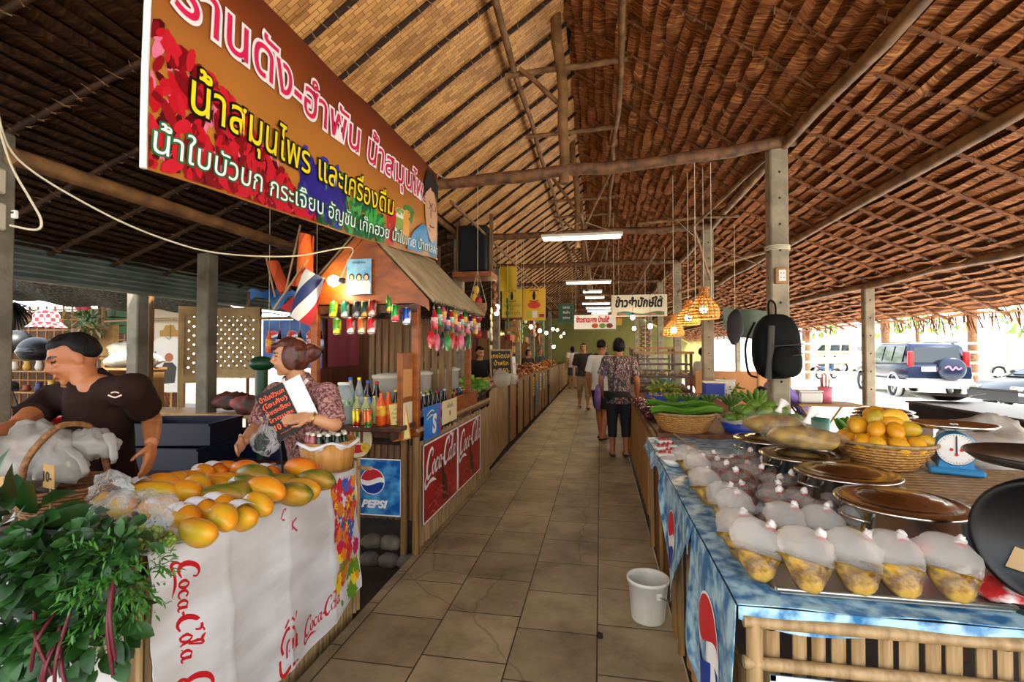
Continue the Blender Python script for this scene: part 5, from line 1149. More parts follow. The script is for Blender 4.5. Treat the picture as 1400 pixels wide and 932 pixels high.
mb_ = thing('mango_basket', 'wide woven basket heaped with yellow mangoes', 'basket', (pm.x, pm.y, .915)); basket_mesh(.12, .215, .13, 44, 9).build('body', wood('golden woven bamboo', '#9a6a30', '#c8924a', (30, 30, 30), 2, .5, .4), mb_); q = MB(); q.tube([(.217 * math.cos(a * PI / 18), .217 * math.sin(a * PI / 18), .13) for a in range(37)], .009, 6, cap=False); q.build('rim', M_bam, mb_)
def mango(seed, l=.062, r=.04):
    b = MB(); b.ball((0, 0, 0), (r, r * .88, l), 14, 10, fn=lambda p: (p.x * (1 + .12 * p.z / l) + .012 * (p.z / l) ** 2, p.y * (1 + .1 * p.z / l), p.z), M=Matrix.Rotation(PI / 2, 4, 'Y')); return b
MM = [mat('yellow mango skin', '#d69618', .4, c2='#e0b030', ns=6), mat('deep yellow mango skin', '#c8820f', .4, c2='#dca01c', ns=6), mat('greenish mango skin', '#9a8a22', .4, c2='#c8a028', ns=6)]
mgo = []
for k in range(3): o_ = mango(k).build('fruit', MM[k]); mgo.append(o_)
Rm = random.Random(9); n_ = 0
for ly, (n, rad, z) in enumerate(((12, .155, .13), (7, .09, .145), (1, .0, .15), (8, .1, .195), (3, .035, .215), (3, .05, .25))):
    for i in range(n):
        a = 2 * PI * (i + .35 * ly) / n + Rm.uniform(-.1, .1); c = (pm.x + rad * math.cos(a), pm.y + rad * math.sin(a), .915 + z)
        lb = f"yellow mango in the {['rim ring', 'second ring', 'centre', 'third ring', 'upper ring', 'topmost three'][ly]} of the basket, {nth(i)} around it"
        t_ = thing('mango', lb, 'mango', c, 0, 'mangoes in the woven basket'); t_.rotation_euler = (Rm.uniform(-.4, .4), Rm.uniform(-.4, .4), a + Rm.uniform(-.8, .8)); s_ = Rm.uniform(.95, 1.12); t_.scale = (s_,) * 3
        k = Rm.choice((0, 0, 0, 1, 1, 2)); o_ = mgo[k]
        if o_.parent is not None: o_ = o_.copy(); COL.objects.link(o_)
        o_.parent = t_; n_ += 1
def dial_scale(label, c, rz, col, r=.1, tray=True, face=True):
    t_ = thing('dial_scale', label, 'scale', c, rz); q = MB(); q.box((0, 0, .02), (.2, .14, .03), bev=.008); q.build('base', col, t_)
    q = MB(); q.M = Matrix.Translation((0, 0, .05 + r)) @ Matrix.Rotation(PI / 2, 4, 'X'); q.lathe([(.001, -.05), (r * 1.02, -.05), (r * 1.06, -.02), (r * 1.06, .05), (r * .98, .062)], 32, cap=False); q.build('housing', col, t_)
    q = MB(); q.prism([(-.07, .02), (.07, .02), (.05, .1), (-.05, .1)], .1, M=Matrix.Translation((0, .05, 0)) @ Matrix.Rotation(PI / 2, 4, 'X')); q.build('body', col, t_)
    q = MB(); q.M = Matrix.Translation((0, 0, .05 + r)) @ Matrix.Rotation(PI / 2, 4, 'X'); q.lathe([(r * .99, .056), (.001, .057)], 32, cap=False); q.build('dial', mat('dial white', '#ded8d0', .35), t_)
    q = MB()
    for k in range(40):
        a = 2 * PI * k / 40; l = .84 if k % 5 else .76; q.add([V((r * .93 * math.sin(a + e), -.0585, .05 + r + r * .93 * math.cos(a + e))) for e in (-.012, .012)] + [V((r * l * math.sin(a + e), -.0585, .05 + r + r * l * math.cos(a + e))) for e in (.012, -.012)], [(0, 1, 2, 3)])
    q.build('tick_marks', M_ink, t_); q = MB(); q.box((0, -.061, .05 + r + r * .28), (.006, .002, r * 1.1)); q.build('needle', mat('needle blue-black', '#20242a', .4), t_)
    q = MB()
    for k in range(3): a = 2 * PI * k / 3 + .5; q.prism(disc(8, r * .1, (r * .28 * math.cos(a), .05 + r + r * .2 * math.sin(a) - .01)), .001, M=Matrix.Translation((0, -.058, 0)) @ Matrix.Rotation(PI / 2, 4, 'X'))
    q.build('emblem', M_red, t_); q = MB(); q.box((0, 0, .06 + 2 * r + .012), (.03, .03, .03)); q.build('stem', M_steel, t_)
    if tray: q = MB(); q.lathe([(.001, .0), (.12, .0), (.14, .022), (.145, .024), (.125, .004), (.001, .004)], 30, c=(0, .02, .045 + 2 * r + .02), cap=False, sq=(1.15, .9)); q.build('tray', M_steel, t_)
    return t_
p_ = at(1320, 650, z=.92); dial_scale('kitchen scale with white dial and blue base beside the mangoes', (p_.x, p_.y + .07, .912), -.42, mat('scale sky blue', '#2f7fb0', .4), .074)
# big dark scale at the right picture edge
p_ = at(1446, 764, d=1.28); t_ = thing('market_scale', 'big black round scale with a flat plate on top at the right picture edge', 'scale', (p_.x, p_.y, NZ + .009), -.9)
q = MB(); q.M = Matrix.Translation((0, 0, .19)) @ Matrix.Rotation(PI / 2, 4, 'X'); q.lathe([(.06, -.06), (.155, -.06), (.165, -.03), (.165, .05), (.15, .06), (.145, .03), (.001, .03)], 36, cap=False); q.build('housing', M_black, t_)
q = MB(); q.M = Matrix.Translation((0, -.035, .19)) @ Matrix.Rotation(PI / 2, 4, 'X'); q.prism([(-.09, -.09), (.06, -.1), (.08, -.05), (-.07, -.03)], .003); q.build('inner_plate', mat('cream dial plate', '#b89a70', .5), t_)
q = MB(); q.box((0, 0, .012), (.24, .18, .024), bev=.006); q.build('base', M_black, t_); q = MB(); q.box((0, 0, .37), (.05, .05, .05)); q.build('stem', M_black, t_); q = MB(); q.lathe([(.001, .39), (.16, .39), (.185, .41), (.18, .415), (.155, .398), (.001, .398)], 32, cap=False); q.build('plate', mat('dark steel plate', '#4a4640', .3, .8), t_)
t_ = thing('snack_packet', 'shiny red and white packet on the cloth at the lower right corner', 'packet', at(1385, 806, z=NZ + .03)); q = MB(); crumple(q, (.11, .1, .03), 77, .3, 20, 12, -.02); q.build('packet', mat('red white foil', '#b82a2a', .25, c2='#d8d0c8', ns=9, lo=.45, hi=.55), t_)
# grey sack
p_ = at(1375, 640, z=.93); t_ = thing('plastic_sack', 'grey-white crumpled sack at the right edge beside the dial scale', 'sack', (p_.x + .2, p_.y + .4, .78)); q = MB(); q.M = Matrix.Translation((0, 0, .15)); crumple(q, (.27, .2, .2), 31, .25, 30, 20, -.15); q.build('sack', mat('dull white sack', '#b3aca0', .6, bump=.3, c2='#9a948a', ns=6), t_)
b = MB(); b.box((0, 0, 0), (.7, .5, .03), bev=.005); t2 = thing('side_table', 'dark wooden side table under the grey sack', 'table', (p_.x + .25, p_.y + .42, -.11)); b = MB(); b.box((0, 0, .875), (.75, .55, .03), bev=.005); b.build('tabletop', M_dkwood, t2)
for dx in (-.32, .32):
    for dy in (-.22, .22): b = MB(); b.box((dx, dy, .43), (.04, .04, .86)); b.build('leg', M_dkwood, t2)
# small packets and bowl at the far aisle corner
for i, (px, py) in enumerate(((908, 603), (914, 609), (906, 612), (918, 617), (909, 621))):
    p_ = at(px, py, z=NZ + .03); t_ = thing('snack_tray', 'white tray of red-and-white sweets at the far aisle corner, ' + nth(i) + ' from the back', 'tray', p_, .2); q = MB(); q.box((0, 0, 0), (.10, .07, .02), bev=.004); q.build('dish', M_white, t_); q = MB(); [q.ball((-.03 + .03 * j, .01 * (j % 2), .015), .011, 8, 6) for j in range(3)]; q.build('sweets', mat('red sweet', '#a81c24', .4), t_)
p_ = at(921, 634, z=NZ + .02); t_ = thing('bowl', 'small white bowl at the aisle edge before the curry bags', 'bowl', (p_.x, p_.y, NZ + .009)); q = MB(); q.lathe([(.001, 0), (.035, 0), (.075, .045), (.07, .045), (.032, .006), (.001, .006)], 24, cap=False); q.build('bowl', M_white, t_)
t_ = thing('ladle', 'wooden stick lying across the sweets near the aisle', 'stick', at(930, 600, z=NZ + .06)); q = MB(); q.tube([(-.03, .1, .02), (.05, -.12, -.02)], .006, 6); q.build('handle', M_bam, t_); q = MB(); q.ball((.055, -.13, -.02), (.02, .03, .01), 10, 6); q.build('blade', M_bam, t_)
# ---------------------------------------------------------------- fruit counter behind
RX1 = .43
ct = thing('market_counter', 'brown boarded counter carrying the banana-leaf basket and bananas', 'counter', (RX1, 4.1, 0)); o3 = (-RX1, -4.1, 0)
b = MB(); bamboo_panel(b, L3((RX1, 4.1, 0)), L3((RX1, 8.0, 0)), .005, .8, .16, .002, (-1, 0, 0), .0); b.build('front_boards', M_ply, ct)
b = MB(); b.box(L3((1.0, 6.05, .81)), (1.1, 3.9, .04)); b.build('worktop', M_plyD, ct); b = MB(); b.box(L3((RX1 - .005, 6.05, .8)), (.03, 3.9, .05)); b.build('edge_strip', M_bamD, ct)
FZ = .832
M_leafB = mat('banana leaf', '#4a7a26', .45, c2='#6a9a34', ns=3, st=(1, 14, 1))
p_ = at(940, 596, z=NZ + .01); bk = thing('leaf_basket', 'round woven basket lined with green banana leaves', 'basket', (p_.x, p_.y + .18, NZ + .009)); basket_mesh(.15, .25, .17, 48, 10).build('body', wood('golden woven bamboo', '#9a6a30', '#c8924a'), bk); q = MB(); q.tube([(.252 * math.cos(a * PI / 18), .252 * math.sin(a * PI / 18), .17) for a in range(37)], .011, 6, cap=False); q.build('rim', M_bam, bk)
for i, (dx, dy, rz, l, w, z) in enumerate(((0, -.13, .1, .56, .14, .19), (.0, .13, -.1, .58, .18, .21), (-.02, -.02, .3, .5, .15, .165), (.05, .1, .5, .5, .16, .2))):
    q = MB(); q.M = Matrix.Translation((dx, dy, z)) @ Matrix.Rotation(rz, 4, 'Z'); q.grid(lambda u, v: V(((u - .5) * l, (v - .5) * w * math.sin(PI * min(1, max(.02, u * .96 + .02))) ** .4, .05 * abs(v - .5) * 2 + .015 * math.sin(u * 9 + i) - .02)), 14, 6, thick=.002); q.build('banana_leaf', M_leafB, bk)
M_ggreen = mat('green mango skin', '#47701e', .4, c2='#668628', ns=5)
p_ = at(1045, 600, z=NZ + .01); px_, py_ = p_.x + .05, p_.y + .22
bk = thing('plastic_basket', 'blue plastic basket lined with pale plastic under the green mangoes', 'basket', (px_, py_, NZ + .009)); q = MB(); q.lathe([(.001, 0), (.24, 0), (.28, .1), (.275, .1), (.23, .006)], 30, cap=False, sq=(1.15, .75)); q.build('body', mat('blue plastic', '#1c3f9a', .4), bk); q = MB(); q.grid(lambda u, v: V((1.15 * (.25 + .05 * v) * math.cos(2 * PI * u), .75 * (.25 + .05 * v) * math.sin(2 * PI * u), .06 + .07 * v + .008 * math.sin(u * 60) * v)), 60, 5, thick=.002); q.build('liner', mat('pale grey liner', '#c3bcae', .5), bk)
gm = mango(21, .075, .046).build('fruit', M_ggreen); k = 0
for ly, (n, rx, ry, z) in enumerate(((11, .24, .14, .13), (6, .12, .07, .15), (7, .15, .08, .2), (2, .06, .02, .235))):
    for i in range(n):
        a = 2 * PI * i / n + ly; t_ = thing('green_mango', f"green mango in the {['outer ring', 'inner ring', 'second layer', 'top pair'][ly]} of the blue basket, {nth(i)} around it", 'mango', (px_ + rx * math.cos(a), py_ + ry * math.sin(a), NZ + .009 + z), 0, 'green mangoes in the blue basket'); t_.rotation_euler = (R.uniform(-.4, .4), R.uniform(-.3, .3), R.uniform(-.9, .9))
        o_ = gm if gm.parent is None else gm.copy()
        if o_ is not gm: COL.objects.link(o_)
        o_.parent = t_
def banana_hand(label, c, n, rz, col, l=.15, rows=2, s=1., group=None):
    t_ = thing('banana_bunch', label, 'banana bunch', c, rz, group)
    for r_ in range(rows):
        for i in range(n):
            a = (i - (n - 1) / 2) * .26; q = MB(); o_ = V((0, -.02 - .025 * r_, .045 + .03 * r_)); d = V((math.sin(a), -.45 * math.cos(a), .75 - .25 * r_)).normalized(); P = [o_ + d * (l * t) + V((0, .12 * l * t * t * 2, .0)) + V((math.sin(a) * .05 * t, 0, 0)) for t in (0, .15, .4, .65, .88, 1.0)]
            q.tube(P, [.009 * s, .012 * s, .0195 * s, .0195 * s, .012 * s, .005 * s], 7); q.build('banana', col, t_)
    q = MB(); q.tube([(0, 0, .0), (0, -.02, .08), (0, .03, .13)], [.02, .024, .012], 8); q.build('stalk', col, t_); return t_
M_ban = mat('green banana', '#4f7a22', .45, c2='#6f9a30', ns=4); M_banD = mat('dull green banana', '#3c5a1c', .45, c2='#5a7a2a', ns=4)
for i, (px, py, n, rz) in enumerate([(918, 558, 5, .2), (945, 560, 5, -.3), (965, 560, 5, .4), (1000, 562, 6, 0), (1030, 562, 7, .1)]):
    p_ = at(px, py, z=FZ); banana_hand(['green banana hand behind the leaf basket, nearest the aisle', 'second green banana hand from the aisle', 'third green banana hand from the aisle', 'dark banana hand left of the big upright bunch', 'big upright bunch of green bananas behind the green mangoes'][i], (p_.x, max(4.2, p_.y) + .05, FZ), n, rz, M_ban if i in (0, 4) else M_banD, .15 if i < 4 else .235, 2, 1 if i < 4 else 1.25, 'green bananas on the fruit counter')
# things farther along the fruit counter
p_ = at(932, 553, z=FZ); t_ = thing('plastic_crate', 'flat blue crate of dried goods on the fruit counter', 'crate', (p_.x - .05, p_.y + .25, FZ), -.08); q = MB(); q.prism([(-.35, -.2), (.35, -.2), (.35, .2), (-.35, .2)], .01)
for (c, d) in (((0, -.2, .05), (.7, .012, .1)), ((0, .2, .05), (.7, .012, .1)), ((-.35, 0, .05), (.012, .4, .1)), ((.35, 0, .05), (.012, .4, .1))): q.box(c, d)
q.build('box', mat('blue plastic'), t_); q = MB()
for i in range(90): q.M = Matrix.Translation((R.uniform(-.32, .32), R.uniform(-.17, .17), .05 + R.uniform(0, .05))) @ Euler((R.uniform(-1, 1), R.uniform(-1, 1), R.uniform(0, 6))).to_matrix().to_4x4(); q.ball((0, 0, 0), (.035, .018, .01), 7, 5)
tag(q.build('dried_goods', mat('dried brown goods', '#7a4a20', .7, c2='#b08040', ns=9), t_), kind='stuff')
p_ = at(910, 528, z=FZ); t_ = thing('basin', 'sky-blue plastic basin on the fruit counter', 'basin', (p_.x, p_.y + .1, FZ)); q = MB(); q.lathe([(.001, 0), (.12, 0), (.165, .11), (.175, .115), (.155, .105), (.11, .008), (.001, .008)], 26, cap=False); q.build('bowl', mat('sky blue plastic', '#3a9ac8', .4), t_); q = MB(); q.ball((0, 0, .06), (.13, .13, .04), 14, 8); q.build('contents', mat('pale rice flour', '#c8bca0', .8), t_)
p_ = at(946, 528, z=FZ); dial_scale('orange market scale with a steel tray on the fruit counter', (p_.x, p_.y + .1, FZ), 2.6, mat('orange enamel', '#c8501c', .4), .1)
for i, (px, py, n) in enumerate(((890, 522, 60), (878, 515, 50), (925, 512, 50))):
    p_ = at(px, py, z=FZ + .05); greens(['pile of green herbs on the fruit counter before the glass cabinet', 'sheaf of yellow-green herbs nearest the cabinet', 'dark green herbs behind the blue basin'][i], (p_.x, min(7.75, p_.y), FZ + .06), n, (.2, .16, .1), .12, .04, [mat('herb green', '#4a6a20', .5), mat('herb yellow-green', '#7a8a2a', .5)], 0, 60 + i)
p_ = at(882, 553, z=FZ); t_ = thing('sausage_heap', 'heap of dark maroon packets hanging over the aisle edge of the fruit counter', 'packet', (RX1 + .1, 5.3, FZ)); q = MB()
for i in range(26): q.M = Matrix.Translation((R.uniform(-.13, .1), R.uniform(-.9, .9), .04 + R.uniform(0, .06))) @ Matrix.Rotation(R.uniform(-.5, .5), 4, 'Z'); q.ball((0, 0, 0), (.045, .11, .04), 9, 7)
tag(q.build('packets', mat('maroon plastic', '#3a1620', .25, c2='#6a2a34', ns=6), t_), kind='stuff')
for i, (px, py, c, cn) in enumerate(((978, 545, '#2a3fa0', 'blue'), (992, 540, '#d8d4c8', 'white'))):
    p_ = at(px, py, z=FZ); t_ = thing('storage_box', cn + ' plastic box at the foot of the second right post', 'box', (p_.x, p_.y + .1, FZ)); q = MB(); q.box((0, 0, .11), (.26, .22, .2), bev=.012); q.build('box', mat('box ' + c, c, .4), t_); q = MB(); q.box((0, 0, .22), (.28, .24, .025), bev=.008); q.build('lid', M_white, t_)
# ---------------------------------------------------------------- counters farther along the left
CX = -1.45
CN = [(6.15, 7.75, .98, M_bam, 'slatted bamboo counter after the cola posters, left of the aisle'), (7.8, 10.9, .97, M_ply, 'plain boarded counter behind the slatted one, left of the aisle'), (11.0, 13.6, .95, M_ply, 'third boarded counter along the left of the aisle, with paper notices'), (13.7, 17.5, .95, M_bam, 'fourth counter along the left of the aisle'), (17.6, 22, .95, M_ply, 'farthest counter along the left of the aisle')]
for i, (y0, y1, z, mt, lb) in enumerate(CN):
    ct = thing('market_counter', lb, 'counter', (CX, y0, 0)); o3 = (-CX, -y0, 0); b = MB()
    if mt is M_bam: bamboo_panel(b, L3((CX + .05, y0, 0)), L3((CX - .02, y1, 0)), .0, z, .045, .004)
    else: bamboo_panel(b, L3((CX, y0, 0)), L3((CX, y1, 0)), .0, z, .62, .006, jit=.004)
    b.build('front_boards', mt, ct); b = MB(); b.box(L3((CX - .27, (y0 + y1) / 2, z - .03)), (.5, y1 - y0 - .02, .035)); b.build('worktop', M_plyD, ct); b = MB(); b.box(L3((CX - .01, (y0 + y1) / 2, z)), (.035, y1 - y0, .03), bev=.005); b.build('edge_strip', M_bamD, ct)
    b = MB(); b.box(L3((CX - .02, y0 + .02, z / 2)), (.04, .04, z)); b.box(L3((CX - .47, y0 + .05, z / 2)), (.04, .04, z)); b.box(L3((CX - .47, y1 - .05, z / 2)), (.04, .04, z)); b.build('leg', M_plyD, ct)
CTZ = .97
# goods on them
cn_ = [0]
def heap(label, c, r, n, sz, cols, cat='snack heap', name='snack_heap', flat=.5):
    t_ = thing(name, label, cat, c); q = MB(); q.lathe([(.001, 0), (r * .9, 0), (r * 1.05, .03), (r, .03)], 20, cap=False); q.build('tray', M_cane, t_); q = MB()
    for i in range(n):
        a = R.uniform(0, 2 * PI); rr_ = R.random() ** .5; q.M = Matrix.Translation((r * .9 * rr_ * math.cos(a), r * .9 * rr_ * math.sin(a), .03 + (1 - rr_ ** 1.5) * r * .9 * R.random())) @ Euler((R.uniform(-1, 1), R.uniform(-1, 1), R.uniform(0, 6))).to_matrix().to_4x4(); q.mi = R.randint(0, len(cols) - 1); q.ball((0, 0, 0), (sz, sz * .7, sz * flat), 7, 5)
    tag(q.build('snacks', cols, t_), kind='stuff'); return t_
SN = [mat('fried golden snack', '#b87a2a', .6, c2='#8a5018', ns=9), mat('dark dried snack', '#5a2f16', .6, c2='#8a5a2a', ns=9), mat('pale dried snack', '#c8a878', .6), mat('reddish dried snack', '#8a2f1c', .5)]
HP = [(8.3, 0, 'golden'), (8.8, 1, 'dark'), (9.3, 0, 'golden'), (9.8, 2, 'pale'), (10.4, 3, 'reddish'), (11.3, 0, 'golden'), (11.9, 2, 'pale'), (12.5, 3, 'reddish'), (13.1, 1, 'dark'), (14.0, 0, 'golden'), (14.8, 3, 'reddish'), (15.6, 0, 'golden'), (16.4, 2, 'pale'), (17.2, 0, 'golden')]
for i, (y, k, cn) in enumerate(HP): heap(f"heap of {cn} dried snacks on the left counters, {nth(i)} from the camera", (CX - .25, y, CTZ + .005 - (.02 if y > 10.95 else 0)), .235, 90, .042, [SN[k], SN[(k + 1) % 4]])
# lettuce tray, plastic bags, rows of little jars, sign boards
greens('crisp green lettuce heap between the soda bottles and the little jars', (-1.72, 6.25, 1.04), 120, (.24, .2, .08), .1, .07, [mat('lettuce green', '#5a9a2a', .5), mat('lettuce pale', '#86b848', .5)], 0, 71)
t_ = thing('lettuce_table', 'dark rack under the lettuce at the near end of the slatted counter', 'rack', (-1.75, 5.99, 0)); q = MB(); q.box((0, .12, .95), (.6, .3, .03)); q.build('shelf', M_dkwood, t_)
for dx in (-.26, .26): q = MB(); q.box((dx, .12, .47), (.04, .04, .94)); q.build('leg', M_dkwood, t_)
for i, (px, py, y, s_) in enumerate(((686, 512, 6.9, .14), (643, 531, 5.7, .09), (700, 512, 7.3, .1))):
    p_ = at(px, py, y=y); t_ = thing('clear_bag', ['plump clear plastic bag on the slatted left counter', 'small clear bag beside the crate of sodas', 'smaller clear bag behind the plump one on the slatted counter'][i], 'bag', (p_.x, y, (CTZ if i != 1 else .885) + s_ * .75)); q = MB(); crumple(q, (s_, s_ * .8, s_), 90 + i, .25, 18, 12, -s_ * .74); q.build('film', milky('snack bag film %d' % i, '#d8d0c0', .4, .15, .3), t_)
for r_ in range(3):
    for i in range(7):
        t_ = thing('little_jar', f"little red-labelled jar, {nth(i)} in the {['front', 'middle', 'back'][r_]} row on the slatted left counter", 'jar', (CX - .13 - .13 * r_, 6.5 + .14 * i, CTZ), 0, 'little red-labelled jars'); t_.location.z = CTZ - .012; q = MB(); q.lathe([(.001, 0), (.045, 0), (.048, .02), (.048, .085), (.04, .1)], 12, cap=False); q.build('body', mat('jar brown', '#5a2a14', .3), t_); q = MB(); q.lathe([(.0485, .022), (.0485, .075)], 12, cap=False); q.build('label', LB['red'], t_); q = MB(); q.lathe([(.045, .1), (.045, .118), (.001, .12)], 12, cap=False); q.build('lid', mat('jar lid gold', '#b89a50', .35, .6), t_)
p_ = at(703, 518, y=7.9); t_ = card('menu_board', 'black menu board with yellow lettering leaning on the left counter', 'sign', (p_.x - .22, 7.9, 1.235), .42, .55, mat('blackboard', '#16120e', .6), .7, -.1, .02, .03, M_bam)
for k, s in enumerate(('แกงไตปลา', 'น้ำพริก', 'กะปิ 50-', 'ขนม')): letter(t_, s, .1, mat('yellow chalk', '#e0b030', .6), (0, .13 - .12 * k), .021)
t_ = card('notice', 'white and red paper notice beside the black menu board', 'notice', (p_.x - .0 - .2, 8.45, 1.17), .3, .42, M_paper, .7, -.1, .01); letter(t_, 'ของฝาก', .08, M_red, (0, .05), .011)
for i, (y, c, cn, z) in enumerate(((10.6, '#c8b04a', 'yellow', .7), (11.2, '#4a9ac0', 'blue', .55), (11.9, '#d8d0b8', 'white', .72), (12.6, '#c0b890', 'cream', .7))):
    t_, w_, h_ = aisle_card('notice', f'{cn} paper notice pinned to the left counter fronts', 'notice', y - .15, y + .15, z - .2 * (1.9 if i == 1 else 1), z + .2, mat('notice ' + c, c, .7), CX + .02); q = MB(); [q.box((.003, 0, .12 - .06 * k), (.001, .2, .02)) for k in range(5)]; q.build('printed_lines', M_ink, t_)
# hung loudspeaker
sp = thing('loudspeaker', 'black loudspeaker on a wooden cradle hung high left of the aisle', 'speaker', at(650, 378, y=7.55)); q = MB(); q.box((0, 0, .42), (.46, .38, .72), bev=.02); q.build('cabinet', M_black, sp)
q = MB(); q.box((0, -.2, .42), (.4, .02, .66), bev=.004); q.build('grille', mat('speaker grille', '#050505', .8), sp)
q = MB(); q.box((0, 0, .0), (.62, .5, .09), bev=.008); q.build('cradle', M_orange, sp)
for s_ in (-1, 1): q = MB(); q.box((s_ * .27, -.05, .48), (.05, .05, .98)); q.build('cradle_upright', M_bamD, sp)
# yellow banners
def hung_sheet(name, label, cat, x0, x1, y, z0, z1, mt, wav=.02, up=0):
    t_ = thing(name, label, cat, ((x0 + x1) / 2, y, z0)); w = x1 - x0; h = z1 - z0; q = MB(); f = lambda u, v, l=0.: V(((u - .5) * w, wav * math.sin(u * 5 + v * 2) - l, v * h)); q.grid(f, 12, 10, thick=.002, flip=False); q.build('sheet', mt, t_)
    for u in ((.04, .96) if up else ()): q = MB(); p = f(u, 1); q.tube([p, p + V((0, 0, roofz((x0 + x1) / 2 + p.x) - z1))], .004, 4); q.build('cord', M_rope, t_)
    return t_, f, w, h
M_yel = mat('yellow banner vinyl', '#d8a80f', .45); M_yel2 = mat('dull yellow banner vinyl', '#c0a01c', .45)
def sheet_text(t_, f, w, h, s, cx, y0, width, size, mt, l=.004, **k): q = MB(); put_text(q, s, lambda x, y: f(cx + x / w, y0 + y / h, l), size, width=width, align='C', **k); q.build('lettering', mt, t_)
M_brn = mat('banner dark red', '#6a1c14', .5); M_grn2 = mat('banner dark green', '#3a4a1a', .5)
for i, (pa, pb_, y, mt, lb) in enumerate(((at(686, 437, y=10.2), at(714, 395, y=10.2), 10.2, M_yel2, 'dull yellow banner with a dark figure emblem, nearer the post'), (at(714.5, 438, y=10.4), at(746, 394, y=10.4), 10.4, M_yel, 'bright yellow banner with a red oval over the aisle'), (at(683, 398, y=10.1), at(706, 364, y=10.1), 10.1, M_yel2, 'folded yellow banner above the two hanging ones'))):
    t_, f, w, h = hung_sheet('banner', lb, 'banner', pa.x, pb_.x, y, pa.z, pb_.z, mt, .012 if i < 2 else .03, 1)
    if i < 2:
        q = MB(); q.add([f(.5 + x, .80 + yy, .006) for x, yy in ((-.05, -.15), (.05, -.15), (.07, 0), (.03, .06), (-.03, .06), (-.07, 0))], [(0, 1, 2, 3, 4, 5)]); q.add([f(.5 + .05 * a, .88 + .035 * b_, .006) for a, b_ in disc(10)], [tuple(range(10))]); q.build('emblem', M_ink, t_)
        for yy in (.93, .62): q = MB(); ribbon(q, [(.3, yy), (.5, yy + (.02 if yy > .8 else -.02)), (.7, yy)], .03, lambda a, c: f(a, c, .005)); q.build('ribbon', M_brn, t_)
        if i == 0:
            for yy, s in ((.42, 'ขนมพื้นเมือง'), (.3, 'และ'), (.17, 'ของฝาก ภูเก็ต')): sheet_text(t_, f, w, h, s, .5, yy, w * (.8 if yy != .3 else .2), .1, M_grn2)
            q = MB(); q.add([f(0, 0, .004), f(1, 0, .004), f(1, .07, .004), f(0, .07, .004)], [(0, 1, 2, 3)]); q.build('ribbon', M_brn, t_)
        else:
            q = MB(); q.add([f(.5 + .28 * a, .48 + .11 * b_, .005) for a, b_ in disc(20)], [tuple(range(20))]); q.build('oval', mat('banner orange red', '#d03a1c', .5), t_)
            for (x0, c, y0_, y1_) in ((.16, '#a8b030', .08, .3), (.42, '#e0d8c8', .08, .3), (.72, '#8a2030', .1, .2)): q = MB(); q.add([f(x0, y0_, .005), f(x0 + .22, y0_, .005), f(x0 + .22, y1_, .005), f(x0, y1_, .005)], [(0, 1, 2, 3)]); q.build('printed_photo', mat('printed ' + c, c, .5), t_)
p_ = at(700, 446, y=10.3); t_ = card('sign', 'small wooden sign hung below the dull yellow banner', 'sign', p_, .3, .22, M_ply, 0, 0, .02); letter(t_, 'ร้านค้า', .08, M_ink, (0, -.01), .021)
def hang(t_, xs, z0):
    for x in xs: q = MB(); q.tube([(x, 0, z0), (x, 0, roofz(t_.location.x + x) - t_.location.z)], .004, 4); q.build('cord', M_rope, t_)
hang(t_, (-.1, .1), .1)
p_ = at(774, 428, y=15.5); t_ = card('sign', 'dark green sign with pale lettering far down the left side', 'sign', p_, .5, .62, mat('sign green', '#14402a', .5), .3, 0, .02); [letter(t_, s, .1, M_paper, (0, .15 - .16 * k), .021) for k, s in enumerate(('ตลาด', 'สินค้า', 'ชุมชน'))]; hang(t_, (-.2, .2), .3)
# cross signs at right
M_cream = mat('cream sign cloth', '#d8cdb0', .5)
pa, pb_ = at(836, 433, y=10.6), at(912, 402, y=10.6); t_, f, w, h = hung_sheet('sign_banner', 'cream sign with large black lettering above the right counters', 'sign', pa.x, pb_.x, 10.6, pa.z, pb_.z, M_cream, .008, 1)
sheet_text(t_, f, w, h, 'ข้าวยำปักษ์ใต้', .5, .45, w * .86, .25, M_ink, off=.012, shear=.15)
q = MB(); q.grid(lambda u, v: f(.1 + .85 * u, .05 + v * (.14 + .06 * math.sin(u * 9)), .004), 12, 1); q.build('printed_scene', mat('printed teal', '#2a6a5a', .5, c2='#b0682a', ns=3, coords='Generated', lo=.45, hi=.55), t_)
pa, pb_ = at(785, 450, y=14.8), at(842, 430, y=14.8); t_, f, w, h = hung_sheet('sign_banner', 'white sign with red lettering and dishes hung across the far aisle', 'sign', pa.x, pb_.x, 14.8, pa.z, pb_.z, M_paper, .008, 1)
sheet_text(t_, f, w, h, 'ข้าวราดแกง บ้านใต้', .45, .5, w * .8, .2, M_red, off=.012)
for k, (x, c) in enumerate(((.5, '#b84a1c'), (.68, '#6a8a2a'), (.85, '#7a2a18'))): q = MB(); q.add([f(x + .08 * a, .24 + .17 * b_, .004 + .0003 * k) for a, b_ in disc(14)], [tuple(range(14))]); q.build('printed_dish', mat('printed ' + c, c, .5), t_)
p_ = at(846, 438, y=12); t_ = card('price_card', 'small red and yellow card hanging at the right of the far aisle', 'price card', p_, .14, .22, M_yel, 0, 0, .006); q = MB(); q.box((0, -.004, .08), (.14, .002, .05)); q.build('print', M_red, t_); hang(t_, (0,), .1)
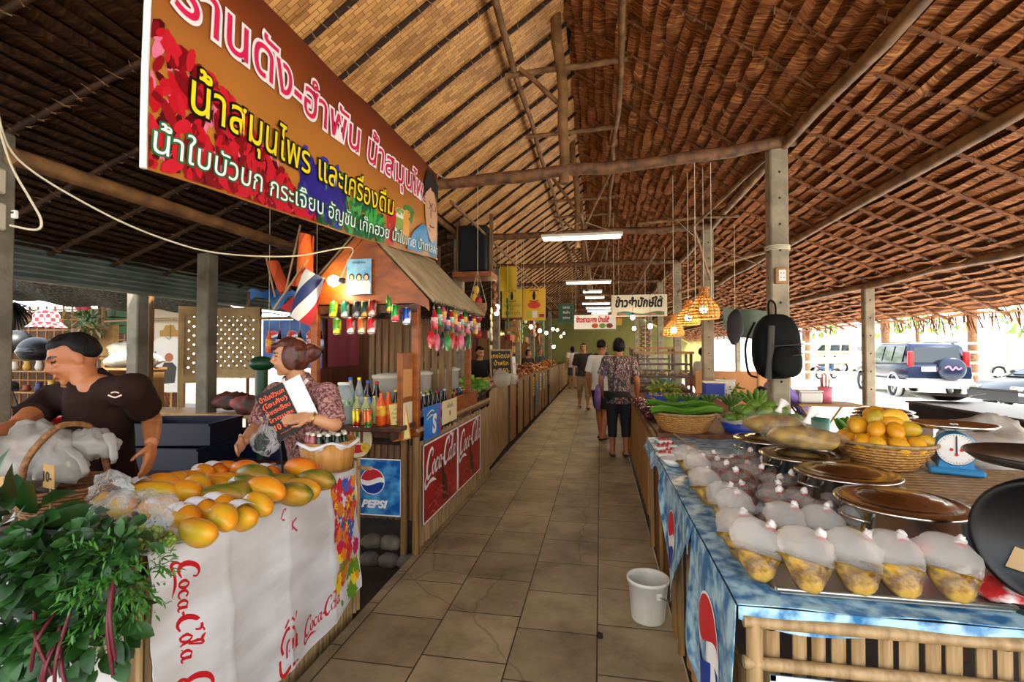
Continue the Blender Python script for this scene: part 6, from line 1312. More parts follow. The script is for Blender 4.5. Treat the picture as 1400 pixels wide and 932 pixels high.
# tube lights across the aisle
M_tube = mat('fluorescent tube', '#fff4e0', .3, em=14)
TL = [(795, 324.5, 7.5, 110), (804.5, 386, 12.3, 62), (810, 398.7, 14.3, 26), (813, 406.5, 16, 26), (818, 421, 19.5, 34), (819, 425, 21.5, 32), (820, 428.5, 23, 22), (815, 415, 18, 38)]
for i, (px, py, y, wpx) in enumerate(TL):
    p_ = at(px, py, y=y); L_ = wpx * y / 670 * 1.0; t_ = thing('tube_light', nth(i) + ' fluorescent tube light across the aisle, counting from the camera' if i < 7 else 'dim tube light between the fourth and the far ones', 'tube light', p_, -.0, 'tube lights over the aisle')
    q = MB(); q.box((0, 0, .035), (L_, .12, .05), bev=.01); q.build('housing', M_white, t_)
    for s_ in (-1, 1): q = MB(); q.tube([(-L_ * .47, s_ * .03, -.012), (L_ * .47, s_ * .03, -.012)], .017, 8); q.build('tube', M_tube, t_)
    q = MB(); [q.tube([(s_ * L_ * .4, 0, .06), (-.25 - p_.x + s_ * .03, 0, max(.08, 3.44 - p_.z))], .004, 4) for s_ in (-1, 1)]; q.build('hanger', M_rope, t_)
    ld = bpy.data.lights.new('tube_lamp', 'AREA'); ld.shape = 'RECTANGLE'; ld.size = L_; ld.size_y = .1; ld.energy = 9 * L_; ld.color = (1, .9, .72); lo_ = bpy.data.objects.new('tube_lamp', ld); COL.objects.link(lo_); lo_.location = p_ + V((0, 0, -.04))
# wicker lamps at right
M_wick = wood('lamp wicker', '#a8662a', '#d89a4a', (20, 20, 20), 2, .6, .3)
WL = [(962, 420, 6.3, .2, 'large lit wicker lamp nearest the concrete post'), (941, 432, 6.6, .16, 'lit wicker lamp left of the large one'), (921, 449, 7.0, .15, 'lowest lit wicker lamp over the fruit counter')]
for i, (px, py, y, s_, lb) in enumerate(WL):
    p_ = at(px, py, y=y); t_ = thing('wicker_lamp', lb, 'lamp', p_, 0, 'lit wicker lamps'); n_ = 18; pr = [(.85, -.7), (.92, -.4), (.8, .1), (.45, .55), (.28, .7), (.25, 1.1), (.32, 1.25)]; q = MB()
    for k in range(n_): a = 2 * PI * k / n_; q.tube([(r * s_ * math.cos(a), r * s_ * math.sin(a), z * s_) for r, z in pr], .007 * s_ / .2, 4)
    for (r, z) in ((.87, -.68), (.92, -.45), (.93, -.3), (.86, -.05), (.78, .15), (.62, .35), (.45, .55), (.3, .7), (.26, .95)): q.tube([(r * s_ * math.cos(a * PI / 12), r * s_ * math.sin(a * PI / 12), z * s_) for a in range(25)], .008 * s_ / .2, 4, cap=False)
    q.build('shade', M_wick, t_); q = MB(); q.ball((0, 0, -.15 * s_), .045, 10, 8); q.build('bulb', mat('wicker lamp bulb', '#ffd898', .3, em=45), t_); q = MB(); q.tube([(0, 0, .02), (0, 0, 1.25 * s_), (0, 0, roofz(p_.x) - p_.z)], .005, 5); q.build('cord', M_rope, t_)
    ld = bpy.data.lights.new('wicker_light', 'POINT'); ld.energy = 7; ld.color = (1, .72, .38); ld.shadow_soft_size = .06; lo_ = bpy.data.objects.new('wicker_light', ld); COL.objects.link(lo_); lo_.location = p_ + V((0, 0, -.5 * s_))
log('lamp_pole', [(-.26, 7, 3.44), (-.24, 15, 3.44), (-.2, 24, 3.44)], .02, 'pole along the aisle above the tube lights', 'pole', M_logx, None, .004, 7, 5)
log('lamp_pole', [(.5, 6.62, 3.16), (1.2, 6.62, 3.2), (1.75, 6.62, 3.2)], .02, 'thin pole the wicker lamps hang from', 'pole', M_logx, None, .006)
# loose bulbs down the left stalls
BB = [(679, 428, 8.6, 4), (726, 447, 11.5, 3), (738, 452, 12.6, 3), (747, 455, 13.5, 3), (756, 450, 14.6, 2), (762, 451, 16, 2), (767, 460, 17.5, 2), (757, 474, 14, 2), (771, 456, 19, 2), (889, 446, 9.5, 3), (865, 434, 10.2, 3), (867, 449, 12.2, 0), (680, 420, 8.9, 0)]
for i, (px, py, y, e) in enumerate(BB):
    p_ = at(px, py, y=y); bulb(p_, f"bare lit bulb over the {'left' if px < 800 else 'right'} stalls, {nth(i if px < 800 else i - 9)} of that side", .045, None, M_bulbw if px > 850 else M_bulb, e, 'bare bulbs over the stalls', cord=roofz(p_.x) - p_.z - .12)
# stringers the bulbs hang from
for (x0, lb) in ((-1.75, 'thin pole along the left stalls carrying the bulbs'), (1.0, 'thin pole along the right stalls carrying signs')): log('lamp_pole', [(x0, 5.6 if x0 < 0 else 9, 3.28), (x0, 12, 3.28), (x0, 22, 3.28)], .022, lb, 'pole', M_logx, None, .01, 7, 5)
for i in range(16):
    y = 7.3 + .62 * i; z = 2.25 + .25 * (i % 3); c = ['#b02a2a', '#c89a2a', '#8a4a1c', '#d8ccb0', '#3a6a3a'][i % 5]; t_ = thing('packet_string', f"string of {['red', 'amber', 'brown', 'cream', 'green'][i % 5]} packets hung over the left stalls, {nth(i)} from the camera", 'packet', (-1.85 - .2 * (i % 2), y, z), .5 * i, 'packet strings over the left stalls')
    for k in range(5): q = MB(); q.ball((.015 * (-1) ** k, 0, -.13 * k), (.055, .025, .07), 9, 7); q.build('packet', mat('string ' + c, c, .35), t_)
    q = MB(); q.tube([(0, 0, -.52), (0, 0, roofz(t_.location.x) - z)], .003, 4); q.build('cord', M_rope, t_)
# glass cabinets at right
M_glassF = film('cabinet glass', '#dfe6e2', .12, .03)
def cabinet(label, x, y, z, w, d, h):
    t_ = thing('display_cabinet', label, 'cabinet', (x, y, z)); 
    for (a, c) in ((-1, -1), (1, -1), (-1, 1), (1, 1)): q = MB(); q.box((a * (w / 2 - .02), c * (d / 2 - .02), h / 2), (.04, .04, h)); q.build('frame_post', M_dkwood, t_)
    q = MB(); q.box((0, 0, h), (w + .05, d + .05, .04), bev=.004); q.build('top', M_ply, t_)
    for k in range(3): q = MB(); q.box((0, 0, .02 + h * k / 3), (w - .02, d - .02, .025)); q.build('shelf', M_dkwood, t_)
    q = MB(); q.box((0, -d / 2 + .01, h / 2), (w - .06, .004, h - .04)); q.box((-w / 2 + .01, 0, h / 2), (.004, d - .06, h - .04)); q.build('pane', M_glassF, t_)
    return t_
cabinet('glass food cabinet with dark wood frame on the fruit counter', 1.0, 8.35, .832, .86, .5, .62)
for k in range(2):
    for i in range(5): heap(f"plate of rice-flour sweets on the {['lower', 'upper'][k]} shelf of the glass cabinet, {nth(i)} from the aisle", (.68 + .16 * i, 8.35, .832 + .045 + .207 * k), .07, 8, .03, [SN[2], SN[0]], 'plate', 'sweet_plate')
ct = thing('market_counter', 'boarded counter under the glass cabinets on the right', 'counter', (.45, 8.05, 0)); o3 = (-.45, -8.05, 0); b = MB(); bamboo_panel(b, L3((.45, 8.05, 0)), L3((.45, 20, 0)), .0, .8, .5, .006, (-1, 0, 0), 0); b.build('front_boards', M_plyD, ct); b = MB(); b.box(L3((.95, 14, .81)), (1.0, 11.9, .04)); b.build('worktop', M_plyD, ct)
cabinet('second glass cabinet farther along the right side', 1.0, 10.2, .832, .8, .5, .7)
for i in range(7): heap(f"{['golden', 'dark', 'pale', 'reddish'][i % 4]} snack heap on the far right counter, {nth(i)} past the cabinets", (.8, 11.2 + i * .9, .835), .2, 40, .045, [SN[i % 4], SN[(i + 2) % 4]])
for i in range(9):
    t_ = thing('cane_ring', f"dried ring in the hung column at the far right stall, {nth(i)} from the top", 'ring', (1.02, 11.6, 2.0 - .1 * i), 0, 'hung rings at the right'); q = MB(); q.tube([(.1 * math.cos(a * PI / 8), .03, .045 * math.sin(a * PI / 8)) for a in range(17)], .018, 6, cap=False); q.build('ring', M_cane, t_)
q = MB(); q.tube([(0, 0, 0), (0, 0, -2.2)], .006, 5); tag(q.build('rope', M_rope, loc=(1.02, 11.6, 3.3)), 'cord holding the column of dried rings', 'rope')
# orange partition behind the lamps
t_ = thing('partition_board', 'low orange plywood partition behind the second right post', 'partition', (2.35, 8.8, -.11)); q = MB(); q.box((0, 0, .85), (1.5, .03, .8)); q.build('board', mat('orange plywood', '#b0703a', .6, c2='#c88a50', ns=2), t_); q = MB(); q.box((.25, -.02, .85), (.03, .02, .8)); q.build('batten', M_ply, t_)
for dx in (-.7, .7): q = MB(); q.box((dx, .02, .62), (.06, .05, 1.25)); q.build('stud', M_ply, t_)
# far end wall
g = MB(); g.box((-.3, 26.6, 1.6), (12, .08, 3.4)); structure(g.build('wall_back', mat('pale green plaster', '#75743a', .8, c2='#8a8648', ns=1)))
g = MB(); g.prism([(-6.3, 3.2), (5.7, 3.2), (-.3, 5.6)], .06, M=Matrix(((1, 0, 0, 0), (0, 0, -1, 26.6), (0, 1, 0, 0), (0, 0, 0, 1)))); structure(g.build('wall_back', M_plyD))
# backpack on the first right post
BP = at(1060, 470, y=4.72); t_ = thing('backpack', 'black and grey backpack hung on the nearest right concrete post', 'backpack', (BP.x, 4.76, 1.25), .15)
def packf(sx_, sy_, h):
    def fn(p):
        t = p.z / (h / 2); e = lambda v, k: math.copysign(abs(v) ** k, v); k = 1 - .18 * max(0, t) ** 2; return V((e(p.x / sx_, .6) * sx_ * k, e(p.y / sy_, .7) * sy_ * (1 - .2 * t), e(t, .8) * h / 2))
    return fn
M_bpk = mat('black nylon', '#070807', .8, c2='#0e100d', ns=12, spec=.2); M_bpg = mat('grey nylon', '#3d3932', .8)
q = MB(); q.ball((0, -.04, .28), (.2, .12, .29), 22, 16, fn=packf(.2, .12, .58)); q.build('body', M_bpk, t_)
q = MB(); q.ball((.03, -.15, .15), (.13, .06, .14), 18, 12, fn=packf(.13, .06, .28)); q.build('front_pocket', M_bpk, t_)
for (a, c, w) in (((-.12, -.14, .0), (-.1, -.165, .46), .03), ((-.1, -.19, .28), (.15, -.19, .3), .012), ((.05, -.215, .2), (.13, -.215, .215), .012)): q = MB(); q.tube([a, V(a).lerp(V(c), .5) + V((0, -.012, 0)), c], w, 6, flat=.4); q.build('grey_trim', M_bpg, t_)
q = MB(); q.tube(spline([(-.03, .02, .55), (-.03, .03, .66), (.0, .05, .7), (.03, .03, .66), (.03, .02, .55)], 5), .009, 6); q.build('loop', M_bpk, t_); q = MB(); q.tube(spline([(-.15, .04, .5), (-.24, .02, .3), (-.22, .02, .05), (-.14, .03, -.0)], 5), .016, 6, flat=.5); q.build('strap', M_bpk, t_); q = MB(); q.ball((-.08, -.165, .2), (.015, .006, .012), 8, 6); q.build('tag', mat('lime tag', '#8ab030', .5), t_)
p_ = at(1060, 377, y=4.8); t_ = thing('wall_socket', 'wooden socket box high on the backpack post', 'socket', (1.62, 4.80, p_.z)); q = MB(); q.box((0, 0, 0), (.11, .05, .14), bev=.004); q.build('case', M_ply, t_); q = MB(); q.box((0, -.027, 0), (.06, .006, .1), bev=.002); q.build('plate', M_white, t_); q = MB(); [q.box((.012 * a, -.031, .02 * c), (.005, .002, .012)) for a in (-1, 1) for c in (-1, 1)]; q.build('slots', M_black, t_)
q = MB(); [q.tube([(.095 * math.cos(a * PI / 10) * 1.1, .095 * math.sin(a * PI / 10) * 1.1, k * .012) for a in range(21)], .005, 5, cap=False) for k in range(4)]; tag(q.build('rope', M_rope, loc=(PRX, 4.9, at(1060, 340, y=4.8).z)), 'cord bound round the backpack post', 'rope')
t_ = thing('jacket', 'dark jacket hanging beyond the wicker lamps', 'jacket', at(1005, 447, y=7.4)); q = MB(); crumple(q, (.11, .06, .26), 51, .25, 14, 12); q.build('cloth', mat('dark cloth', '#1d1a1e', .8), t_); q = MB(); q.tube([(0, 0, .22), (0, 0, roofz(t_.location.x) - t_.location.z)], .004, 5); q.build('cord', M_rope, t_)
t_ = thing('tarpaulin', 'grey-green tarpaulin draped behind the backpack post', 'tarpaulin', at(1028, 448, y=7.8)); q = MB(); q.grid(lambda u, v: V(((u - .5) * .8, .06 * math.sin(u * 9), .32 * v - .12 * math.sin(u * PI) * (1 - v) - .1 * u)), 14, 8, thick=.004); q.build('sheet', mat('grey green tarp', '#5d6a58', .7, c2='#4a5548', ns=3), t_)
wire('cable', [(1.62, 4.8, 2.2), (1.2, 6.0, 2.75), (.97, 6.62, 3.2)], .005, 'thin cord from the backpack post up to the lamp pole', M_rope)
for i, (px, y) in enumerate(((944, 5.0), (965, 5.0))): p_ = at(px, 200, y=y); q = MB(); q.tube([(0, 0, 0), (0, 0, -1.35)], .003, 5); tag(q.build('rope', M_rope, loc=(p_.x, 4.8, 3.25)), ['left of two thin cords hanging from the front log beam', 'right of two thin cords hanging from the front log beam'][i], 'rope')
# bucket on the walkway
pb_ = at(886, 846, z=0); t_ = thing('bucket', 'white plastic bucket on the pavers by the right counter', 'bucket', (pb_.x, pb_.y, .003)); q = MB(); q.lathe([(.001, 0), (.085, 0), (.09, .01), (.108, .21), (.115, .212), (.116, .23), (.108, .232), (.104, .212), (.086, .012), (.001, .01)], 32, cap=False); q.build('body', mat('worn white plastic', '#d2cdbf', .45, c2='#bdb5a4', ns=5), t_)
for k in (0, 1): a = -1.1 + k * PI; q = MB(); q.M = Matrix.Translation((.11 * math.cos(a), .11 * math.sin(a), .17)) @ Matrix.Rotation(a, 4, 'Z'); q.box((0, 0, 0), (.012, .03, .035), bev=.003); q.build('lug', mat('worn white plastic'), t_)
q = MB(); a = -1.1; q.tube(spline([(.118 * math.cos(a), .118 * math.sin(a), .17), (.15, -.06, .12), (.13, .03, .105), (.07, .12, .13), (-.118 * math.cos(a), -.118 * math.sin(a), .17)], 6), .0025, 5); q.build('wire_handle', mat('grey wire', '#4a4640', .4, .8), t_)
p_ = at(820, 870, z=0); t_ = thing('dry_leaf', 'small dark scrap lying on the pavers', 'litter', (p_.x, p_.y, .004)); q = MB(); crumple(q, (.018, .03, .01), 5, .4, 10, 6, -.003); q.build('scrap', mat('dark scrap', '#1a120c', .9), t_)
# ---------------------------------------------------------------- left background market
# lattice screens
M_tan = mat('tan painted wood', '#a88a58', .7, c2='#8f744a', ns=6)
def lattice(label, a, b_, z0, z1, zl):
    a = V(a); b_ = V(b_); w = (b_ - a).length; rz = math.atan2(b_.y - a.y, b_.x - a.x); t_ = thing('lattice_screen', label, 'screen', (a.x, a.y, -.11), rz); h = z1 - z0; z0 += .11; z1 += .11
    for x in (.03, w - .03): q = MB(); q.box((x, 0, (zl + .11 + z1) / 2), (.06, .04, z1 - zl - .11)); q.build('stile', M_tan, t_)
    for z in (z0, z1): q = MB(); q.box((w / 2, 0, z - .04 if z == z1 else z + .04), (w, .035, .11)); q.build('rail', M_tan, t_)
    q = MB(); sp = .115
    n = int((w + h) / sp) + 2
    for s_ in (1, -1):
        for i in range(-1, n):
            x0 = i * sp - (h if s_ > 0 else 0) ; p = V((x0, 0, z0)); e = V((x0 + s_ * h, 0, z1))
            if s_ < 0: p = V((i * sp, 0, z0)); e = V((i * sp - h, 0, z1))
            # clip to the frame
            def clip(p, e):
                d = e - p; t0, t1 = 0., 1.
                for lim, sg in ((0.04, 1), (w - .04, -1)):
                    num = (lim - p.x) * sg; den = d.x * sg
                    if abs(den) < 1e-9: continue
                    t = num / den
                    if den > 0: t0 = max(t0, t)
                    else: t1 = min(t1, t)
                return (p + d * t0, p + d * t1) if t1 > t0 + .02 else None
            c = clip(p, e)
            if not c: continue
            A, B = c; d = (B - A).normalized(); nn = V((-d.z, 0, d.x)) * .029; y = .006 * s_
            q.add([A + nn + V((0, y, 0)), A - nn + V((0, y, 0)), B - nn + V((0, y, 0)), B + nn + V((0, y, 0)), A + nn + V((0, y + .008, 0)), A - nn + V((0, y + .008, 0)), B - nn + V((0, y + .008, 0)), B + nn + V((0, y + .008, 0))], [(0, 1, 2, 3), (7, 6, 5, 4), (0, 4, 5, 1), (1, 5, 6, 2), (2, 6, 7, 3), (3, 7, 4, 0)])
    q.build('lattice', M_tan, t_)
a, b_ = at(243, 500, y=5.25), at(284, 500, y=5.5); lattice('tan lattice screen panel left of the grey post', (a.x, 5.25, 0), (b_.x, 5.5, 0), 1.1, 2.03, .5)
a, b_ = at(288, 500, y=5.5), at(356, 500, y=5.5); lattice('wide tan lattice screen panel right of the grey post', (a.x, 5.5, 0), (b_.x, 5.5, 0), 1.16, 2.02, .5)
# stacked blue fish trays and a dark table behind the sellers
M_navy = mat('navy plastic', '#10142c', .35); 
tb_ = thing('work_table', 'low dark work table behind the papaya sellers', 'table', (-3.1, 3.5, -.11)); q = MB(); q.box((0, 0, .72), (1.6, 1.2, .04)); q.build('tabletop', M_dkwood, tb_)
for dx in (-.72, .72):
    for dy in (-.5, .5): q = MB(); q.box((dx, dy, .35), (.05, .05, .7)); q.build('leg', M_dkwood, tb_)
for i, (x, y, z, rz) in enumerate(((-3.2, 3.25, .632, .1), (-3.25, 3.75, .632, .1), (-3.2, 3.3, .80, .2), (-2.75, 3.75, .632, -.2))):
    t_ = thing('plastic_crate', ['navy crate lowest in front behind the man in brown', 'navy crate at the back of the dark work table', 'navy crate stacked on top of the front one', 'navy crate on the right of the work table, behind the woman'][i], 'crate', (x, y, z), rz); q = MB(); q.prism([(-.34, -.22), (.34, -.22), (.34, .22), (-.34, .22)], .012)
    for (c, d) in (((0, -.22, .08), (.7, .012, .16)), ((0, .22, .08), (.7, .012, .16)), ((-.345, 0, .08), (.012, .45, .16)), ((.345, 0, .08), (.012, .45, .16)), ((0, -.232, .15), (.7, .02, .016)), ((0, .232, .15), (.7, .02, .016))): q.box(c, d)
    q.build('box', M_navy, t_)
for i, (px, py, y, c, lb) in enumerate(((318, 548, 5.0, '#7a2018', 'dark red cloth heap on the table below the lattice screen'), (345, 553, 4.6, '#9a3020', 'rust red cloth heap nearer the woman'), (185, 490, 5.6, '#b8b0a4', 'pale plastic sheet bundle behind the man in brown'), (175, 478, 6.6, '#c8b898', 'cream cloth bundle farther behind the man in brown'))):
    p_ = at(px, py, y=y); t_ = thing('cloth_heap', lb, 'cloth', p_); q = MB(); crumple(q, (.35, .22, .12) if i > 1 else (.22, .16, .1), 61 + i, .35, 22, 12); q.build('cloth', mat('heap ' + c, c, .7, c2='#3a3028' if i < 2 else '#e0d8c8', ns=4), t_)
for i, (px, y) in enumerate(((185, 5.6), (175, 6.6))):
    p_ = at(px, 490 - 12 * i, y=y); t_ = thing('side_table', ['low wooden stand under the pale plastic bundle', 'low wooden stand under the cream cloth bundle'][i], 'table', (p_.x, y, -.11)); h = p_.z + .11 - .115; q = MB(); q.box((0, 0, h - .02), (.6, .4, .03)); q.build('tabletop', M_ply, t_)
    for s_ in (-1, 1): q = MB(); q.box((s_ * .26, 0, h / 2 - .02), (.05, .34, h - .04)); q.build('leg', M_ply, t_)
tb_ = thing('plank_table', 'rough plank table under the lattice screen', 'table', (-4.1, 5.0, -.11)); q = MB(); q.box((-.4, 0, .88), (2.6, .5, .04)); q.build('tabletop', M_ply, tb_)
for dx in (-1.5, .8): q = MB(); q.box((dx, 0, .43), (.05, .4, .86)); q.build('leg', M_ply, tb_)
# thatched stall across the yard
hut = thing('thatched_stall', 'sunlit thatched stall with a bamboo lattice front across the yard at left', 'stall', (-12.5, 8.6, -.11)); oh2 = (-12.5, 8.6, -.11)
q = MB()
def th(u, v): return V((-4.2 + 8.2 * u, -.6 + 3 * v, 2.62 + .35 * (1 - abs(u - .3)) - .02 + 1.6 * v + .04 * math.sin(u * 60 + v * 9) - .5 * max(0, u - .75)))
q.grid(th, 60, 12, thick=.12); q.build('thatch_roof', M_straw, hut)
q = MB()
for i in range(320): x = R.uniform(-4.2, 3.9); l = R.uniform(.1, .35); u = (x + 4.2) / 8.2; z = 2.6 + .35 * (1 - abs(u - .3)) - .5 * max(0, u - .75); q.add([(x - .012, -.61, z), (x + .012, -.61, z), (x + R.uniform(-.04, .04), -.66, z - l)], [(0, 1, 2)], False, [(x, 0), (x, .1), (x, .3)])
tag(q.build('thatch_fringe', M_straw, hut), kind='stuff')
q = MB()
for i in range(26): q.box((-4 + i * .26, 1.4, 1.35), (.035, .03, 2.7))
for k in range(9): q.box((-.75, 1.38, .6 + .25 * k), (6.6, .03, .035))
q.build('bamboo_lattice', mat('sunny bamboo', '#b07a3a', .6), hut)
for x in (-3.9, -1.9, .1, 2.6): q = MB(); q.tube([(x, -.3, 0), (x, -.3, 2.75)], .05, 8); q.build('post', M_bam, hut)
q = MB(); q.box((-.75, 1.75, 1.3), (6.6, .03, 2.6)); q.build('back_wall', M_plyD, hut)
for k in range(3): q = MB(); q.box((-.5, 1.0, .6 + .5 * k), (6, .5, .03)); q.build('shelf', M_ply, hut)
Rk = random.Random(21)
for k in range(3):
    for i in range(16):
        x = -12.5 - 3.3 + i * .36; c = ['#8a3a2a', '#c8a04a', '#2a5a3a', '#d8d0c0', '#3a3a6a', '#b05a2a'][Rk.randint(0, 5)]
        t_ = thing('souvenir', f"small souvenir on the {['lowest', 'middle', 'top'][k]} shelf of the thatched stall, {nth(i)} from left", 'souvenir', (x, 9.6, .505 + .5 * k), 0, 'souvenirs on the thatched stall shelves'); q = MB(); h = Rk.uniform(.14, .3); q.lathe([(.06, 0), (.09, h * .3), (.06, h * .7), (.075, h), (.001, h)], 9); q.build('ornament', mat('souvenir ' + c, c, .5), t_)
for i, (px, py, y) in enumerate(((97, 416, 8.2), (38, 395, 8.3))): bulb(at(px, py, y=y), f"lit bulb in the thatched stall, {'right' if i == 0 else 'left'} one", .05, None, M_bulbw, 0, cord=.35)
t_ = thing('dark_plant', 'dark shaggy hanging plant at the left picture edge', 'plant', at(10, 415, y=6.2)); q = MB()
for i in range(160): leafshape(q, (0, 0, 0), rdir(-.9, .5), (0, 0, 1), R.uniform(.2, .5), .05, .2, .7)
tag(q.build('leaves', mat('dark shaggy leaf', '#1c1a10', .7), t_), kind='stuff'); q = MB(); q.tube([(0, 0, 0), (0, 0, 1.0)], .006, 5); q.build('cord', M_rope, t_)
# pink flower, potted bush, boards, shirts
p_ = at(113, 409, y=7.4); t_ = thing('flower_balloon', 'pink flower-shaped balloon above the leafy hanging basket', 'balloon', p_); q = MB()
for k in range(6): a = k * PI / 3; q.ball((.13 * math.cos(a), 0, .13 * math.sin(a)), (.1, .05, .1), 10, 8)
q.build('petals', mat('balloon pink', '#d8506a', .35), t_); q = MB(); q.ball((0, -.04, 0), (.08, .05, .08), 10, 8); q.build('centre', mat('balloon yellow', '#e0c050', .35), t_); q = MB(); q.tube([(0, 0, -.2), (.02, 0, -.5)], .005, 4); q.build('string', M_rope, t_)
p_ = at(118, 440, y=7.6); t_ = thing('hanging_plant', 'bushy variegated plant with red flowers in the yard', 'plant', p_); q = MB()
for i in range(260): d = rdir(); q.mi = R.choice((0, 0, 1, 1, 2)) if R.random() < .97 else 3; leafshape(q, d * R.uniform(.1, .3), d + rdir() * .5, (0, 0, 1), .14, .04)
tag(q.build('leaves', [mat('variegated green', '#4a7a3a', .5), mat('variegated pale', '#c8d0a8', .5), mat('mid leaf', '#2f5a2a', .5), mat('red flower', '#c82a2a', .5)], t_), kind='stuff'); q = MB(); q.lathe([(.001, -.42), (.14, -.4), (.2, -.2), (.2, -.12)], 14, cap=False); q.build('pot', M_cane, t_); q = MB(); q.tube([(0, 0, -.41), (0, 0, -1.9)], .03, 8); q.build('stand', M_bamD, t_)
p_ = at(137, 465, y=7.9); t_ = card('notice', 'brown paper board in the yard behind the man in brown', 'notice', p_, .75, .6, M_kraft, .1, 0, .02)
for k, (px, py, w, h, c, lb) in enumerate(((145, 440, .9, .5, '#2a5a2a', 'dark green crate stack in the yard left of the grey post'), (153, 470, .35, .5, '#a01c2a', 'crimson cloth hanging in the yard left of the grey post'))):
    p_ = at(px, py, y=8.6 + k * .1); t_ = thing('crate_stack' if k == 0 else 'hung_cloth', lb, 'crate' if k == 0 else 'cloth', p_); q = MB()
    if k == 0: [q.box((0, 0, -.17 + .17 * j), (w, .4, .155), bev=.01) for j in range(3)]
    else: q.grid(lambda u, v: V(((u - .5) * w, .03 * math.sin(u * 12), (v - .5) * h)), 10, 6, thick=.004)
    q.build('crates' if k == 0 else 'cloth', mat('yard ' + c, c, .5), t_)
p_ = at(233, 450, y=7.0); t_ = card('hung_print', 'cream cloth print with red edge and a small car picture, hung in the yard', 'print', p_, .62, .98, mat('cream cloth', '#cdbfa8', .8), .1, 0, .008, .03, mat('print red edge', '#a8402a', .7)); q = MB(); q.prism([(-.18, -.12), (.18, -.12), (.18, -.02), (.1, -.01), (.06, .07), (-.08, .07), (-.12, -.01), (-.18, -.02)], .002, M=Matrix.Translation((0, -.006, 0)) @ Matrix.Rotation(PI / 2, 4, 'X')); q.build('print', mat('print ochre', '#a87a2a'), t_)
p_ = at(233, 497, y=6.7); t_ = thing('hung_shirt', 'white T-shirt with a dark printed figure, hung in the yard', 'shirt', p_, .1); q = MB(); q.prism([(-.22, -.45), (.22, -.45), (.22, .2), (.36, .12), (.4, .24), (.2, .4), (.08, .42), (0, .38), (-.08, .42), (-.2, .4), (-.4, .24), (-.36, .12), (-.22, .2)], .03, M=Matrix.Rotation(PI / 2, 4, 'X')); q.build('shirt', mat('white cotton', '#d2ccc2', .9), t_)
q = MB(); q.M = Matrix.Translation((0, -.0315, 0)) @ Matrix.Rotation(PI / 2, 4, 'X'); q.prism([(-.1, -.32), (.1, -.3), (.13, -.05), (.06, .02), (-.08, .02), (-.14, -.1)], .001); q.build('print', mat('print charcoal', '#2a241e'), t_); q = MB(); q.M = Matrix.Translation((0, -.0335, 0)) @ Matrix.Rotation(PI / 2, 4, 'X'); q.prism(disc(12, .07, (0, .1)), .001); q.build('print', mat('print reddish brown', '#a0522a'), t_); q = MB(); q.tube([(0, -.01, .4), (0, -.01, .62)], .005, 5); q.build('hanger', M_black, t_)
log('lamp_pole', [(-8.2, 6.9, 1.98), (-7.2, 6.85, 2.0), (-6.2, 6.8, 2.0)], .02, 'bamboo pole the yard shirts hang from', 'pole', M_bam, None, .004)
# shade net over the yard stalls; unseen near part added to darken them
M_net = mat('black shade net', '#1a1a18', .8, c2='#8a8a84', ns=30, st=(1, 1, 1), lo=.5, hi=.75, bump=.3)
sn = thing('shade_net', 'black shade net slung over the yard stalls at left', 'net', (-8, 8, 2.4)); q = MB()
def net(u, v): x = -14 + 8.6 * u; y = 5.1 + 3 * v; return V((x + 8, y - 8, 3.42 - .9 * u - .38 * v - .2 * math.sin(PI * v) - .2 * math.sin(u * PI) + .03 * math.sin(u * 47 + v * 15) - 2.4))
q.grid(net, 50, 20, thick=.01); q.build('net', M_net, sn)
for (x, y, h) in ((-13.9, 5.15, 3.6), (-5.45, 5.15, 2.7), (-5.45, 8.05, 2.4), (-9.7, 8.05, 2.75), (-13.9, 8.05, 3.3)): q = MB(); q.tube([(x + 8, y - 8, -2.5), (x + 8, y - 8, h - 2.45)], .035, 7); q.build('pole', M_bamD, sn)
p_ = at(385, 413, y=5.9); t_ = thing('tarpaulin', 'bright blue tarpaulin slung behind the flags', 'tarpaulin', p_); q = MB(); q.grid(lambda u, v: V(((u - .5) * 1.0, .08 * math.sin(u * 8), .1 * math.sin(u * 11) * (1 - v) + .18 * v - .05 * u + .02 * math.sin(u * 31))), 30, 6, thick=.006); q.build('sheet', mat('tarp blue', '#1c5fb0', .45, c2='#3a86d0', ns=4), t_)
for x in (-.5, .5): q = MB(); q.tube([(x, 0, .15), (x, 0, -2.1)], .02, 6); q.build('pole', M_bamD, t_)
# cola bottle print and hanging bottles behind the woman
p_ = at(400, 470, y=4.6); t_ = card('poster', 'blue cola banner behind the woman in pink', 'poster', p_, .62, .5, mat('cola banner blue', '#1a3f80', .45, c2='#4a7ab8', ns=5), .15, 0, .01)
hang(t_, (-.25, .25), .2)
for k in range(3): globe_parts(t_, lambda x, y, l: V((x, -.0062 - l, y)), (-.2 + .2 * k, .08), .055, 'emblem', 16)
for i in range(6): y = 4.3; p_ = at(368 + 14 * i, 466, y=y); t_ = thing('hanging_bottle', f"soda bottle strung in a row before the blue cola banner, {nth(i)} from left", 'bottle', (p_.x, y, 1.47), 0, 'bottles strung before the cola banner'); bottle(t_, .22, .032, [M_oj, M_cola][i % 2], CAP[['orange', 'red'][i % 2]], .4, LB[['orange', 'red', 'blue'][i % 3]]); q = MB(); q.tube([(0, 0, .2), (0, 0, .35)], .002, 4); q.build('string', M_rope, t_)
a, b_ = at(355, 440, y=4.3), at(450, 440, y=4.3); log('lamp_pole', [(a.x, 4.3, 1.81), (b_.x, 4.3, 1.81)], .014, 'stick the strung soda bottles hang from', 'pole', M_bamD, None, .002)
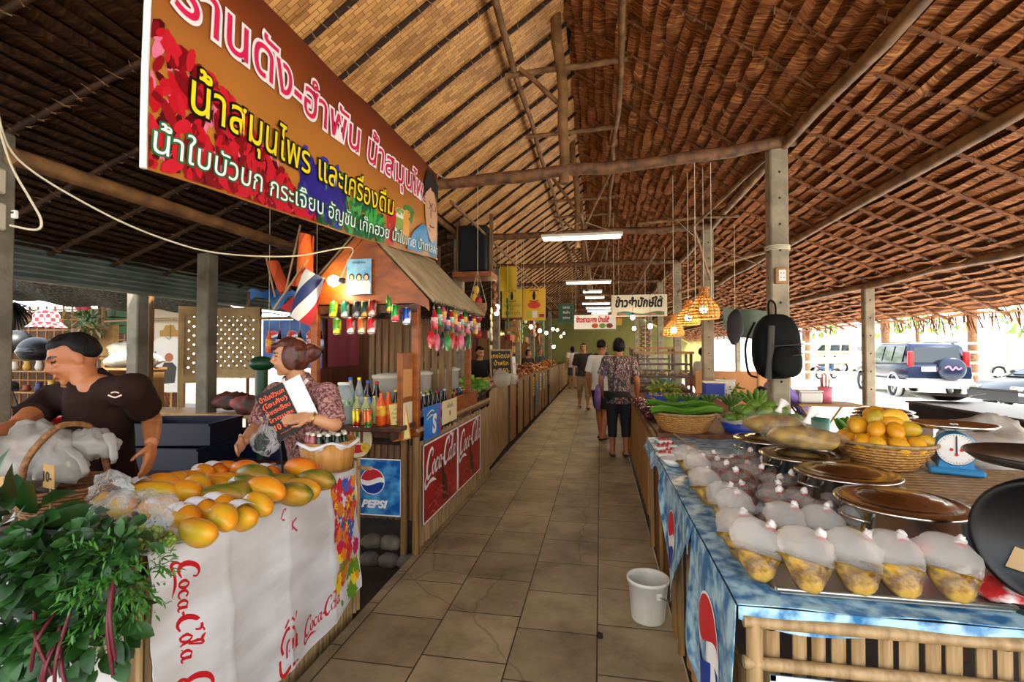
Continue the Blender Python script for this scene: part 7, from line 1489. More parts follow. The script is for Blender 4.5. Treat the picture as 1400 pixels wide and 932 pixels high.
# flags
def flag(label, px, py, y, w, h, stripes, rz, rot):
    p_ = at(px, py, y=y); t_ = thing('flag', label, 'flag', p_); t_.rotation_euler = (0, rot, rz); z = 0
    def f(u, v): return V((.02 * math.sin(u * 8 + v * 4) + w * (u - .5) * (1 - .15 * v), .05 * math.sin(u * 7 + v * 3), h * v))
    n_ = len(stripes)
    for k, c in enumerate(stripes): q = MB(); q.grid(lambda u, v: f((k + u) / n_, v), 4, 14, thick=.002); q.build('stripe', mat('flag ' + c, c, .7), t_)
    q = MB(); q.tube([f(1.02, -.1), f(1.02, 1.12)] if 0 else [f(-.03, -.1), f(-.03, 1.15)], .008, 6); q.build('staff', M_bam, t_)
flag('orange flag hanging from a leaning staff left of the kiosk', 409, 392, 3.35, .13, .40, ['#c8501c', '#d8641c', '#b84a18'], .2, .18)
flag('red, white and blue striped flag beside the orange one', 400, 432, 3.3, .24, .36, ['#a81c28', '#d8d2c8', '#22305f', '#d8d2c8', '#a81c28'], .1, .55)
flag('small orange-red flag behind the striped flag', 386, 400, 3.5, .08, .26, ['#b84a1c', '#a8401a'], .2, -.25)
# green electric fan beside the woman
p_ = at(358, 495, y=3.5); t_ = thing('fan_stand', 'dark green post with a rounded head beside the woman', 'fan', (p_.x, 3.5, -.11)); q = MB(); q.lathe([(.16, 0), (.16, .02), (.03, .05), (.03, 1.2), (.001, 1.2)], 16); q.build('stand', mat('dark green enamel', '#0f3a22', .4), t_); q = MB(); q.ball((0, 0, 1.5), (.09, .1, .06), 16, 10); q.build('head', mat('dark green enamel'), t_); q = MB(); q.tube([(0, 0, 1.18), (0, 0, 1.48)], .045, 12); q.build('neck', mat('dark green enamel'), t_)
# motorbike with the checked hat, behind the man
MX, MY = at(70, 500, y=4.2).x, 4.2
mk_ = thing('motorbike', 'dark motorbike parked in the yard behind the man in brown', 'motorbike', (MX, MY, -.11), 2.6)
def wheel(t_, c, r, w, ax='Y', rim=M_steel):
    q = MB(); q.M = Matrix.Translation(c) @ (Matrix.Rotation(PI / 2, 4, 'X') if ax == 'Y' else Matrix.Rotation(PI / 2, 4, 'Y')); q.lathe([(r * .68, -w / 2), (r * .93, -w / 2), (r, -w / 4), (r, w / 4), (r * .93, w / 2), (r * .68, w / 2), (r * .66, 0)], 28, cap=False); q.build('tyre', mat('tyre rubber', '#161513', .85), t_)
    q = MB(); q.M = Matrix.Translation(c) @ (Matrix.Rotation(PI / 2, 4, 'X') if ax == 'Y' else Matrix.Rotation(PI / 2, 4, 'Y')); q.lathe([(r * .69, -w * .42), (r * .64, -w * .3), (r * .64, w * .3), (r * .69, w * .42)], 24, cap=False); q.lathe([(.001, -w * .36), (r * .2, -w * .36), (r * .2, w * .36), (.001, w * .36)], 12, cap=False)
    for k in range(5):
        a = 2 * PI * k / 5; q.tube([(r * .1 * math.cos(a), r * .1 * math.sin(a), -w * .3), (r * .66 * math.cos(a), r * .66 * math.sin(a), -w * .3)], r * .11, 5, flat=.5); q.tube([(r * .1 * math.cos(a), r * .1 * math.sin(a), w * .3), (r * .66 * math.cos(a), r * .66 * math.sin(a), w * .3)], r * .11, 5, flat=.5)
    q.build('rim', rim, t_)
def bike(t_, c):
    bm_ = mat('bike paint ' + c, c, .3); 
    for x in (-.62, .62): wheel(t_, (x, 0, .29), .29, .09)
    q = MB(); q.tube(spline([(.62, 0, .3), (.5, 0, .6), (.38, 0, .95)], 4), .035, 8); q.build('fork', M_steel, t_)
    q = MB(); q.ball((.42, 0, .72), (.12, .14, .28), 14, 10); q.ball((0, 0, .5), (.42, .13, .16), 14, 10); q.ball((-.45, 0, .66), (.32, .13, .12), 14, 10); q.build('fairing', bm_, t_)
    q = MB(); q.ball((-.28, 0, .8), (.42, .14, .07), 16, 10); q.build('seat', M_black, t_)
    q = MB(); q.tube(spline([(.25, -.34, 1.02), (.34, -.15, 1.0), (.36, 0, .97), (.34, .15, 1.0), (.25, .34, 1.02)], 4), .016, 6); q.build('handlebar', M_black, t_)
    for s_ in (-1, 1): q = MB(); q.tube([(.3, s_ * .22, 1.02), (.3, s_ * .27, 1.2)], .007, 5); q.ball((.29, s_ * .28, 1.24), (.02, .07, .05), 10, 8); q.build('mirror', M_black, t_)
    q = MB(); q.ball((.5, 0, .95), (.08, .09, .08), 12, 8); q.build('headlight', M_steel, t_); q = MB(); q.ball((-.78, 0, .7), (.04, .08, .05), 10, 8); q.build('tail_light', mat('lamp red', '#8a1010', .2), t_); q = MB(); q.tube([(.1, .12, .3), (-.7, .14, .32)], .04, 8); q.build('exhaust', M_steel, t_); q = MB(); q.box((0, 0, .32), (.3, .2, .22), bev=.04); q.build('engine', mat('engine grey', '#3a3835', .5, .6), t_); q = MB(); q.tube([(-.05, -.1, .3), (-.1, -.25, .02)], .012, 5); q.build('kickstand', M_black, t_)
bike(mk_, '#14161a')
p_ = at(64, 440, y=4.25); t_ = thing('sun_hat', 'red and white checked sun hat hung on the motorbike mirror', 'hat', p_)
def check_nodes(nt, b):
    t = nt.nodes.new('ShaderNodeTexCoord'); c = nt.nodes.new('ShaderNodeTexChecker'); c.inputs['Scale'].default_value = 24; c.inputs[1].default_value = lin('#7a141c') + (1,); c.inputs[2].default_value = lin('#b89a94') + (1,); nt.links.new(t.outputs['Object'], c.inputs[0]); nt.links.new(c.outputs[0], b.inputs['Base Color']); b.inputs['Roughness'].default_value = .9
q = MB(); q.lathe([(.17, -.06), (.14, -.03), (.115, .0), (.11, .07), (.08, .12), (.001, .135)], 24, cap=False); q.build('hat', node_mat('red gingham', check_nodes), t_)
for i, (px, py, y) in enumerate(((22, 470, 4.0), (50, 480, 3.9))): t_ = thing('helmet', ['dark helmet on the handlebar at the left edge', 'second dark helmet beside the man in brown'][i], 'helmet', at(px, py, y=y)); q = MB(); q.ball((0, 0, 0), (.14, .15, .14), 18, 12, fn=lambda p: (p.x, p.y, max(-.09, p.z))); q.build('shell', M_black, t_); q = MB(); q.ball((0, -.06, 0), (.12, .1, .06), 14, 8); q.build('visor', mat('smoked visor', '#2a2c30', .1), t_)
t_ = thing('red_crate', 'red plastic crate low behind the man in brown', 'crate', (at(33, 545, y=3.3).x, 3.3, .66)); q = MB(); q.box((0, 0, .12), (.5, .35, .26), bev=.01); q.build('box', mat('crate red', '#8a1a14', .4), t_); q = MB(); q.box((0, 0, .26), (.52, .37, .03), bev=.01); q.build('rim', M_red, t_)
tb_ = thing('work_table', 'dark low table under the red crate at the left', 'table', (at(33, 545, y=3.3).x, 3.3, -.11)); q = MB(); q.box((0, 0, .74), (1.0, .8, .04)); q.build('tabletop', M_dkwood, tb_)
for dx in (-.45, .45):
    for dy in (-.35, .35): q = MB(); q.box((dx, dy, .36), (.05, .05, .72)); q.build('leg', M_dkwood, tb_)
# board wall behind the left stalls farther in, added to block the bright gap
bw = MB(); Rw = random.Random(2)
y = 7.6
while y < 26.4:
    w = Rw.uniform(.18, .3)
    if Rw.random() > .12: bw.box((0, y + w / 2, 1.1 + Rw.uniform(-.05, .05)), (.03, w - .012, 2.35))
    y += w
structure(bw.build('wall_left', mat('market partition boards', '#6a3a22', .7, c2='#8a4a3a', ns=3, st=(1, 4, .3)), loc=(-4.75, 0, -.05)))
for i, (y, c, cn) in enumerate(((8.4, '#a84a5a', 'pink'), (10.2, '#8a2a2a', 'dark red'), (12.5, '#b06a3a', 'orange'), (15, '#6a2a3a', 'plum'))): t_ = thing('hung_cloth', f"{cn} cloth hung on the board wall behind the left sellers", 'cloth', (-4.68, y, 1.2)); q = MB(); q.grid(lambda u, v: V((.03 * math.sin(u * 15), (u - .5) * 1.1, v * .95)), 16, 4, thick=.004); q.build('cloth', mat('cloth ' + c, c, .8), t_)
for i, y in enumerate((6.9, 8.1, 9.4, 10.9, 12.6, 14.3)):
    for x in (-2.75,): log('stall_post', [(x, y, -.1), (x, y, 3.28)], .04, f"thin dark wooden stall post behind the left counters, {nth(i)} from the camera", 'post', M_plyD, 'stall posts behind the left counters', .006)
# gallery shelves of packets over the left sellers
for i, y in enumerate((8.6, 11.4, 14.4, 17.5)):
    t_ = thing('goods_shelf', f"shelf of hanging packets behind the left counters, {nth(i)} from the camera", 'shelf', (-2.7, y + .35, .95)); q = MB(); [q.box((0, 0, .1 + .35 * k), (.3, 1.1, .025)) for k in range(3)]; q.build('shelf', M_ply, t_); q = MB(); [q.box((0, s_ * .54, .4), (.3, .03, .85)) for s_ in (-1, 1)]; q.build('side', M_ply, t_); q = MB(); [q.box((.1 * a, s_ * .5, -.5), (.04, .04, 1.1)) for s_ in (-1, 1) for a in (-1, 1)]; q.build('stand', M_ply, t_)
    for k in range(3):
        for j in range(6):
            c = ['#b82a2a', '#c8a02a', '#2a6a3a', '#d8d0c0', '#8a3a1a', '#c86a2a'][Rw.randint(0, 5)]; o_ = MB(); o_.box((0, 0, .1), (.14, .12, .2), bev=.015); tag(o_.build('packet', mat('goods ' + c, c, .4), loc=(-2.68, y - .08 + .17 * j, .95 + .115 + .35 * k)), f"packet on the {['lowest', 'middle', 'top'][k]} board of the {nth(i)} goods shelf at left, {nth(j)} along", 'packet', 'packets on the goods shelves')

# ---------------------------------------------------------------- right: car park
def car(label, loc, rz, s, paint, lower, kind):
    t_ = thing('car', label, 'car', loc, rz); t_.scale = (s, s, s)
    L_, Wd = (4.4, .87) if kind == 'suv' else (4.5, .86); M_p = mat('car paint ' + paint, paint, .25, .2, spec=.6); M_l = mat('car lower ' + lower, lower, .35); M_gl = mat('car window', '#1a2226', .08, spec=.8)
    if kind == 'suv': st_ = [(-2.2, .45, .98, .8), (-2.12, .4, 1.06, .85), (-1.0, .38, 1.04, .87), (.6, .38, 1.0, .87), (.95, .4, .98, .86), (1.9, .42, .86, .82), (2.18, .46, .7, .74)]; gh = [(-2.1, 1.02, 1.02, .8, .8), (-2.0, 1.02, 1.62, .8, .66), (-1.7, 1.02, 1.7, .82, .66), (.1, 1.0, 1.7, .82, .66), (.4, 1.0, 1.62, .82, .66), (1.05, .97, .99, .8, .74)]
    elif kind == 'van': st_ = [(-2.2, .4, 1.05, .8), (-2.1, .36, 1.1, .84), (-1, .34, 1.05, .86), (.9, .36, 1.0, .85), (1.8, .38, .85, .8), (2.15, .42, .7, .7)]; gh = [(-2.12, 1.05, 1.06, .8, .8), (-1.95, 1.05, 1.6, .8, .64), (-1.5, 1.05, 1.72, .82, .66), (.0, 1.02, 1.7, .82, .66), (1.2, .96, .98, .8, .7)]
    else: st_ = [(-2.25, .4, .85, .74), (-2.1, .34, .95, .82), (-1.2, .32, .95, .86), (.9, .32, .93, .86), (1.9, .34, .8, .8), (2.22, .4, .62, .7)]; gh = [(-1.75, .94, .95, .78, .72), (-1.0, .94, 1.36, .8, .62), (-.4, .94, 1.42, .81, .62), (.3, .93, 1.38, .81, .62), (1.15, .92, .93, .78, .7)]
    def loft(secs):
        q = MB(); n = len(secs[0]); q.add([p for sc_ in secs for p in sc_], [(i * n + j, i * n + (j + 1) % n, (i + 1) * n + (j + 1) % n, (i + 1) * n + j) for i in range(len(secs) - 1) for j in range(n)], True); q.add(secs[0], [tuple(range(n))]); q.add(secs[-1], [tuple(range(n))[::-1]]); return q
    zm = lambda a, b: a + (b - a) * .5
    loft([[(x, -w * .97, z0 + .12), (x, -w, zm(z0, z1)), (x, -w * .97, z1 - .03), (x, -w * .9, z1), (x, w * .9, z1), (x, w * .97, z1 - .03), (x, w, zm(z0, z1)), (x, w * .97, z0 + .12)] for x, z0, z1, w in st_]).build('body', M_p, t_)
    loft([[(x * 1.01, -w * 1.015, z0 - .08), (x * 1.01, -w * 1.02, z0 + .17), (x * 1.01, w * 1.02, z0 + .17), (x * 1.01, w * 1.015, z0 - .08)] for x, z0, z1, w in st_]).build('lower_cladding', M_l, t_)
    g_ = loft([[(x, -wb, z0), (x, -wt, z1 - .05), (x, -wt * .92, z1), (x, wt * .92, z1), (x, wt, z1 - .05), (x, wb, z0)] for x, z0, z1, wb, wt in gh]); g_.build('greenhouse', M_p, t_)
    # side windows, rear window, windscreen
    i1 = 1; xs = [g[0] for g in gh]; zt = max(g[2] for g in gh); zb = gh[1][1]
    wins = []
    a, c = xs[1] + .12, xs[-2] - .05; n_ = 3 if kind != 'sedan' else 2
    for k in range(n_):
        x0 = a + (c - a) * k / n_ + .05; x1 = a + (c - a) * (k + 1) / n_ - .03; wins.append((x0, x1))
    for s_ in (-1, 1):
        for (x0, x1) in wins:
            yb = gh[2][3] * s_; yt = gh[2][4] * s_; f = lambda x, t: V((x, (yb + (yt - yb) * t) + s_ * .012, zb + .04 + (zt - .05 - zb) * t)); q = MB(); sl = .12 if x1 > c - .2 else 0; vs = [f(x0, .03), f(x1 + sl * 2.2, .03), f(x1 - sl * .6, .88), f(x0 + .03, .88)]; q.add(vs + [v - V((0, s_ * .01, 0)) for v in vs], [(0, 1, 2, 3), (7, 6, 5, 4), (0, 4, 5, 1), (1, 5, 6, 2), (2, 6, 7, 3), (3, 7, 4, 0)]); q.build('side_window', M_gl, t_)
    for (A, B, nm, d) in ((gh[0], gh[1], 'rear_window', -.014), (gh[-1], gh[-2], 'windscreen', .014)):
        q = MB(); f = lambda u, t: V((A[0] + (B[0] - A[0]) * t + d, (A[3] + (B[4] * .95 - A[3]) * t) * u, A[2] + (B[2] - A[2]) * t + .006)); vs = [f(-.86, .12), f(.86, .12), f(.86, .9), f(-.86, .9)]; q.add(vs + [v - V((d * .8, 0, .01)) for v in vs], [(0, 1, 2, 3), (7, 6, 5, 4), (0, 4, 5, 1), (1, 5, 6, 2), (2, 6, 7, 3), (3, 7, 4, 0)]); q.build(nm, M_gl, t_)
    for x in (-1.35, 1.3):
        for s_ in (-1, 1): wheel(t_, (x, s_ * .76, .33), .33, .22, 'Y', mat('alloy rim', '#b8b6b0', .35, .7)); q = MB(); q.M = Matrix.Translation((x, s_ * (.83 if kind != 'sedan' else .82), .36)) @ Matrix.Rotation(PI / 2, 4, 'X'); q.lathe([(.36, -.06), (.42, -.06), (.42, .06), (.36, .06)], 24, cap=False); q.build('wheel_arch', M_l, t_)
    for s_ in (-1, 1): q = MB(); q.box((st_[0][0] + .06, s_ * .70, 1.15 if kind == 'suv' else .88), (.1, .16, .6 if kind == 'suv' else .3), bev=.03); q.build('tail_light', mat('car tail red', '#b01a1c', .2), t_); q = MB(); q.box((st_[-1][0] - .12, s_ * .56, .64), (.2, .3, .14), bev=.04); q.build('headlight', M_steel, t_); q = MB(); q.ball((.75, s_ * .95, 1.02), (.06, .1, .07), 10, 8); q.build('wing_mirror', M_p, t_)
    q = MB(); q.box((st_[0][0] - .03, 0, .5), (.16, 1.62, .22), bev=.05); q.build('rear_bumper', M_l, t_); q = MB(); q.box((st_[0][0] - .02, .25 if kind == 'suv' else 0, .9), (.03, .42, .14), bev=.01); q.build('number_plate', M_white, t_)
    return t_
gz = -.11
def carpos(px, py): p = at(px, py, z=gz); return (p.x, p.y, gz)
pr_, pf_ = at(1237, 543, z=gz), at(1176, 531, z=gz); 
dirv = (pf_ - pr_); ang_ = math.atan2(dirv.y, dirv.x) ; nrm_ = V((math.sin(ang_), -math.cos(ang_), 0))
cc = (pr_ + pf_) / 2; S_ = 1.08
suv = car('dark blue off-road car with silver sills and a spare wheel on the back', (cc.x + nrm_.x * .8, cc.y + nrm_.y * .8, gz), ang_, S_, '#141d33', '#a8a8a4', 'suv')
q = MB(); q.M = Matrix.Translation((-2.36, -.22, .92)) @ Matrix.Rotation(PI / 2, 4, 'Y'); q.lathe([(.001, -.11), (.30, -.11), (.345, -.07), (.345, .07), (.30, .1), (.001, .1)], 28, cap=False); q.build('spare_wheel_cover', mat('car paint #141d33'), suv)
q = MB(); ribbon(q, [(-.2, .02), (-.1, .07), (-.02, -.04), (.06, .05), (.12, -.02), (.2, .03)], .04, lambda x, y: V((-2.475, -.22 - x, .93 + y))); q.build('emblem', mat('cover pink', '#c86a90', .4), suv)
q = MB(); q.tube([(-1.9, -.6, 1.73), (.2, -.6, 1.73)], .02, 6); q.build('roof_rail', M_black, suv); q = MB(); q.tube([(-1.9, .6, 1.73), (.2, .6, 1.73)], .02, 6); q.build('roof_rail', M_black, suv)
p_ = carpos(1415, 520); car('white hatchback with a red tail light at the right edge, behind the black car', (p_[0] + .5, p_[1], gz), 1.95, 1.12, '#d8d6d2', '#c8c6c2', 'van')
p_ = at(1367, 563, z=gz); car('black car with alloy wheels at the right picture edge', (p_.x + 1.9, p_.y + .2, gz), PI + .15, .98, '#14151a', '#101114', 'sedan')
p_ = carpos(1128, 508); car('white van far behind the concrete posts at right', (p_[0], p_[1], gz), 2.3, 1.2, '#dcdad6', '#c8c6c2', 'van')
for i, (px, py, c) in enumerate(((1130, 518, '#20344a'), (1290, 522, '#1c1c1e'))): p_ = carpos(px, py); t_ = thing('motorbike', ['blue motorbike parked beyond the side table at right', 'dark motorbike parked behind the dark blue car'][i], 'motorbike', (p_[0], p_[1], gz), .6 + i); bike(t_, c)
# fence and trees beyond the cars
M_pale = mat('bleached bamboo', '#b09a78', .8)
fp = thing('bamboo_fence', 'low bamboo fence with rails beyond the parked cars', 'fence', (28, 27, gz)); 
for k, z in enumerate((.5, 1.0, 1.5, 1.9)): q = MB(); q.tube([(-20, 0, z), (14, -5, z)], .06, 6); q.build('rail', M_pale, fp)
for i in range(34): x = -20 + i; q = MB(); q.tube([(x, -(x + 20) * 5 / 34, 0), (x, -(x + 20) * 5 / 34, 2.0 + R.uniform(-.2, .2))], .07, 6); q.build('post', M_pale, fp)
for i in range(9): x = 11 + i * 3.6; tag(MB().tube([(0, 0, 0), (0, 0, 4.4)], .2, 8).build('shelter_post', M_log, loc=(x, 29 - i * .5, gz)), nth(i) + ' dark shelter post beyond the bamboo fence, from left', 'post', 'shelter posts beyond the fence')
def tree(name, label, c, r, h, n, mats, l=.35):
    t_ = thing(name, label, 'tree', c); q = MB(); q.tube([(0, 0, 0), (.1, 0, h * .5), (0, .1, h)], [.16, .12, .06], 8); q.build('trunk', M_log, t_); q = MB()
    for i in range(n): d = rdir(-.6, 1); p = V((d.x * r, d.y * r, h + d.z * r * .8)) * 1 ; p = V((p.x * R.uniform(.6, 1), p.y * R.uniform(.6, 1), p.z)); q.mi = R.randint(0, 1); leafshape(q, p, d + rdir(), (0, 0, 1), l * R.uniform(.7, 1.4), l * .5)
    tag(q.build('crown', mats, t_), kind='stuff')
TG = [mat('tree leaf', '#6a8a3a', .6), mat('tree leaf pale', '#8aa850', .6)]
p_ = at(1100, 500, z=gz); tree('shrub', 'leafy green shrub in the sun right of the backpack post', (p_.x - 1, p_.y - 3.5, gz), 1.05, 1.5, 900, TG, .14)
for i, x in enumerate((6, 13, 20, 27, 34, 42)): tree('tree', ['leafy tree far beyond the car park, first from left', 'second tree from left beyond the car park', 'third tree from left beyond the car park', 'fourth tree from left beyond the car park', 'fifth tree from left beyond the car park', 'rightmost tree beyond the car park'][i], (x, 38 - i * 1.2, gz), 3.2, 4.2, 900, TG, .4)
# things between counter and car park
p_ = at(1125, 545, y=6.9); tb_ = thing('folding_table', 'light bamboo-legged table with boxes at the edge of the car park', 'table', (p_.x, 6.9, gz)); q = MB(); q.box((0, 0, .92), (.75, .5, .03), bev=.004); q.build('tabletop', M_ply, tb_)
for s_ in (-1, 1): q = MB(); q.tube([(s_ * .33, -.2, .9), (-s_ * .25, -.2, .02)], .016, 6); q.tube([(s_ * .33, .2, .9), (-s_ * .25, .2, .02)], .016, 6); q.build('leg', M_bam, tb_)
p_ = at(1107, 533, y=6.8); t_ = thing('plastic_box', 'white plastic box on the light table', 'box', (p_.x, 6.85, .828)); q = MB(); q.box((0, 0, .07), (.27, .2, .14), bev=.02); q.build('box', M_white, t_); q = MB(); q.box((0, 0, .15), (.28, .21, .02), bev=.006); q.build('lid', M_white, t_)
p_ = at(1128, 528, y=6.9); t_ = thing('utensil_cup', 'pink plastic cup of red cutlery on the light table', 'cup', (p_.x, 6.9, .828)); q = MB(); q.lathe([(.001, 0), (.075, 0), (.085, .2), (.078, .2), (.07, .006), (.001, .006)], 20, cap=False); q.build('cup', mat('pink plastic', '#d8788a', .4), t_)
for k in range(7): a = k * .9; q = MB(); q.tube([(.03 * math.cos(a), .03 * math.sin(a), .02), (.05 * math.cos(a), .05 * math.sin(a), .3 + .03 * (k % 3))], .009, 5); q.build('handle', M_red if k % 3 else mat('cap green'), t_)
p_ = at(1119, 565, y=5.6); t_ = thing('gas_cylinder', 'green gas cylinder behind the pots', 'gas cylinder', (p_.x, 5.6, gz)); q = MB(); q.lathe([(.11, 0), (.13, .02), (.15, .1), (.15, .62), (.13, .72), (.05, .77), (.001, .78)], 26, cap=False); q.build('tank', mat('gas green', '#4a9a86', .4, c2='#3a8070', ns=4), t_); q = MB(); q.lathe([(.1, .74), (.105, .9), (.095, .9), (.09, .74)], 22, cap=False); q.build('collar', mat('gas green'), t_); q = MB(); q.lathe([(.02, .77), (.02, .85), (.035, .86), (.035, .88), (.001, .88)], 10, cap=False); q.build('valve', M_steel, t_)
p_ = at(1163, 600, y=3.35); bk = thing('plastic_basket', 'dark blue lattice basket holding green bananas', 'basket', (p_.x, 3.3, .80)); q = MB(); q.lathe([(.001, 0), (.13, 0), (.17, .16), (.178, .165), (.165, .16), (.125, .008), (.001, .008)], 26, cap=False); q.build('body', mat('deep blue plastic', '#16385a', .4), bk); q = MB(); [q.tube([(r * math.cos(a * PI / 14), r * math.sin(a * PI / 14), z) for a in range(29)], .006, 5, cap=False) for r, z in ((.14, .04), (.15, .08), (.165, .13))]; q.build('ribs', mat('deep blue plastic'), bk)
for i, (dx, rz) in enumerate(((-.06, .3), (.07, -.3))): banana_hand(['left green banana bunch in the dark blue basket', 'right green banana bunch in the dark blue basket'][i], (p_.x + dx, 3.3, .93), 5, rz, M_ban, .15, 2, 1.0, 'bananas in the dark blue basket')
for i, (px, py) in enumerate(((1148, 600), (1137, 603))): p_ = at(px, py, y=3.0); t_ = thing('ginger_bag', ['bag of brown roots left of the dark blue basket', 'second bag of brown roots behind the lidded pots'][i], 'bag', (p_.x, 3.0, .91)); q = MB(); crumple(q, (.09, .07, .09), 71 + i, .3, 16, 10); q.build('contents', mat('brown roots', '#5a3a1a', .6, c2='#8a6a2a', ns=14), t_)
# black stove trough with pans
a, b_ = at(1241, 548, z=.98), at(1402, 574, z=.98); rz = math.atan2(b_.y - a.y, b_.x - a.x); L_ = (b_ - a).length
t_ = thing('stove_counter', 'long black steel stove counter at the right, before the cars', 'counter', ((a.x + b_.x) / 2, (a.y + b_.y) / 2, gz), rz); yy = .35
M_blk = mat('sooty steel', '#15130f', .5, .3, c2='#2a251e', ns=5); q = MB(); q.box((0, yy, 1.0), (L_, .7, .16), bev=.01); q.build('trough', M_blk, t_); q = MB(); q.box((0, yy, 1.085), (L_ + .03, .74, .02), bev=.004); q.build('top_rim', mat('worn grey steel', '#5a564e', .4, .6), t_)
for s_ in (-1, 1):
    for d in (.05, .65): q = MB(); q.box((s_ * (L_ / 2 - .06), d, .46), (.05, .05, .92)); q.build('leg', M_blk, t_)
for i, (px, py, y, r) in enumerate(((1285, 542, None, .24), (1208, 556, 4.6, .26))):
    p_ = at(px, py, z=1.02); t_ = thing('wok' if i == 0 else 'lid_stack', ['flat black pan on the black stove counter', 'stack of round steel lids left of the black stove'][i], 'pan' if i == 0 else 'lids', (p_.x, p_.y, .99) if i == 0 else (p_.x, p_.y, .9)); q = MB()
    if i == 0: q.lathe([(.001, 0), (r * .6, .0), (r, .05), (r * 1.03, .055), (r * .97, .048), (r * .55, .012), (.001, .01)], 28, cap=False); q.build('pan', M_blk, t_); q = MB(); q.tube([(r, 0, .05), (r + .2, .05, .07)], .012, 6); q.build('handle', M_blk, t_)
    else: [q.lathe([(.001, k * .03 + .03), (r * .5, k * .03 + .025), (r * (1 - .06 * k), k * .03), (r * (1 - .06 * k), k * .03 - .006), (.001, k * .03 - .004)], 28, cap=False) for k in range(4)]; q.build('lids', M_lid, t_); q = MB(); q.box((0, 0, -.5), (.5, .4, 1.0)); q.build('stand', M_dkwood, t_)
# ---------------------------------------------------------------- people
SKIN = mat('skin', '#a8683e', .5, c2='#9a5c36', ns=12, sss=.08); SKL = mat('fair skin', '#c08a62', .5, c2='#b47c56', ns=12, sss=.08)
M_hair = mat('black hair', '#080606', .6, c2='#120d0b', ns=40, st=(1, 1, .2), bump=.4, spec=.2); M_hairB = mat('auburn hair', '#3a1810', .45, c2='#5c2a18', ns=40, st=(1, 1, .2), bump=.4)
M_eye = mat('eye dark', '#1a0e0a', .3); M_lip = mat('lips', '#8a3c34', .45)
_fs = bpy.data.scenes.new('fusing')
def fuse(mb, name, mats, parent, vox, it=6, fn=None, wr=0., seed=0, loc=None):
    """melt overlapping closed shapes into one continuous skin"""
    o = mb.build(name, mats, parent, loc); m = o.modifiers.new('fuse', 'REMESH'); m.mode = 'VOXEL'; m.voxel_size = vox; m.use_smooth_shade = True
    s_ = o.modifiers.new('ease', 'SMOOTH'); s_.factor = .5; s_.iterations = it
    COL.objects.unlink(o); pa_ = o.parent; o.parent = None; _fs.collection.objects.link(o); _fs.view_layers[0].update(); me = bpy.data.meshes.new_from_object(o.evaluated_get(_fs.view_layers[0].depsgraph)); o.modifiers.clear(); _fs.collection.objects.unlink(o); COL.objects.link(o); o.parent = pa_; me.name = name; o.data = me
    me.materials.clear()
    for k in mats if isinstance(mats, (list, tuple)) else [mats]: me.materials.append(k)
    if wr:
        off = V((seed, seed * 2.3, 0))
        for v in me.vertices: v.co += v.normal * wr * (noise.noise(V((v.co.x * 9, v.co.y * 9, v.co.z * 5)) + off) + .6 * noise.noise(V((v.co.x * 22, v.co.y * 22, v.co.z * 12)) + off))
    for p in me.polygons:
        p.use_smooth = True
        if fn: p.material_index = fn(p.center)
    return o
def hand(q, w, d, n, s, curl=.5, side=1):
    """palm, four unequal bent fingers and a thumb; d along the hand, n out of the palm"""
    d = V(d).normalized(); n = (V(n) - d * V(n).dot(d)).normalized(); x = d.cross(n) * side; w = V(w)
    [q.ball(w + d * .045 * s + x * k * .018 * s, (.018 * s, .018 * s, .05 * s), 8, 8, M=frame((0, 0, 0), x, n)) for k in (-1, -.3, .4, 1.1)]
    for k, (u, l) in enumerate(((-1.5, .062), (-.5, .074), (.5, .07), (1.5, .055))):
        b = w + d * .082 * s + x * u * .0185 * s; P = [b]; dd = d.copy()
        for j in range(3): dd = (dd + n * curl * (.35 + .15 * j)).normalized(); P.append(P[-1] + dd * l * s * (.45, .32, .26)[j])
        q.tube(P, [.0095 * s, .009 * s, .0085 * s, .006 * s], 7)
    b = w + d * .02 * s - x * .03 * s; P = [b, b + (d * .5 - x * .7 + n * .3).normalized() * .035 * s, b + (d * .75 - x * .6 + n * .5).normalized() * .075 * s]; q.tube(P, [.014 * s, .011 * s, .007 * s], 7)
DEF = dict(pel=(0, 0, .52), che=(0, 0, .715), nec=(0, .004, .825), hea=(0, -.012, .925), sL=(.108, 0, .8), eL=(.145, .015, .635), wL=(.15, -.03, .49), hL=(.05, 0, .5), kL=(.056, -.012, .275), aL=(.055, .01, .045))
for k in list(DEF):
    if k.endswith('L'): a = DEF[k]; DEF[k[:-1] + 'R'] = (-a[0], a[1], a[2])
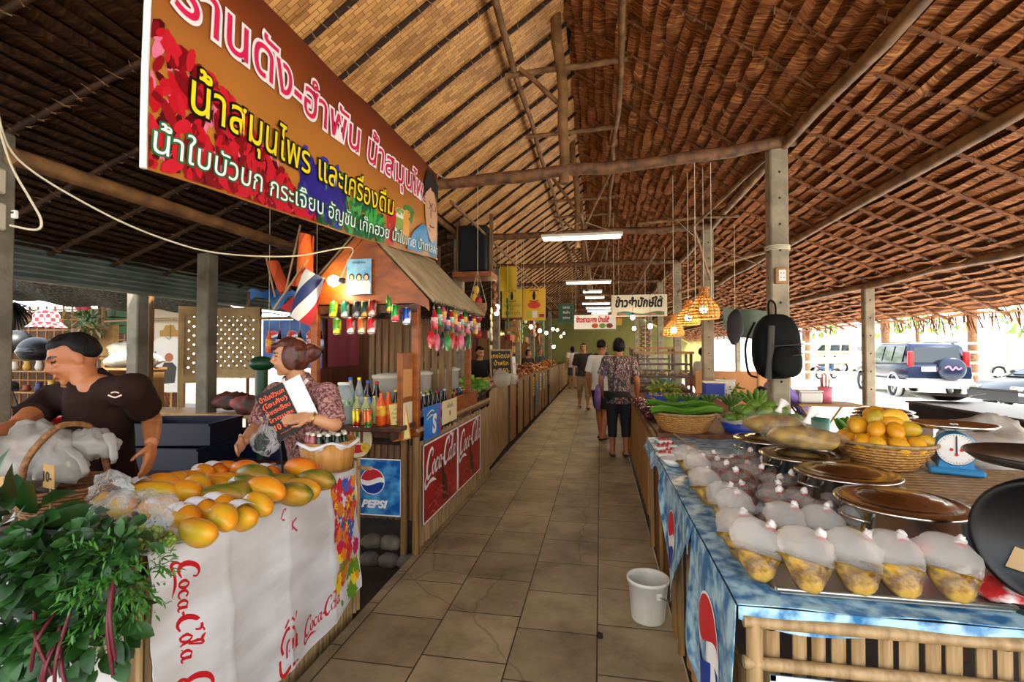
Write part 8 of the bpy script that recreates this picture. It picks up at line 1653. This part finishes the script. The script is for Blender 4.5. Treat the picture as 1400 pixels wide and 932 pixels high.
def person(label, loc, rz, H, top, bot, skin=SKIN, hair='short', hm=M_hair, look=(0, 0, 0), vox=.012, sleeve=.55, legs='long', pose=None, J=None, curl=.45, shoe=M_black, wr=.006, woman=False, group=None, hem=-.03, dressy=None, face=True):
    t_ = thing('person', label, 'person', loc, rz, group); j = {k: V(v) * H for k, v in DEF.items()}
    if pose: j.update({k: V(v) * H for k, v in pose.items()})
    hd = {k: v for k, v in (J or {}).items() if k[0] == 'd'}
    if J: j.update({k: V(v) - V(loc) for k, v in J.items() if k[0] != 'd'})
    B = MB(); h = H; tor = (j['che'] - j['pel']).normalized(); sh = (j['sL'] - j['sR']).normalized(); fwd = sh.cross(tor).normalized() if sh.cross(tor).y < 0 or J else -sh.cross(tor).normalized()
    R3 = Matrix((sh, sh.cross(tor) * -1, tor)).transposed().to_4x4(); k_ = .93 if woman else 1
    B.ball(j['che'] + tor * .01 * h, (.092 * h * k_, .06 * h, .105 * h), 18, 12, M=R3); B.ball(j['che'].lerp(j['pel'], .55), (.08 * h * k_, .055 * h, .09 * h), 18, 12, M=R3); B.ball(j['pel'], (.09 * h, .065 * h, .075 * h), 18, 12, M=R3)
    cone = lambda a, b_, ra, rb: B.tube([V(a), V(a).lerp(V(b_), .3), V(a).lerp(V(b_), .65), V(b_)], [ra * h, (ra * .85 + rb * .15) * h * 1.04, (ra * .45 + rb * .55) * h, rb * h], 12)
    cone(j['sR'], j['sL'], .037, .037); cone(j['che'] + tor * .07 * h, j['hea'], .034, .029)
    for s_ in 'LR':
        cone(j['s' + s_], j['e' + s_], .033, .024); cone(j['e' + s_], j['w' + s_], .0245, .0165); B.ball(j['e' + s_], .0245 * h, 10, 8); B.ball(j['s' + s_], .036 * h, 10, 8)
        d = V(hd.get('d' + s_) or (j['w' + s_] - j['e' + s_])).normalized(); n = V((-1 if s_ == 'L' else 1, -.3, 0)); hand(B, j['w' + s_], d, n, h / 1.68, curl, 1 if s_ == 'L' else -1)
        cone(j['h' + s_], j['k' + s_], .052, .035); cone(j['k' + s_], j['a' + s_], .035, .02); B.ball(j['k' + s_], .035 * h, 10, 8); ft = j['a' + s_]; B.tube([ft + V((0, .03 * h, -.022 * h)), ft + V((0, -.03 * h, -.022 * h)), ft + V((0, -.105 * h, -.03 * h))], [.022 * h, .024 * h, .014 * h], 10)
    yaw, pit, rol = look; HM = Matrix.Translation(j['hea']) @ Euler((pit, rol, yaw), 'ZXY' if 0 else 'XYZ').to_matrix().to_4x4(); s = h / 1.0; keep = B.M; B.M = HM
    B.ball((0, .006 * s, .012 * s), (.043 * s, .054 * s, .053 * s), 22, 16); B.ball((0, -.016 * s, -.022 * s), (.035 * s, .034 * s, .044 * s), 18, 12); B.ball((0, -.036 * s, -.053 * s), (.016 * s, .013 * s, .012 * s), 10, 8)
    B.tube([(0, -.047 * s, .012 * s), (0, -.054 * s, -.004 * s), (0, -.062 * s, -.014 * s)], [.005 * s, .007 * s, .0085 * s], 8); B.ball((0, -.052 * s, -.016 * s), (.012 * s, .009 * s, .006 * s), 8, 6); B.ball((0, -.045 * s, .016 * s), (.03 * s, .008 * s, .006 * s), 10, 6); B.ball((0, -.049 * s, -.034 * s), (.014 * s, .006 * s, .0065 * s), 10, 6)
    for q_ in (-1, 1): B.ball((q_ * .043 * s, .006 * s, -.004 * s), (.006 * s, .013 * s, .02 * s), 8, 8); B.ball((q_ * .02 * s, -.040 * s, -.018 * s), (.013 * s, .012 * s, .013 * s), 8, 6)
    B.M = keep; inv = HM.inverted()
    def mf(c):
        p = inv @ c / s
        if p.y > -.02 or abs(p.x) > .036: return 0
        if abs(abs(p.x) - .018) < .0085 and abs(p.z - .0045) < .003: return 1
        if abs(abs(p.x) - .019) < .012 and abs(p.z - .0185 + abs(abs(p.x) - .018) * .2) < .0026: return 1
        if abs(p.x) < .0125 and abs(p.z + .034) < .0042 and p.y < -.045: return 2
        return 0
    fuse(B, 'body', [skin, M_eye, M_lip], t_, vox, 4, mf if face else None)
    # hair
    q = MB(); q.M = HM
    def hf(p):
        r = V(p) / s; st3 = lambda a, b, x: (lambda t: t * t * (3 - 2 * t))(max(0, min(1, (x - a) / (b - a))))
        k = 1 - .2 * (1 - st3(-.024, .004, r.y)) * (1 - st3(.014, .040, r.z)) if r.z > -.02 else 1 - .2 * (1 - st3(-.01, .02, r.y))
        if r.z < -.012: k *= 1 - .14 * st3(.012, .035, -r.z)
        return V(p) * k * (1 + .07 * noise.noise(V(p) * 40 / s))
    q.ball((0, .008 * s, .014 * s), (.0485 * s, .0595 * s, .0575 * s), 30, 22, fn=hf)
    if hair in ('bob', 'long', 'bun'):
        q.ball((0, .03 * s, .0), (.05 * s, .042 * s, .055 * s), 16, 12, fn=lambda p: V(p) * (1 + .12 * noise.noise(V(p) * 30)))
        for q_ in (-1, 1): q.ball((q_ * .038 * s, .008 * s, -.005 * s), (.013 * s, .03 * s, .045 * s), 10, 10)
    if hair == 'long': q.ball((0, .038 * s, -.05 * s), (.045 * s, .026 * s, .075 * s), 14, 12)
    if hair == 'bun': q.ball((0, .075 * s, .005 * s), (.035 * s, .03 * s, .033 * s), 14, 10, fn=lambda p: V(p) * (1 + .25 * noise.noise(V(p) * 35))); q.ball((.0, -.042 * s, .04 * s), (.032 * s, .018 * s, .014 * s), 12, 8)
    fuse(q, 'hair', hm, t_, max(.006, vox * .8), 2, None, .004, 3)
    # clothing
    q = MB(); a = j['pel'] + tor * hem * h; P = [a, a.lerp(j['che'], .35), j['che'] - tor * .02 * h, j['che'] + tor * .06 * h, j['nec'] + tor * .014 * h]; fl = .70; e = .012 / 1.68
    sv = MB(); pts = [R3.to_3x3() @ V((0, 0, 0)) for _ in P]
    rx = [.113, .096 * k_, .107 * k_, .094 * k_, .047]; vs = []; n_ = 20
    for p, r in zip(P, rx):
        for i in range(n_): an = 2 * PI * i / n_; vs.append(p + (R3.to_3x3() @ V((r * h * math.cos(an), r * h * fl * math.sin(an) * (1.0 if r > .05 else 1.3), 0))))
    sv.add(vs, [(r_ * n_ + i, r_ * n_ + (i + 1) % n_, (r_ + 1) * n_ + (i + 1) % n_, (r_ + 1) * n_ + i) for r_ in range(4) for i in range(n_)] + [tuple(range(n_))[::-1], tuple(range(4 * n_, 5 * n_))])
    for s_ in 'LR':
        S_, E_, W_ = j['s' + s_], j['e' + s_], j['w' + s_]; sv.ball(S_, .042 * h, 12, 8); l = min(sleeve, 1); sv.tube([S_.lerp(j['che'], .2), S_, S_.lerp(E_, l * .6), S_.lerp(E_, l)], [.042 * h, .043 * h, .042 * h, .041 * h if sleeve <= 1 else .034 * h], 14)
        if sleeve > 1: sv.tube([E_, E_.lerp(W_, (sleeve - 1) * .6), E_.lerp(W_, sleeve - 1)], [.036 * h, .036 * h, .046 * h], 14); sv.ball(E_, .036 * h, 12, 8)
    sv.tube([j['sR'], j['sL']], .041 * h, 12)
    fuse(sv, 'shirt', top, t_, max(.008, vox), 3, None, wr, 7)
    q = MB(); L_ = {'long': .93, 'short': .0, 'capri': .5, 'shorts': -.15}[legs]
    q.ball(j['pel'] - tor * .005 * h, (.097 * h, .073 * h, .07 * h), 16, 12, M=R3)
    for s_ in 'LR':
        A, K, Z = j['h' + s_], j['k' + s_], j['a' + s_]
        if L_ > 0: q.tube([A, A.lerp(K, .5), K, K.lerp(Z, L_ * .5), K.lerp(Z, L_)], [.06 * h, .053 * h, .044 * h, .040 * h, .037 * h], 14)
        else: q.tube([A, A.lerp(K, .5), A.lerp(K, 1 + L_)], [.06 * h, .056 * h, .052 * h], 14)
    fuse(q, 'trousers', bot, t_, max(.009, vox), 3, None, wr * .7, 5)
    if shoe:
        for s_ in 'LR': q = MB(); ft = j['a' + s_]; q.tube([ft + V((0, .04 * h, -.034 * h)), ft + V((0, -.03 * h, -.035 * h)), ft + V((0, -.115 * h, -.037 * h))], [.021 * h, .026 * h, .018 * h], 10, flat=.5); q.build('sandal', shoe, t_)
    return t_, j, HM
# the man in brown, leaning over his bags
SHb = mat('dark brown cotton', '#1c0c06', .9, c2='#241109', ns=6, spec=.2); M_drk = mat('dark trousers', '#14131a', .8)
gl = (-2.62, 2.06, -.1)
Jm = dict(hea=at(100, 490, d=2.2), nec=at(116, 515, d=2.24), sL=at(182, 531, d=2.12), sR=at(72, 545, d=2.3), che=at(132, 562, d=2.24), pel=at(150, 672, d=2.42), eL=at(208, 574, d=2.34), wL=at(207, 606, d=2.16), dL=(-.05, -.12, -1), eR=at(22, 585, d=2.05), wR=at(-35, 605, d=1.85))
pl_ = Jm['pel']; 
for s_, dx in (('L', .085), ('R', -.085)): Jm['h' + s_] = pl_ + V((dx, 0, -.03)); Jm['k' + s_] = V((pl_.x + dx * 1.1, pl_.y + .02, .42)); Jm['a' + s_] = V((pl_.x + dx * 1.1, pl_.y + .06, -.02))
mt_, mj, mh = person('man in a dark brown T-shirt leaning over bags behind the papaya counter', (pl_.x, pl_.y, -.11), 0, 1.66, SHb, M_drk, SKIN, 'short', M_hair, (-.62, .38, -.08), .0065, .62, 'long', J=Jm, wr=.006)
q = MB(); c = mj['nec'] + V((.01, -.012, -.016)); [q.tube([c + V((r * math.cos(a * PI / 12), r * .85 * math.sin(a * PI / 12), z + .012 * math.sin(a * PI / 12))) for a in range(25)], .0035, 6, cap=False) for r, z in ((.073, -.0), (.083, -.012))]; q.build('collar_stripe', mat('collar tan', '#8a6a48', .8), mt_)
ch = at(157, 541, d=2.02) - V((pl_.x, pl_.y, -.11)); q = MB(); F = lambda x, y: ch + V((x, x * .3 - .0, y)); ribbon(q, [(-.025, .004), (0, -.006), (.025, .004)], .006, F); ribbon(q, [(-.015, .012), (0, .016), (.015, .012)], .005, F); q.build('chest_emblem', mat('emblem pale', '#c8a890', .7), mt_)
# the woman in pink lace
M_lace = mat('pink lace', '#b08078', .85, c2='#5e3430', ns=70, lo=.42, hi=.58, bump=.4)
Jw = dict(hea=at(396, 487, d=2.72), nec=at(405, 517, d=2.78), sL=at(447, 538, d=2.74), sR=at(378, 536, d=2.92), che=at(415, 560, d=2.82), pel=at(425, 655, d=2.95), eL=at(458, 580, d=2.62), wL=at(422, 570, d=2.56), dL=(-1, -.1, -.15), eR=at(350, 585, d=2.8), wR=at(333, 604, d=2.62))
pw_ = Jw['pel']
for s_, dx in (('L', .08), ('R', -.08)): Jw['h' + s_] = pw_ + V((dx, 0, -.03)); Jw['k' + s_] = V((pw_.x + dx, pw_.y + .0, .4)); Jw['a' + s_] = V((pw_.x + dx, pw_.y + .04, -.02))
wt_, wj, wh = person('woman in a pink lace blouse, auburn hair tied up, looking left behind the papayas', (pw_.x, pw_.y, -.11), 0, 1.56, M_lace, M_drk, SKL, 'bun', M_hairB, (-1.15, .12, 0), .0065, .95, 'long', J=Jw, wr=.006, woman=True)
q = MB(); c = wj['wL']; dn = (wj['wL'] - wj['eL']).normalized(); x_ = dn.cross(V((0, 0, 1))).normalized(); y_ = dn.cross(x_); q.tube([c - dn * .02 + (x_ * math.cos(a * PI / 8) + y_ * math.sin(a * PI / 8)) * .031 for a in range(17)], .005, 5, cap=False); q.build('wristwatch', mat('gold', '#c8a050', .3, 1), wt_)
for dz in (-.01, -.04): q = MB(); q.ball(wh @ V((-.066, .012, -.03 + dz)), .009, 8, 6); q.build('earring', M_black, wt_)
q = MB(); ribbon(q, [(-.075, .0), (-.03, -.07), (.0, -.1)], .022, lambda x, y: wj['nec'] + V((x + .05, -.085 + y * .25, y + .0))); ribbon(q, [(.075, .0), (.03, -.06), (.0, -.1)], .022, lambda x, y: wj['nec'] + V((x + .05, -.085 + y * .25, y + .0))); q.build('neck_trim', mat('white trim', '#d8ccc4', .8), wt_)
# customers
def pat_nodes(nt, b):
    t = nt.nodes.new('ShaderNodeTexCoord'); w = nt.nodes.new('ShaderNodeTexNoise'); w.inputs['Scale'].default_value = 26; w.inputs['Detail'].default_value = 2; w.inputs['Distortion'].default_value = 2.5; rr = nt.nodes.new('ShaderNodeValToRGB'); rr.color_ramp.interpolation = 'CONSTANT'; e = rr.color_ramp.elements; e[0].color = lin('#14181e') + (1,); e[1].position = .5; e[1].color = lin('#7a2a1c') + (1,)
    for p_, c in ((.35, '#2a4a50'), (.42, '#14181e'), (.56, '#b0aca2'), (.62, '#1a1e26'), (.7, '#3a6068')): k = e.new(p_); k.color = lin(c) + (1,)
    mp = nt.nodes.new('ShaderNodeMapping'); mp.inputs['Scale'].default_value = (1, 1, .45); nt.links.new(t.outputs['Object'], mp.inputs[0]); nt.links.new(mp.outputs[0], w.inputs[0]); nt.links.new(w.outputs[0], rr.inputs[0]); nt.links.new(rr.outputs[0], b.inputs['Base Color']); b.inputs['Roughness'].default_value = .85
WALK = dict(kL=(.055, -.05, .28), aL=(.05, -.07, .05), kR=(-.055, .0, .275), aR=(-.055, .09, .06))
t_, j, _ = person('woman from behind in a dark patterned top and dark capris, nearest customer in the aisle', (.26, 7.1, .003), PI + .1, 1.68, node_mat('patterned blouse', pat_nodes), M_drk, hair='bob', vox=.011, sleeve=.75, legs='capri', hem=-.08, pose=dict(eL=(.15, -.01, .64), wL=(.13, -.11, .53), eR=(-.15, .0, .63), wR=(-.16, -.06, .5)), woman=True)
q = MB(); q.ball((.30, .02, .82), (.05, .11, .19), 12, 10, fn=lambda p: V((p.x, p.y, p.z)) * (1 + .2 * noise.noise(p * 9))); q.build('shoulder_bag', mat('purple bag', '#5a3a72', .6, c2='#8a6a98', ns=5), t_); q = MB(); q.tube(spline([(.27, .06, .98), (.2, .06, 1.25), (.16, .0, 1.42), (.2, -.06, 1.25), (.27, -.04, .98)], 4), .008, 6); q.build('bag_strap', mat('purple bag'), t_)
M_wsh = mat('white cotton shirt', '#c4bfb6', .85); M_beige = mat('beige cotton', '#9a8464', .85); M_olive = mat('olive black cotton', '#26221a', .85); M_tblk = mat('black cotton', '#121112', .9)
person('person in a white T-shirt half hidden behind the patterned customer', (.02, 8.3, .003), PI - .5, 1.68, M_wsh, M_drk, hair='short', vox=.013, sleeve=.8, legs='shorts', pose=WALK)
person('woman in an olive-black shirt and beige trousers walking toward the camera', (-.42, 12.7, .003), .15, 1.68, M_olive, M_beige, SKL, 'bob', vox=.014, sleeve=.9, legs='capri', pose=WALK, woman=True)
person('woman with long black hair and white top walking away far down the aisle', (-1.05, 19, .003), PI + .3, 1.66, M_wsh, mat('denim', '#2c4460', .8), SKL, 'long', vox=.018, sleeve=.5, legs='shorts', woman=True, pose=WALK)
for i, (x, y, rz, c, lb) in enumerate(((-.75, 21, .1, '#8a8478', 'distant person in a grey shirt left of the olive-shirted woman'), (.0, 18, PI, '#1a1a1c', 'distant person in black right of the olive-shirted woman'), (.15, 22.5, 2.8, '#4a4a52', 'farthest dark-shirted person near the green end wall'))): person(lb, (x, y, .003), rz, 1.64, mat('shirt ' + c, c, .85), M_drk, hair='short', vox=.02, pose=WALK)
p_ = at(656, 468, x=-2.25); person('seller in a black T-shirt behind the little jars, looking down', (p_.x, p_.y, -.1), .5, 1.68, M_tblk, M_drk, SKL, 'short', look=(.4, .35, 0), vox=.014, pose=dict(eL=(.15, -.06, .64), wL=(.1, -.16, .6), eR=(-.15, -.06, .64), wR=(-.08, -.17, .6)))
p_ = at(579, 472, d=7.0); person('seller in black seen from behind through the kiosk, beside the boy', (p_.x - .1, p_.y, -.1), 2.3, 1.6, M_tblk, M_drk, SKL, 'bob', vox=.015)
p_ = at(599, 474, d=7.6); person('boy in a pale shirt facing the aisle behind the kiosk jugs', (p_.x, p_.y, -.1), .3, 1.56, mat('pale pinkish shirt', '#a8968a', .85), M_drk, SKL, 'short', vox=.014)
p_ = at(690, 474, x=-2.2); person('seller in a grey cap stooping behind the dull yellow banner post', (p_.x - .0, p_.y, -.1), .9, 1.62, mat('grey shirt', '#3c3c3a', .85), M_drk, SKL, 'short', mat('grey cap', '#8a857c', .8), (.3, .5, 0), .015, pose=dict(hea=(.0, -.09, .9), nec=(0, -.05, .82)))
p_ = at(722, 474, x=-2.2); person('seller in dark clothes behind the snack heaps, second from the menu board', (p_.x - .0, p_.y, -.1), .9, 1.62, mat('dark grey shirt', '#262422', .85), M_drk, SKL, 'bob', vox=.018)
p_ = at(738, 470, x=-2.2); person('seller with a blue and red cap farther along the left stalls', (p_.x - .0, p_.y, -.1), .9, 1.64, mat('slate shirt', '#3a4650', .85), M_drk, SKL, 'short', mat('blue red cap', '#2a5a9a', .7, c2='#b02a2a', ns=3), vox=.018)
p_ = at(209, 462, d=8.0); person('man in a dark grey T-shirt and jeans seen from behind in the yard', (p_.x, p_.y, -.1), PI - .2, 1.7, mat('charcoal cotton', '#22262c', .85), mat('blue jeans', '#20406a', .8, c2='#35588a', ns=8), hair='short', vox=.014, sleeve=.75)
p_ = at(944, 470, d=8.6); person('person in a white shirt behind the wicker lamps at the glass cabinet', (p_.x + .25, p_.y + .2, -.1), 2.0, 1.66, M_wsh, M_drk, SKL, 'short', vox=.014, sleeve=.7)
hp = at(1041, 541, d=5.9); Jp = dict(hea=hp, nec=at(1052, 530, d=6.0), sL=at(1062, 528, d=5.95), sR=at(1050, 545, d=6.25), che=at(1072, 532, d=6.2), pel=at(1100, 560, d=6.5), eL=at(1056, 560, d=5.85), wL=at(1040, 580, d=5.7), eR=at(1042, 570, d=6.2), wR=at(1030, 588, d=6.0))
pp_ = Jp['pel']; Jp['sL'] = Jp['che'] + V((-.15, -.16, .03)); Jp['sR'] = Jp['che'] + V((-.12, .16, .03))
for s_, dy in (('L', -.08), ('R', .08)): Jp['h' + s_] = pp_ + V((.02, dy, -.03)); Jp['k' + s_] = V((pp_.x - .02, pp_.y + dy, .42)); Jp['a' + s_] = V((pp_.x + .03, pp_.y + dy, -.03))
person('woman in a purple top bending down behind the backpack post', (pp_.x, pp_.y, -.11), 0, 1.56, mat('purple cotton', '#7a62a0', .85), mat('grey cotton', '#7a766e', .85), SKL, 'bob', M_hair, (-.9, .7, 0), .012, .9, 'long', J=Jp, woman=True)

bpy.data.scenes.remove(_fs)
